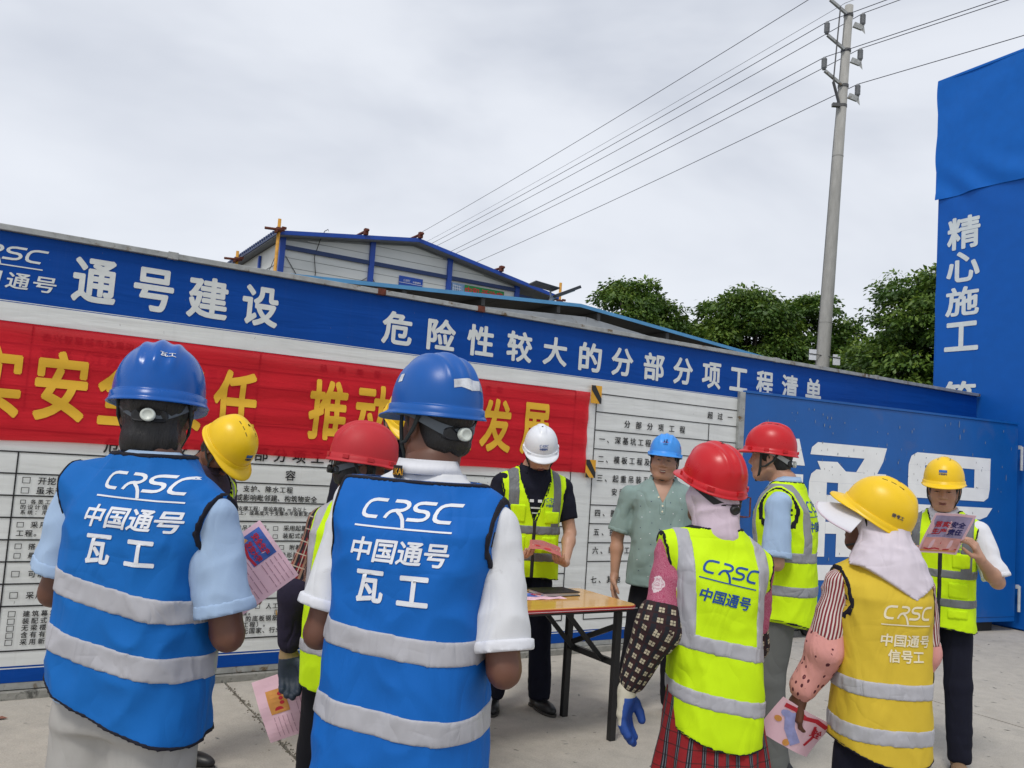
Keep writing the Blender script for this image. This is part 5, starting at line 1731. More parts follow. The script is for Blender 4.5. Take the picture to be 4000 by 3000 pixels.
MB().box(4.98, 6.22, -.045, -.022, 5.50, 6.0).build('sign_panel', M['sign_green'], sg2)
flat('sign_lettering', [fit('中和·活动房', 5.0, 6.18, 5.72, 5.96, .03)], lambda a, b, z: (a, -.050 - z, b), M['print_red'], sg2)
flat('sign_caption', [(np.array([[4.60, 5.50], [4.98, 5.50], [4.98, 5.70], [4.60, 5.70]]), [(0, 1, 2, 3)])], lambda a, b, z: (a, -.050 - z, b), M['print_white'], sg2)
flat('window_grid', [(np.array([[4.64 + .06 * k, 5.78], [4.65 + .06 * k, 5.78], [4.65 + .06 * k, 5.95], [4.64 + .06 * k, 5.95]]), [(0, 1, 2, 3)]) for k in range(4)] + [(np.array([[4.62, 5.77 + .08 * k], [4.88, 5.77 + .07 * k], [4.88, 5.785 + .07 * k], [4.62, 5.785 + .08 * k]]), [(0, 1, 2, 3)]) for k in range(3)], lambda a, b, z: (a, -.050 - z, b), M['print_white'], sg2)

# scaffold tubes holding the roof down
M['scaffold_yellow'] = mat('scaffold_yellow', (.55, .27, .03), .6, var=.2, vs=12, stain=(.2, .09, .04), stain_cov=.6)
def scaffold(x, y, z0, z1, label, clampz, cross=True):
    t = empty('scaffold_pole', BO, BB); tag(t, label, 'scaffold pole', 'yellow scaffold poles on the site building')
    MB().tube([(x, y, z0), (x, y, z1)], .040, 12).build('tube', M['scaffold_yellow'], t, True)
    mb = MB(); mb.box(x - .07, x + .07, y - .08, y + .08, clampz - .05, clampz + .05); mb.box(x + .05, x + .16, y - .09, y - .03, clampz + .02, clampz + .08); mb.box(x - .1, x - .04, y - .09, y + .02, clampz - .09, clampz - .02)
    mb.build('clamp', M['rust'], t, bevel=.01)
    if cross:
        MB().tube([(x - .34, y - .06, clampz - .03), (x + .12, y - .06, clampz + .0)], .032, 10).build('cross_tube', M['rust'], t, True)
scaffold(-.22, -.42, 0, 6.66, 'tall yellow scaffold pole at the near left corner of the white building', 6.40)
scaffold(-.36, 3.0, 0, 6.45, 'short yellow scaffold pole farther along the left eave of the building', 6.22)
scaffold(8.05, -.1, 0, 6.55, 'yellow scaffold pole top at the right eave beside the solar lamp', 6.0, False)
for x in (1.95, 3.43, 5.9):
    t = empty('tube_end', BO, BB); tag(t, {1.95: 'rusty scaffold tube end above the left slope of the building roof', 3.43: 'rusty clamped tube end at the ridge of the building roof', 5.9: 'rusty tube end on the right slope of the building roof'}[x], 'scaffold tube', 'rusty tube ends on the building roof')
    z = gz_(x)
    MB().tube([(x, -.50, z + .10), (x, 6.0, z + .10)], .036, 10).build('tube', M['rust'], t, True)
    MB().box(x - .05, x + .05, -.42, -.30, z + .0, z + .16).build('clamp', M['rust'], t, bevel=.01)

# ------------------------------------------------------------------ solar lamp
slp = empty('solar_lamp', (.42, 12.0, 0), math.radians(20))
tag(slp, 'solar powered floodlight on a grey arm beside the right eave of the building', 'street lamp')
M['lamp_grey'] = mat('lamp_grey', (.30, .32, .34), .5)
M['lamp_dark'] = mat('lamp_dark', (.03, .032, .035), .4)
M['led'] = mat('led', (.42, .42, .34), .3)
MB().tube([(0, 0, 0), (0, 0, 3.72), (.10, 0, 3.84), (.22, 0, 3.90)], .028, 10).build('arm', M['lamp_grey'], slp, True)
MB().tube([(.06, 0, 3.78), (.04, 0, 3.93)], .014, 8).build('stem', M['lamp_grey'], slp, True)
def tilted(cx_, cz_, hx, hy, t_, ang):
    def T(x, y, z):
        return (cx_ + x * math.cos(ang) - z * math.sin(ang), y, cz_ + x * math.sin(ang) + z * math.cos(ang))
    return MB().box(-hx, hx, -hy, hy, -t_, t_, T)
tilted(-.06, 3.975, .19, .14, .010, math.radians(-8)).build('solar_panel', M['lamp_dark'], slp, bevel=.003)
lh = tilted(.27, 3.925, .21, .14, .022, math.radians(26)).build('lamp_head', M['lamp_dark'], slp, bevel=.006)
tilted(.285, 3.905, .12, .08, .006, math.radians(26)).build('led_panel', M['led'], lh)

# ------------------------------------------------------------------ utility pole
M['pole_concrete'] = mat('pole_concrete', (.38, .375, .35), .85, var=.12, vs=5, bmp=.3, bs=30, bd=.01, stretch=(3, 3, .6))
M['insulator'] = mat('insulator', (.20, .21, .22), .35)
M['steel_dark'] = mat('steel_dark', (.12, .12, .12), .5, metal=.4)
M['wire'] = mat('wire', (.008, .010, .03), .6)
PX, PY = 6.84, 19.0
pole = empty('utility_pole', (PX, PY, 0))
tag(pole, 'tall tapering concrete power pole with three tiers of grey insulators', 'power pole')
TOP = 12.55
lx = lambda z: .035 * z        # slight lean to the right
MB().tube([(lx(z), 0, z) for z in (0, 4, 8, TOP)], [.185, .155, .125, .095], 28).build('shaft', M['pole_concrete'], pole, True)
for z in (5.0, 8.9): MB().tube([(lx(z), 0, z), (lx(z), 0, z + .02)], .190 - z * .0074, 28).build('casting_seam', M['pole_concrete'], pole)
wd = np.array([-.485, .875, 0])
tiers = [(12.32, 'arm'), (11.46, 'arm'), (10.60, 'arm')]
INS = []
def insul(x, y, z, parent):
    mb = MB(); pts = []; rad = []
    for k in range(7):
        pts += [(x, y, z + .035 + k * .032), (x, y, z + .050 + k * .032)]; rad += [.044 if k else .05, .066]
    pts = [(x, y, z), (x, y, z + .03)] + pts + [(x, y, z + .27), (x, y, z + .30)]
    rad = [.04, .045] + rad + [.05, .03]
    mb.tube(pts, rad, 14); mb.build('insulator', M['insulator'], parent, True)
    INS.append((PX + x, PY + y, z + .30))
for z, _ in tiers:
    x0 = lx(z)
    ar = MB(); ar.beam((x0 - .08, -.10, z - .02), (x0 - .50, -.16, z + .26), .06, .06); arm_ = ar.build('cross_arm', M['galv'], pole)
    insul(x0 - .52, -.16, z + .28, arm_)
    ar = MB(); ar.beam((x0 + .10, -.08, z - .26), (x0 + .30, -.10, z - .34), .06, .12); ar.add([(x0 + .12, -.06, z - .20), (x0 + .32, -.12, z - .26), (x0 + .36, -.12, z - .50)], [(0, 1, 2)])
    arm2 = ar.build('bracket', M['galv'], pole)
    insul(x0 + .30, -.10, z - .28, arm2)
    MB().tube([(x0, 0, z - .04), (x0, 0, z + .02)], .1085 + (12.5 - z) * .0075, 24).build('clamp_band', M['steel_dark'], pole)
mb = MB(); mb.beam((lx(10.6) - .30, -.18, 10.60), (lx(12.3) - .26, -.18, 12.42), .04, .02); mb.beam((lx(10.6) - .30, -.18, 10.60), (lx(10.1) - .10, -.10, 10.12), .06, .03); mb.build('brace', M['steel_dark'], pole)
mb = MB(); mb.box(lx(10.1) - .26, lx(10.1) - .08, -.16, -.06, 10.04, 10.12); mb.build('brace_foot', M['steel_dark'], pole)
MB().tube([(lx(10.1), 0, 10.08), (lx(10.1), 0, 10.14)], .120, 24).build('clamp_band', M['steel_dark'], pole)
for s, dz_ in ((-1, .0), (1, -.08)):
    sgn = empty('pole_tag', (PX, PY, 0)); tag(sgn, 'small white plate strapped to the %s side of the concrete pole' % ('left' if s < 0 else 'right'), 'sign', 'white plates on the concrete pole')
    MB().box(lx(4.2) + s * .27 - .08, lx(4.2) + s * .27 + .08, -.12, -.10, 4.12 + dz_, 4.36 + dz_).build('plate', M['print_white'], sgn)
MB().tube([(lx(4.2) - .35, -.125, 4.26), (lx(4.2) + .35, -.125, 4.20)], .012, 6).build('strap', M['steel_dark'], pole)
MB().tube([(lx(0) - .19, -.05, 0), (lx(9) - .16, -.08, 9), (lx(12.2) - .11, -.08, 12.2)], .007, 5).build('earth_wire', M['steel_dark'], pole)
# conductors
def wire(P, label, rad=.0085, sag=1.1, dl=None):
    mb = MB(); P = np.array(P)
    far = P + wd * 78 + np.array([0, 0, -.6]); near = P + np.array([.60, -.80, 0]) * 60 + np.array([0, 0, 1.2])
    pts = []
    for k in range(24, 0, -1):
        t = k / 24; pts.append(P + (far - P) * t - np.array([0, 0, sag * 4 * t * (1 - t)]))
    pts.append(P)
    for k in range(1, 25):
        t = k / 24; pts.append(P + (near - P) * t - np.array([0, 0, sag * 3.2 * t * (1 - t)]))
    mb.tube([tuple(q) for q in pts], rad, 6)
    o = mb.build('power_line', M['wire'], None, True)
    tag(o, label, 'power line', 'overhead power lines')
names = ['upper left', 'upper right', 'middle left', 'middle right', 'lower left', 'lower right']
for P, nm in zip(INS, names):
    wire(P, 'black overhead wire resting on the %s insulator of the concrete pole' % nm)
wire((PX + lx(12) - .15, PY - .2, 12.50), 'thin pale grey overhead wire passing the top of the concrete pole', .005)

# ------------------------------------------------------------------ trees
def leaf_mat():
    m, n, b = newmat('leaves')
    a = n.nodes.new('ShaderNodeAttribute'); a.attribute_name = 'leafvar'
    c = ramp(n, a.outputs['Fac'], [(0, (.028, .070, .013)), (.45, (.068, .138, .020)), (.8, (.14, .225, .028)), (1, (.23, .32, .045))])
    n.links.new(c, b.inputs['Base Color']); b.inputs['Roughness'].default_value = .5
    b.inputs['Specular IOR Level'].default_value = .45
    tr = n.nodes.new('ShaderNodeBsdfTranslucent'); n.links.new(c, tr.inputs[0])
    mx = n.nodes.new('ShaderNodeMixShader'); mx.inputs[0].default_value = .25
    n.links.new(b.outputs[0], mx.inputs[1]); n.links.new(tr.outputs[0], mx.inputs[2]); n.links.new(mx.outputs[0], n.nodes['Material Output'].inputs['Surface'])
    return m
M['leaves'] = leaf_mat()
M['bark'] = mat('bark', (.05, .042, .034), .9, var=.3, vs=8, bmp=.6, bs=20, bd=.02)
def tree(label, x, y, h, rx, ry, rz_, seed, nclump=90, nleaf=260, leaf=.15):
    nclump = int(nclump * 1.5); nleaf = int(nleaf * 1.15); leaf *= .98
    R = np.random.RandomState(seed)
    t = empty('tree', (x, y, 0)); tag(t, label, 'tree', 'trees growing beyond the site wall')
    cz = h - rz_
    # trunk and limbs
    mb = MB(); mb.tube([(0, 0, 0), (.06, .03, 1.5), (0, .05, cz - rz_ * .4), (.05, 0, cz + rz_ * .3)], [.24, .19, .13, .05], 10)
    # clumps
    C_ = []
    while len(C_) < nclump:
        v = R.normal(size=3); v /= np.linalg.norm(v)
        if v[2] < -.65: continue
        k = R.uniform(.45, 1.0) ** .5
        c = np.array([v[0] * rx * k, v[1] * ry * k, cz + v[2] * rz_ * k])
        C_.append((c, R.uniform(.45, .85) * min(rx, rz_) * .42))
    for c, rr in C_[::9]:
        mid = (c * .5 + np.array([0, 0, cz - rz_ * .3]) * .5)
        mb.tube([(0, .04, cz - rz_ * .45), tuple(mid), tuple(c)], [.09, .05, .02], 6)
    mb.build('trunk', M['bark'], t, True)
    VV = []; var = []
    for c, rr in C_:
        n_ = int(nleaf * (.6 + .8 * R.rand()))
        v = R.normal(size=(n_, 3)); v /= np.linalg.norm(v, axis=1)[:, None]
        v[:, 2] = np.where(v[:, 2] < -.3, -v[:, 2] * .5, v[:, 2])
        rad = rr * (.55 + .5 * R.rand(n_))[:, None] * np.array([1.15, 1.15, .8])
        P = c + v * rad
        # leaf: droops outwards
        out_ = v * np.array([1, 1, .25]) + R.normal(size=(n_, 3)) * .45 + np.array([0, 0, -.55])
        out_ /= np.linalg.norm(out_, axis=1)[:, None]
        side = np.cross(out_, R.normal(size=(n_, 3)) * .6 + np.array([0, 0, 1])); side /= np.linalg.norm(side, axis=1)[:, None]
        L_ = (leaf * (.6 + .7 * R.rand(n_)))[:, None]
        q = np.stack([P, P + out_ * L_ * .5 + side * L_ * .24, P + out_ * L_, P + out_ * L_ * .5 - side * L_ * .24], 1)
        VV.append(q.reshape(-1, 3))
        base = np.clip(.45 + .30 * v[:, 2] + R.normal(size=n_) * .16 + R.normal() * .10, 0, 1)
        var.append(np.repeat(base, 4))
    V = np.concatenate(VV); Q = np.arange(len(V)).reshape(-1, 4)
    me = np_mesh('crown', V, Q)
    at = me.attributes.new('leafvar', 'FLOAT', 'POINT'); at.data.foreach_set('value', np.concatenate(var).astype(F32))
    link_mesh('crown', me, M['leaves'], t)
tree('rounded broadleaf tree at the left end of the row, above the blue shed roof', 3.55, 25.5, 6.95, 1.55, 1.5, 2.3, 11, 75, 230)
tree('lower broadleaf tree between the leftmost tree and the wide middle tree', 5.35, 26.5, 6.0, 1.7, 1.5, 2.3, 12, 80, 240)
tree('wide middle broadleaf tree with several rounded tops left of the concrete pole', 6.95, 25.0, 7.0, 1.75, 1.6, 2.7, 13, 100, 250)
tree('broadleaf tree directly behind the concrete pole on its left', 8.9, 25.5, 6.9, 1.5, 1.6, 2.6, 14, 80, 240)
tree('small low broadleaf tree right of the concrete pole', 10.5, 24.5, 5.4, 1.8, 1.5, 2.2, 15, 90, 240)
tree('tall dark broadleaf tree rising beside the blue gate pillar', 9.45, 18.2, 6.35, 1.80, 1.9, 3.1, 16, 130, 300, .13)
tree('dark broadleaf tree partly hidden behind the blue gate pillar', 11.2, 18.8, 6.6, 1.7, 1.8, 3.2, 17, 100, 240, .13)
tree('low bushy tree just above the hoarding right of the pole base', 8.5, 20.8, 4.6, 1.3, 1.3, 2.0, 18, 70, 240, .13)
tree('low bushy tree above the hoarding left of the pole base', 6.3, 21.8, 4.6, 1.4, 1.3, 2.0, 19, 60, 220, .13)
# ------------------------------------------------------------------ folding table with things on it
def wood_mat():
    m, n, b = newmat('table_top')
    v = coords(n, (1.2, 14, 1))
    c = ramp(n, noise(n, v, 3, 5, .6, 1.2), [(.3, (.66, .33, .06)), (.5, (.78, .43, .10)), (.75, (.70, .36, .07))])
    n.links.new(c, b.inputs['Base Color']); b.inputs['Roughness'].default_value = .22; b.inputs['Coat Weight'].default_value = .5
    return m
M['table_top'] = wood_mat()
M['table_edge'] = mat('table_edge', (.42, .015, .02), .4)
M['table_leg'] = mat('table_leg', (.012, .012, .013), .45)
tb = empty('folding_table', (.80, 4.86, 0), BA)
tag(tb, 'folding table with glossy orange wooden top, red edge and black steel legs', 'table')
# local x along the board direction (negative = away to the left), y towards the board
def rrect(x0, x1, y0, y1, rad, n=5):
    P = []
    for cx_, cy_, a0 in ((x1 - rad, y1 - rad, 0), (x0 + rad, y1 - rad, 90), (x0 + rad, y0 + rad, 180), (x1 - rad, y0 + rad, 270)):
        for k in range(n + 1):
            a = math.radians(a0 + 90 * k / n); P.append((cx_ + rad * math.cos(a), cy_ + rad * math.sin(a)))
    return P
def slabpoly(name, P, z0, z1, m_, parent, bev=0):
    n_ = len(P); V = [(x, y, z0) for x, y in P] + [(x, y, z1) for x, y in P]
    F = [tuple(range(n_))[::-1], tuple(range(n_, 2 * n_))] + [(k, (k + 1) % n_, n_ + (k + 1) % n_, n_ + k) for k in range(n_)]
    o = raw(name, V, F, m_, parent)
    if bev:
        mo = o.modifiers.new('bevel', 'BEVEL'); mo.width = bev; mo.segments = 2
    return o
TW, TD = 1.45, .56
slabpoly('table_top', rrect(-TW, .0, 0, TD, .05), .728, .750, M['table_top'], tb, .002)
slabpoly('edge_band', rrect(-TW - .004, .004, -.004, TD + .004, .052), .727, .7265 + .018, M['table_edge'], tb)
MB().box(-TW + .01, -.01, -.0055, -.0042, .7325, .7345).build('edge_line', M['print_white'], tb)
MB().box(-TW + .05, -.05, .04, TD - .04, .705, .7265).build('apron_frame', M['table_leg'], tb)
for x in (-.10, -TW + .10):
    for y in (.035, TD - .075):
        MB().box(x - .020, x + .020, y, y + .035, 0, .705).build('leg', M['table_leg'], tb, bevel=.003)
    s = -1 if x > -.5 else 1
    mb = MB()
    mb.beam((x, .06, .42), (x, TD - .06, .42), .022, .035)
    mb.beam((x, .07, .62), (x, TD - .10, .45), .018, .03)
    mb.beam((x + s * .02, .14, .42), (x + s * .30, .14, .70), .016, .025)
    mb.beam((x + s * .02, TD - .14, .42), (x + s * .30, TD - .14, .70), .016, .025)
    mb.beam((x + s * .30, .12, .70), (x + s * .30, TD - .12, .70), .02, .02)
    mb.build('leg_brace', M['table_leg'], tb)
nbk = empty('notebook', (.33, 5.03, .751), math.radians(33))
tag(nbk, 'black covered notebook lying closed on the orange table', 'notebook')
M['book_black'] = mat('book_black', (.008, .008, .009), .62, bmp=.3, bs=120)
M['paper_edge'] = mat('paper_edge', (.62, .60, .56), .8)
slabpoly('page_block', rrect(-.125, .120, -.085, .085, .006), .003, .018, M['paper_edge'], nbk)
slabpoly('cover', rrect(-.132, .128, -.092, .092, .010), .0182, .0225, M['book_black'], nbk, .001)
slabpoly('cover', rrect(-.132, .128, -.092, .092, .010), .0, .0028, M['book_black'], nbk)

# ------------------------------------------------------------------ flyers
M['paper_pink'] = mat('paper_pink', (.90, .60, .69), .7, var=.03)
M['paper_salmon'] = mat('paper_salmon', (.50, .13, .12), .7, var=.05)
M['pic_blue'] = mat('pic_blue', (.06, .15, .52), .6, var=.4, vs=14)
M['pic_orange'] = mat('pic_orange', (.72, .33, .08), .6, var=.15, vs=20)
M['pic_sky'] = mat('pic_sky', (.40, .34, .55), .6, var=.35, vs=9)
M['pic_dusk'] = mat('pic_dusk', (.74, .36, .34), .6, var=.3, vs=12)
M['ink_grey'] = mat('ink_grey', (.50, .28, .36), .8)
M['ink_red'] = mat('ink_red', (.55, .02, .04), .6)
M['ink_navy'] = mat('ink_navy', (.02, .02, .16), .6)
def flyer(label, c, rgt, up, w_, h_, bend, content, paper='paper_pink', curl=0.0, group='pink printed flyers handed out to the workers'):
    """c centre; rgt/up in-plane axes; bend = depth of the bow across the width"""
    root = empty('flyer', (0, 0, 0)); root.location = c; tag(root, label, 'flyer', group)
    R_ = Vector(rgt).normalized(); Up = Vector(up); Up = (Up - R_ * Up.dot(R_)).normalized(); N_ = R_.cross(Up)     # N towards the reader
    def S(x, y, l=0):
        b = bend * (1 - (2 * x / w_) ** 2) + curl * (y / h_ + .5) ** 2 + .0015 * math.sin(x * 60 + y * 25)
        return R_ * x + Up * y + N_ * (b + l)
    NX, NY = 14, 18; V = []; F = []
    for sgn in (1, -1):
        for i in range(NX + 1):
            for j in range(NY + 1):
                V.append(S(-w_ / 2 + w_ * i / NX, -h_ / 2 + h_ * j / NY, .0003 * sgn))
    K = (NX + 1) * (NY + 1)
    for i in range(NX):
        for j in range(NY):
            a = i * (NY + 1) + j; F.append((a, a + NY + 1, a + NY + 2, a + 1)); F.append((K + a, K + a + 1, K + a + NY + 2, K + a + NY + 1))
    ring = [i * (NY + 1) for i in range(NX + 1)] + [NX * (NY + 1) + j for j in range(1, NY + 1)] + [i * (NY + 1) + NY for i in range(NX - 1, -1, -1)] + [j for j in range(NY - 1, 0, -1)]
    for a, b in zip(ring, ring[1:] + ring[:1]): F.append((a, b, K + b, K + a))
    sheet = raw('paper', V, F, M[paper], root, False)
    for it in content:
        kind, m_, data = it
        if kind == 'rect':
            x0, x1, y0, y1 = data
            items = [(np.array([[x0 + (x1 - x0) * i / 6, y] for i in range(7) for y in (y0, y1)]), [(2 * i, 2 * i + 2, 2 * i + 3, 2 * i + 1) for i in range(6)])]
            nm = 'printed_picture'; l = .0012
        elif kind == 'text':
            t_, x0, x1, y0, y1 = data; items = [fit(t_, x0, x1, y0, y1, .035)]; nm = 'lettering'; l = .0040
        elif kind == 'lines':
            x0, x1, y0, y1, n_ = data; items = []; rr = random.Random(int(x0 * 1e4) + n_)
            for k in range(n_):
                y = y1 + (y0 - y1) * k / n_; xx = x0
                while xx < x1 - .004:
                    e_ = min(x1 * (.55 if rr.random() < .08 else 1), xx + rr.uniform(.012, .05)); 
                    if e_ <= xx: break
                    items.append((np.array([[xx, y], [e_, y], [e_, y + .0022], [xx, y + .0022]]), [(0, 1, 2, 3)])); xx = e_ + rr.uniform(.0015, .006)
            nm = 'body_text'; l = .0012
        elif kind == 'blob':
            cx_, cy_, rx_, ry_ = data; items = [(np.array([[cx_ + rx_ * math.cos(k * PI / 6), cy_ + ry_ * math.sin(k * PI / 6)] for k in range(12)]), [tuple(range(12))])]; nm = 'printed_emblem'; l = .0020
        elif kind == 'stroke':
            pts, ww = data; items = [stroke(pts, ww, 0)]; nm = 'printed_ornament'; l = .0020
        Vv, Ff, Zz = merge2d(items)
        raw(nm, [S(a, b, l + z * .8) for (a, b), z in zip(Vv, Zz)], Ff, M[m_], sheet if nm != 'printed_picture' else sheet)
    return root
front = lambda w_, h_: [('rect', 'pic_sky', (-w_ * .44, w_ * .44, -h_ * .10, h_ * .44)), ('rect', 'pic_dusk', (-w_ * .44, w_ * .44, -h_ * .46, -h_ * .10)),
    ('text', 'ink_red', ('落实', -w_ * .37, -w_ * .01, h_ * .16, h_ * .31)), ('text', 'ink_navy', ('安全', w_ * .02, w_ * .37, h_ * .16, h_ * .31)), ('text', 'ink_red', ('生产', -w_ * .37, -w_ * .01, -h_ * .02, h_ * .13)), ('text', 'ink_navy', ('责任', w_ * .02, w_ * .37, -h_ * .02, h_ * .13)),
    ('lines', 'ink_navy', (-w_ * .30, w_ * .28, -h_ * .10, -h_ * .04, 2)), ('blob', 'ink_red', (w_ * .02, -h_ * .24, w_ * .07, h_ * .045)), ('blob', 'pic_orange', (w_ * .02, -h_ * .24, w_ * .04, h_ * .028)),
    ('stroke', 'ink_red', ([(-w_ * .44, -h_ * .36), (-w_ * .25, -h_ * .40), (-w_ * .1, -h_ * .37), (w_ * .1, -h_ * .41), (w_ * .44, -h_ * .37)], h_ * .03)), ('stroke', 'pic_orange', ([(-w_ * .44, -h_ * .42), (w_ * .0, -h_ * .44), (w_ * .44, -h_ * .41)], h_ * .03))]
# one flyer under the notebook
flyer('pink flyer lying flat on the orange table half under the black notebook', (.225, 4.90, .752), (.849, .529, 0), (-.529, .849, 0), .28, .20, .0008, [('rect', 'pic_blue', (-.12, .12, -.02, .08)), ('text', 'ink_red', ('安全生产', -.02, .11, .0, .05)), ('lines', 'ink_grey', (-.12, .12, -.09, -.03, 4))])
flyer('pink flyer lying on the left part of the orange table', (-.05, 4.74, .752), (.849, .529, 0), (-.529, .849, 0), .28, .20, .0008, [('lines', 'ink_grey', (-.12, .12, -.09, .08, 9))])

# litter on the slab
M['dry_leaf'] = mat('dry_leaf', (.22, .09, .06), .8)
M['butt'] = mat('butt', (.65, .63, .58), .8)
def leaf_thing(x, y, s, a, lb):
    V = [(0, 0, .004), (s * .5, s * .28, .012), (s, 0, .006), (s * .5, -s * .28, .010), (s * .5, 0, .003)]
    o = raw('fallen_leaf', [(x + vx * math.cos(a) - vy * math.sin(a), y + vx * math.sin(a) + vy * math.cos(a), z) for vx, vy, z in V], [(0, 1, 4), (1, 2, 4), (2, 3, 4), (3, 0, 4)], M['dry_leaf'])
    tag(o, lb, 'leaf', 'dry leaves on the concrete')
leaf_thing(-2.55, 4.50, .07, .3, 'dry reddish leaf on the concrete at the left edge below the board')
leaf_thing(-2.22, 4.88, .06, 1.1, 'dry brown leaf on the concrete close to the board foot behind the light grey trousers')
leaf_thing(-.06, 4.75, .035, 2.1, 'tiny dry leaf on the concrete under the orange table')
o = MB().tube([(-1.08, 4.62, .006), (-1.01, 4.60, .006)], .005, 8).build('cigarette_butt', M['butt']); tag(o, 'white cigarette butt on the concrete near the slab joint', 'cigarette butt')
# ------------------------------------------------------------------ the eleven people
def rot2(items, deg, dx=0, dy=0):
    a = math.radians(deg); c, s = math.cos(a), math.sin(a)
    return [(np.concatenate([np.stack([V[:, 0] * c - V[:, 1] * s + dx, V[:, 0] * s + V[:, 1] * c + dy], 1), V[:, 2:]], 1), F) for V, F in items]
def back_print(h, lines, deg=0, dx=0, sx=1.0):
    """CRSC mark with lines of characters underneath; lines = (text, half width, z from the mark, height, bold)"""
    it = logo_crsc(h, sx)
    for t_, hw, z_, hh, bo in lines:
        it.append(fit(t_, -hw, hw, z_, z_ + hh, bo, shear=.10 if t_ == '中国通号' else 0))
    return rot2(it, deg, dx, 0)
ONLY = None      # development aid: None builds everybody

def cast_1():
    p = Pose(lean=.01, drop=.028, head=(6, 26, 0), head_off=(-.03, .03, 0), arms={'L': ((-.24, .02, -1), (.35, .9, .15)), 'R': ((.26, .02, -1), (-.75, .9, .0))}, wide=1.08, deep=1.0)
    pr = back_print(.038, [('中国通号', .122, -.094, .053, .024)], 0, sx=1.18)
    pr += [fit('瓦', -.100, -.034, -.180, -.110, .03), fit('工', .004, .078, -.176, -.114, .03)]
    return person('worker in blue vest, clean glossy blue hard hat and light blue shirt, back to camera', (-.915, 2.20), -13, 1.715, p, 'skin_dark', 'shirt_lightblue', 'trouser_grey',
        vest=dict(mat='vest_blue', hem=.850, hem_curve=.0, hem_tilt=-.36, wa=.182, top_x=.204, tip=.170, bands=[(1.130, .058), (.995, .058)], prints=[('back', rot2(pr, -1), .048, 1.385, 'print_white')], amp=.010, inflate=.006, tilt=.17, neckz=.012, neck=.075),
        helmet=dict(mat_=M['helmet_blue'], style='tri', tilt=0, text=('瓦工', 166, 38, M['print_white'], .019)), pants_w=1.28, hair=True, hair_len=.060, sleeve=.80, sleeve_r=(.064, .078), cuff=(.0022, .028, 'shirt_lightblue'), fine=.0055, seed=3,
        collar=dict(mat='shirt_lightblue'), hands={'R': dict(curl=.5, n=(-.3, .2, 1), side=(-.6, .6, .4)), 'L': dict(curl=.5, n=(.3, .2, 1), side=(.6, .6, .4))})

def cast_2():
    p = Pose(lean=.015, drop=.016, armlen=1.12, head=(3, 54, 0), arms={'L': ((-.16, -.14, -1), (.35, .9, .05)), 'R': ((.20, -.20, -1), (-.30, .9, .10))}, wide=1.06, deep=1.05)
    pr = back_print(.039, [('中国通号', .118, -.100, .054, .024)], 0, sx=1.22)
    pr += [fit('瓦', -.094, -.024, -.190, -.118, .03), fit('工', .010, .084, -.188, -.122, .03)]
    r_, vo, shirt, Hm, hat = person('worker in blue vest, blue hard hat with silver foil tape and rolled white sleeves', (-.198, 2.14), -14, 1.735, p, 'skin_dark', 'shirt_white', 'trouser_black',
        vest=dict(mat='vest_blue_clean', hem=.66, hem_curve=.04, wa=.184, top_x=.192, tip=.160, inflate=.022, bands=[(1.072, .056), (.903, .056)], prints=[('back', pr, .002, 1.352, 'print_white')], amp=.010, tilt=.06, neckz=-.022, neck=.084),
        helmet=dict(mat_=M['helmet_blue_worn'], style='tri', tilt=3, foil=True, hs=.95), hair=True, sleeve={'L': .80, 'R': .86}, sleeve_r=(.063, .066), cuff=(.0080, .020, 'shirt_white_clean'), fine=.0055, seed=8,
        collar=dict(mat='shirt_white_clean', h=.046), hands={'R': dict(curl=.5, n=(-.3, .2, 1), side=(-.6, .6, .4)), 'L': dict(curl=.5, n=(.3, .2, 1), side=(.6, .6, .4))})
    # sizing sticker left on the collar
    mb = MB(); nb = np.array([p.cx(1.44), p.cy(1.44) - .01, 1.43])
    def T(a, h):
        return (nb[0] + (.089 + .0 * h) * math.cos(a), nb[1] + .004 + .089 * math.sin(a), nb[2] + .022 + h)
    a0 = math.radians(218)
    V = [T(a0 + .08 * k, h) for k in range(7) for h in (-.010, .020)]
    mb.add(V, [(2 * i, 2 * i + 2, 2 * i + 3, 2 * i + 1) for i in range(6)])
    st = mb.build('collar_label', M['tape_black'], shirt)
    Vv, Ff = fit('LIKAI', 0, .045, -.003, .013, .03)
    raw('label_lettering', [((nb[0] + .0905 * math.cos(a0 + x / .09 + .02)), nb[1] + .004 + .0905 * math.sin(a0 + x / .09 + .02), nb[2] + .022 + y) for x, y in Vv[:, :2]], Ff, M['tape_yellow'], st)

def cast_3():
    p = Pose(lean=.05, head=(46, -6, 0), head_off=(0, .08, -.04), arms={'L': ((-.15, .1, -1), (.2, .7, -.6)), 'R': ((.15, .1, -1), (-.2, .7, -.6))}, wide=1.0)
    person('worker in yellow hard hat with bowed head and plum shirt behind the left blue vest', (-1.45, 4.0), -108, 1.63, p, 'skin_dark', 'shirt_plum', 'trouser_black',
        vest=dict(mat='hivis', band='reflect_mid', zip=1.1, vstrip=(.125, .024, 1.1)), helmet=dict(mat_=M['helmet_yellow'], style='v', vents=True, logo='panel', knob='knob_white', tilt=-2), sleeve=.8, collar=dict(mat='shirt_plum'), seed=12, fine=.009,
        face=dict(open=.0020), hands={})

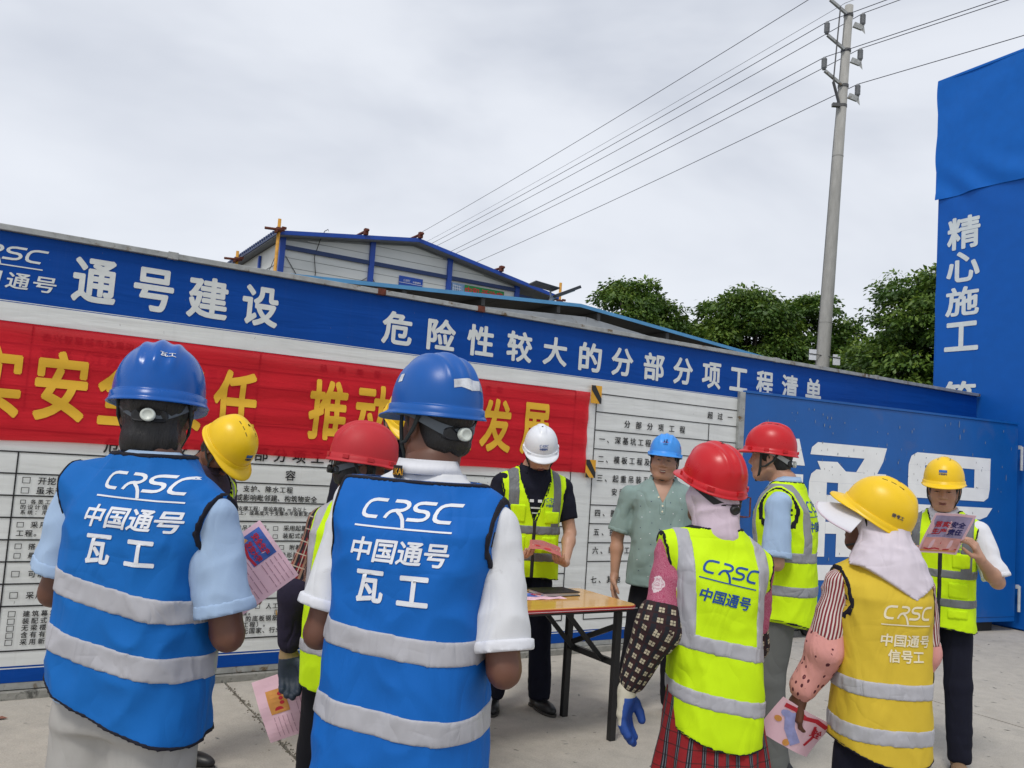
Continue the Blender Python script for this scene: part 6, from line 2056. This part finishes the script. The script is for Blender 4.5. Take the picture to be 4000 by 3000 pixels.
def cast_4():
    p = Pose(lean=.01, head=(8, -42, 0), head_off=(-.03, .03, 0), arms={'L': ((-.16, -.24, -1), (-.16, .14, -1)), 'R': ((.16, .05, -1), (.0, .5, -.8))}, wide=.98)
    return person('worker in faded red hard hat, red plaid shirt and navy oversleeves, holding a flyer', (-.53, 3.10), -25, 1.57, p, 'skin_dark', 'plaid_red', 'trouser_black',
        vest=dict(mat='hivis', band='reflect', wa=.165, top_x=.172, zip=1.1, vstrip=(.125, .030, 1.1)), helmet=dict(mat_=M['helmet_red_dull'], style='tri', slots=True, knob='harness_black', band='harness', tilt=2), sleeve=1.2, sleeve_r=(.058, .060), collar=dict(mat='plaid_red'), seed=17, fine=.008,
        face=dict(open=.0022), over=[dict(side='L', t0=.80, t1=1.98, r=(.062, .068, .044), mat='sleeve_navy', puff=1.3), dict(side='R', t0=.80, t1=1.98, r=(.062, .068, .044), mat='sleeve_navy', puff=1.3)],
        hands={'L': dict(glove='glove_tan', coat='glove_dark', curl=.45, n=(.5, -.8, 0), side=(.8, .5, 0), d=(.18, .05, -1)), 'R': dict(glove='glove_tan', coat='glove_dark', curl=.5)})

def cast_5():
    p = Pose(lean=.03, head=(36, 0, 0), head_off=(-.03, .05, -.06), wide=1.0, arms={'L': ((-.15, .2, -1), (.3, .9, .1)), 'R': ((.15, .2, -1), (-.3, .9, .1))})
    return person('tall worker in lime vest almost hidden behind the foil taped blue hard hat', (-.505, 3.72), 205, 1.845, p, 'skin_mid', 'shirt_navy', 'trouser_navy',
        vest=dict(mat='hivis', band='reflect_mid', zip=1.1, vstrip=(.125, .026, 1.1)), helmet=dict(mat_=M['helmet_yellow'], style='v', hs=.84), sleeve=.7, collar=dict(mat='shirt_navy'), seed=21, fine=.010, face=dict(open=.0022))

def cast_6():
    p = Pose(lean=.03, head=(33, -4, 4), head_off=(-.02, .055, -.02), arms={'L': ((-.24, .04, -1), (.30, .75, -.72)), 'R': ((.20, .06, -1), (-.50, .72, -.60))}, wide=1.13)
    pr = [(v * 1.0, f) for v, f in logo_crsc(.017)] + [fit('中国通号', -.036, .036, -.036, -.018, .02)]
    r_, vo, shirt, Hm, hat = person('man in white hard hat and lime vest reading a sheet behind the table', (.165, 5.33), 192, 1.72, p, 'skin_light', 'shirt_navy', 'trouser_navy',
        vest=dict(mat='hivis', band='reflect_dark', zip=1.13, vstrip=(.135, .030, 1.1), hem=.80, hem_curve=-.02, wa=.166, bands=[(1.085, .052), (.925, .052)], pockets=[(-.155, -.06, 1.125, 1.20), (-.150, -.05, .955, 1.045), (.05, .150, .955, 1.045), (.06, .150, 1.13, 1.235)], prints=[('front', pr, -.095, 1.262, 'print_blue')]),
        helmet=dict(mat_=M['helmet_white'], style='v', slots=True, logo='crsc', vents=False, tilt=4, knob='knob_white', hs=.88), sleeve=.72, sleeve_r=(.060, .066), collar=dict(mat='shirt_navy', open=1.0), seed=25, fine=.008, face=dict(open=.0016),
        hands={'L': dict(curl=.55, n=(.3, .5, 1), side=(.7, .3, .3), d=(.55, .75, .1)), 'R': dict(curl=.55, n=(-.3, .5, 1), side=(-.7, .3, .3), d=(-.55, .75, .1))}, legs={'L': (-.11, .01, -.14, .0, 14), 'R': (.11, .01, .15, -.0, -12)})
    sv = shirt.data; bvh = BVHTree.FromPolygons([v.co.copy() for v in sv.vertices], [tuple(q.vertices) for q in sv.polygons])
    R4 = lambda x0, x1, z0, z1: (np.array([[x0, z0], [x1, z0], [x1, z1], [x0, z1]]), [(0, 1, 2, 3)])
    decal('shirt_print', bvh, [R4(-.038, -.012, .035, .052), R4(.014, .040, .035, .052), R4(-.030, .030, -.004, .006), R4(-.022, .026, -.034, -.026)], (0, .5, 1.215), (-1, 0, 0), (0, 0, 1), (0, -1, 0), .003, M['print_white'], shirt)

def cast_7():
    p = Pose(lean=.0, head=(-2, -4, -3), head_off=(0, .025, .0), arms={'R': ((.24, .0, -1), (.02, .14, -1)), 'L': ((-.20, -.1, -1), (.1, -.2, -1))}, wide=1.20, deep=1.22, belly=.05)
    r_, vo, shirt, Hm, hat = person('smiling man in sky blue hard hat and sage green polo shirt beside the table', (1.01, 5.44), 171, 1.69, p, 'skin_mid', 'polo', 'trouser_black',
        helmet=dict(mat_=M['helmet_sky'], style='tri', slots=True, logo='blue_mark', tilt=2, band='harness_black', knob='harness_black', strap='strap', hs=.875, dz=.058), sleeve=.86, sleeve_r=(.062, .074), cuff=(.0022, .022, 'polo'), collar=dict(mat='polo', open=1.7, h=.040, edge='print_white'), seed=31, fine=.008,
        face=dict(open=.0019, smile=.9, gap=.0045), fat=.013, shirt_v=(1.315, .46), shirt_hem=.79, hands={'R': dict(curl=.32, n=(-.8, .2, 0), side=(.1, 1, 0)), 'L': dict(curl=.35)}, legs={'R': (.12, .02, .17, .04, -18), 'L': (-.10, .0, -.12, -.0, 10)})
    sv = shirt.data; bvh = BVHTree.FromPolygons([v.co.copy() for v in sv.vertices], [tuple(q.vertices) for q in sv.polygons])
    seam = mat('polo_seam', (.13, .20, .185), .9)
    for x in (-.017, .017): decal('placket_seam', bvh, [stroke([(x, 0), (x, -.060), (x * .2, -.066)] if x < 0 else [(x, .03), (x, -.060), (0, -.066)], .0022, 0)], (0, .6, 1.31), (-1, 0, 0), (0, 0, 1), (0, -1, 0), .0015, seam, shirt)
    disc = lambda x, z, r: (np.array([[x + r * math.cos(a * PI / 4), z + r * math.sin(a * PI / 4)] for a in range(8)]), [tuple(range(8))])
    for x, z in ((.0, 1.300), (.0, 1.265), (.026, 1.352)): decal('button', bvh, [disc(0, 0, .0055)], (x, .6, z), (-1, 0, 0), (0, 0, 1), (0, -1, 0), .003, M['print_cream'], shirt)
    rr = random.Random(9); it1 = []; it2 = []
    for a in range(7):
        for b in range(9):
            (it1 if (a + b) % 2 else it2).append(disc(-.19 + .062 * a + rr.uniform(-.012, .012), -.45 + .066 * b + .03 * (a % 2), .0030))
    decal('dark_motifs', bvh, it1, (0, .6, 1.31), (-1, 0, 0), (0, 0, 1), (0, -1, 0), .0012, M['print_navy'], shirt)
    decal('pale_motifs', bvh, it2, (0, .6, 1.31), (-1, 0, 0), (0, 0, 1), (0, -1, 0), .0012, M['print_white'], shirt)
    return r_

def cast_8():
    p = Pose(lean=.02, leanx=-.015, drop=.03, head=(-10, 22, -2), arms={'L': ((-.16, -.14, -1), (-.42, .12, -1)), 'R': ((.04, .28, -1), (-.2, .7, -.6))}, wide=.96)
    pr = back_print(.040, [('中国通号', .092, -.098, .046, .024)], -10, sx=1.05)
    r_, vo, shirt, Hm, hat = person('worker in red hard hat over pale pink scarf, lime vest and checked oversleeves', (.735, 2.86), 6, 1.575, p, 'skin_dark', 'floral', 'apron_trouser',
        vest=dict(mat='hivis', band='reflect', hem=.715, hem_curve=.05, hem_tilt=-.16, wa=.186, top_x=.216, tip=.182, bands=[(1.055, .056), (.872, .054)], vstrip=(.140, .027, 1.055), prints=[('back', pr, -.008, 1.300, 'print_blue')], tilt=.15, amp=.009),
        helmet=dict(mat_=M['helmet_red'], style='tri', slots=True, knob='harness_black', band='harness_black', tilt=8, dz=.062, chin=False, loose=True, hs=.93), hair=False, sleeve=.80, sleeve_r=(.055, .066), seed=36, fine=.007,
        over=[dict(side='L', t0=.70, t1=2.02, r=(.072, .080, .042), mat='windowpane', puff=1.7), dict(side='R', t0=.70, t1=2.02, r=(.064, .070, .040), mat='windowpane', puff=1.7)],
        hands={'L': dict(glove='glove_cream', coat='glove_blue', curl=.30, n=(.8, -.55, .1), side=(.5, .8, 0), d=(-.05, .02, -1)), 'R': dict(glove='glove_cream', coat='glove_blue', curl=.42)}, skirt=('apron', .60, .93))
    gg = G(tuple(p.hO + np.array([-.20, -.20, -.26])), tuple(p.hO + np.array([.20, .20, .14])), .0065)
    q = head_field(gg, p)
    nb = np.array([p.cx(1.44), p.cy(1.44) - .01, 1.43])
    f = ell(q, (0, -.004, .030), (.088, .110, .104))
    f = smin(f, rc(gg, p.hO + np.array([0, -.01, -.03]), nb + np.array([0, -.005, .0]), .088, .084), .03)
    f = f + wob(gg, 5, 38, (1, 1, .7)) * .007 + np.abs(wob(gg, 6, 52, (.7, .7, 1.3))) * .010 - .003
    f = smax(f, -ell(q, (0, .120, -.012), (.058, .075, .082)), .012)
    f = np.maximum(f, nb[2] - .03 - gg.Z)
    sm_mesh('scarf', gg, f, M['scarf_pink'], r_)

def cast_9():
    p = Pose(lean=.02, head=(0, 2, 0), head_off=(0, .07, 0), arms={'L': ((-.14, -.02, -1), (.15, .95, .04)), 'R': ((.15, .05, -1), (-.2, .9, .1))}, wide=1.03)
    pr = back_print(.046, [('中国通号', .108, -.100, .050, .022)])
    person('tall man in glossy red hard hat, light blue shirt and lime vest, facing left', (1.50, 4.50), 61, 1.75, p, 'skin_mid', 'shirt_lightblue', 'trouser_midgrey',
        vest=dict(mat='hivis', band='reflect_mid', hem=.735, hem_curve=.05, inflate=.008, wa=.162, top_x=.165, bands=[(1.09, .052), (.925, .052)], vstrip=(.122, .024, 1.08), zip=1.1, prints=[('back', pr, .0, 1.32, 'print_blue')]),
        helmet=dict(mat_=M['helmet_red'], style='v', vents=True, slots=True, knob='knob_white', band='harness_clear', tilt=3, hs=.96), sleeve=.90, sleeve_r=(.060, .076), cuff=(.0022, .026, 'shirt_lightblue'), collar=dict(mat='shirt_lightblue', h=.044), seed=41, fine=.0075, face=dict(open=.0022),
        hands={'L': dict(curl=.4, n=(1, 0, 0), side=(0, 0, 1))}, legs={'L': (-.10, .03, -.12, -.02, 5), 'R': (.12, .12, .12, .17, -10)}, shoes='shoe_black')

def cast_10():
    p = Pose(lean=.05, head=(-16, 56, -6), head_off=(0, .02, .0), armlen=.87, arms={'L': ((-.20, -.04, -1), (-.30, .22, -.85)), 'R': ((.14, .15, -1), (-.1, .5, -1))}, wide=.93, hunch=.03)
    pr = back_print(.042, [('中国通号', .094, -.100, .044, .022), ('信号工', .068, -.156, .046, .026)], sx=.9)
    r_, vo, shirt, Hm, hat = person('worker in yellow vest and yellow hard hat with white sun flap and pink oversleeves', (1.285, 2.86), 3, 1.50, p, 'skin_dark', 'pinstripe', 'trouser_navy',
        vest=dict(mat='vest_yellow', band='reflect', hem=.735, hem_curve=.05, hem_tilt=-.08, wa=.170, top_x=.182, bands=[(1.005, .058), (.845, .056)], prints=[('back', pr, .02, 1.262, 'print_cream')], amp=.007, inflate=.008),
        helmet=dict(mat_=M['helmet_yellow'], style='v', vents=True, knob=None, band='harness_black', tilt=14, dz=.060, chin=False, hs=.97, text=('信号工', -128, 18, M['print_navy'], .024)), hair=False, sleeve=.84, sleeve_r=(.055, .068), seed=47, fine=.007,
        over=[dict(side='L', t0=.60, t1=2.0, r=(.068, .068, .050), mat='vase_print', puff=1.6), dict(side='R', t0=.74, t1=2.0, r=(.060, .070, .044), mat='vase_print', puff=1.6)],
        hands={'L': dict(curl=.55, n=(.6, .3, -.2), side=(.3, 1, .1), d=(-.12, .25, -1)), 'R': dict(curl=.4)})
    gg = G(tuple(p.hO + np.array([-.24, -.25, -.33])), tuple(p.hO + np.array([.24, .22, .12])), .007)
    q = head_field(gg, p)
    nb = np.array([p.cx(1.44), p.cy(1.44) - .01, 1.43])
    f = ell(q, (0, -.004, .025), (.090, .110, .100))
    f = smin(f, rc(gg, p.hO + np.array([.01, -.03, -.03]), nb + np.array([.01, -.02, .0]), .092, .135), .03)
    d2 = np.sqrt(((gg.X - nb[0] - .01) / 1.22) ** 2 + ((gg.Y - nb[1] + .025) / 1.05) ** 2) - np.interp(gg.Z, [1.30, 1.40, 1.50], [.165, .140, .085]).astype(F32)
    f = smin(f, np.maximum(d2, gg.Z - 1.50), .03)
    f = f + wob(gg, 15, 40, (1, 1, .6)) * .008 + np.abs(wob(gg, 16, 55, (.8, .8, 1.0))) * .008
    f = smax(f, -ell(q, (0, .125, -.012), (.062, .080, .085)), .012)
    low = 1.325 + .075 * np.clip(np.abs(gg.X - nb[0] - .055) / .12, 0, 1.4) + .07 * np.clip(gg.Y + .02, 0, .2) / .2
    f = np.maximum(f, low - gg.Z)
    sm_mesh('sun_flap', gg, f, M['flap_white'], r_)
    # white cloth sun visor reaching out under the helmet peak
    V = []; F = []; NX, NY = 20, 10
    for lift in (0, -.0035):
        for i in range(NX + 1):
            a = math.radians(-78 + 156 * i / NX)
            for j in range(NY + 1):
                rr = .085 + (.120 + .012 * math.cos(a)) * j / NY
                x = math.sin(a) * rr * .82; y = math.cos(a) * rr * 1.02 + .01
                V.append(Hm((x, y, .045 + lift - .30 * max(0, rr - .09) * (.4 + 1.0 * abs(math.sin(a))) - .018 * (j / NY) ** 2)))
    K = (NX + 1) * (NY + 1)
    for i in range(NX):
        for j in range(NY):
            a = i * (NY + 1) + j; F.append((a, a + NY + 1, a + NY + 2, a + 1)); F.append((K + a, K + a + 1, K + a + NY + 2, K + a + NY + 1))
    for i in range(NX):
        a = i * (NY + 1) + NY; F.append((a, a + NY + 1, K + a + NY + 1, K + a))
    vs = raw('sun_visor', V, F, M['visor_white'], r_, True)
    MB().tube([Hm((math.sin(math.radians(-78 + 156 * i / 20)) * .213 * .82, math.cos(math.radians(-78 + 156 * i / 20)) * .216 * 1.02 + .01, .045 - .30 * .125 * (.4 + abs(math.sin(math.radians(-78 + 156 * i / 20)))) - .018)) for i in range(21)], .003, 6).build('visor_binding', M['scarf_pink'], vs, True)
    MB().tube([Hm((-.092, .03, .03)), Hm((-.098, .0, -.03)), Hm((-.085, .035, -.075)), Hm((-.06, .07, -.10))], .0045, 6).build('dark_strap', M['strap'], r_, True)

def cast_11():
    p = Pose(lean=.01, head=(9, 3, 0), head_off=(0, .04, .0), arms={'L': ((-.40, .12, -1), (.30, .80, .52)), 'R': ((.22, .15, -1), (-.25, .85, .35))}, wide=1.03)
    pr = [(v * 1.0, f) for v, f in logo_crsc(.016)] + [fit('中国通号', -.036, .036, -.034, -.017, .02)]
    return person('man in yellow hard hat, lime vest and tan shoes reading a pink flyer', (2.485, 4.80), 147, 1.635, p, 'skin_mid', 'shirt_white_clean', 'trouser_navy', shoes='shoe_tan',
        vest=dict(mat='hivis', band='reflect_dark', zip=1.24, hem=.80, hem_curve=-.03, wa=.168, bands=[(1.105, .050), (.945, .050)], vstrip=(.135, .028, 1.1), pockets=[(-.150, -.06, 1.14, 1.225), (-.145, -.045, .975, 1.06), (-.145, -.045, .86, .91), (.045, .145, .975, 1.06)], prints=[('front', pr, -.10, 1.265, 'print_blue')]),
        helmet=dict(mat_=M['helmet_yellow'], style='v', vents=True, logo='panel', tilt=4, hs=.94, dz=.062), sleeve=.92, sleeve_r=(.060, .078), cuff=(.0022, .022, 'shirt_white_clean'), collar=dict(mat='shirt_white_clean', open=1.0), seed=53, fine=.008, face=dict(open=.0016),
        hands={'L': dict(curl=.62, n=(.75, .1, .3), side=(-.2, .5, .9), d=(.25, .35, .75)), 'R': dict(curl=.5, n=(-.6, .3, .5), side=(.3, .2, .9))}, legs={'L': (-.10, .02, -.11, .02, 10), 'R': (.10, .0, .13, -.02, -14)})

for k, fn in enumerate((cast_1, cast_2, cast_3, cast_4, cast_5, cast_6, cast_7, cast_8, cast_9, cast_10, cast_11)):
    if ONLY is None or (k + 1) in ONLY: fn()

# flyers in hands
M['pic_soft'] = mat('pic_soft', (.36, .38, .70), .7, var=.2, vs=30)
flyer('pink flyer with blue picture beside the elbow of the leftmost blue vested worker', (-.80, 2.64, 1.115), (.62, .12, -.78), (.74, .28, .60), .21, .297, .010,
      [('rect', 'pic_blue', (-.09, .005, .055, .135)), ('text', 'ink_red', ('安全生产', -.080, -.005, .098, .122)), ('text', 'ink_red', ('发放大学', -.070, .000, .070, .092)), ('blob', 'pic_orange', (-.075, .075, .010, .010)), ('stroke', 'ink_red', ([(-.09, .060), (-.06, .066), (-.03, .058), (.004, .063)], .008)),
       ('lines', 'ink_grey', (.012, .095, .060, .135, 5)), ('lines', 'ink_grey', (-.095, .095, -.13, .045, 11)), ('blob', 'pic_orange', (-.07, -.135, .012, .008))], curl=.012)
flyer('pink flyer with an orange picture hanging from the tan gloved hand', (-.685, 3.22, .595), (.36, .10, -.93), (.92, .05, .36), .235, .33, .012,
      [('rect', 'pic_orange', (-.070, .018, -.128, -.058)), ('blob', 'ink_red', (-.052, -.078, .007, .009)), ('blob', 'ink_red', (-.035, -.078, .007, .008)), ('blob', 'ink_red', (-.018, -.078, .007, .009)), ('blob', 'ink_red', (.004, -.095, .011, .016)),
       ('lines', 'ink_grey', (.03, .105, -.14, -.06, 5)), ('lines', 'ink_grey', (-.09, .105, -.045, .10, 9)), ('rect', 'pic_blue', (-.112, -.075, .02, .10)), ('blob', 'ink_red', (.03, .03, .010, .014))], curl=.015)
flyer('salmon coloured sheet held flat in both hands by the man in the white hard hat', (.262, 5.03, 1.005), (.97, .0, -.20), (.10, .97, .05), .19, .25, .014, [('blob', 'ink_red', (-.05, -.03, .018, .022)), ('blob', 'ink_red', (.01, -.06, .022, .022)), ('lines', 'ink_grey', (-.08, .08, -.01, .11, 9))], 'paper_salmon', curl=.01, group='sheets being read')
flyer('pink flyer with red headline held up by the man in yellow hard hat', (2.318, 4.455, 1.290), (1, .10, -.0), (.07, -.56, .82), .225, .270, -.006, front(.225, .270), curl=.006)
flyer('folded pink flyer with blue and red print held below the pink oversleeve', (1.035, 2.945, .700), (.86, .10, -.42), (.25, -.20, .90), .20, .150, .016,
      [('stroke', 'pic_soft', ([(-.05, .04), (-.02, -.01), (.03, -.05)], .034)), ('blob', 'pic_soft', (-.055, .03, .022, .014)), ('stroke', 'ink_red', ([(-.08, .055), (-.04, .06), (.0, .05), (.04, .06), (.09, .052)], .016)), ('stroke', 'ink_red', ([(.05, .04), (.07, .0), (.06, -.04)], .010)), ('blob', 'pic_orange', (-.07, .0, .013, .011)), ('blob', 'pic_orange', (.0, -.06, .013, .013)), ('blob', 'ink_red', (.0, -.06, .008, .008)), ('text', 'ink_red', ('安全', .05, .09, .0, .035))], curl=.02)
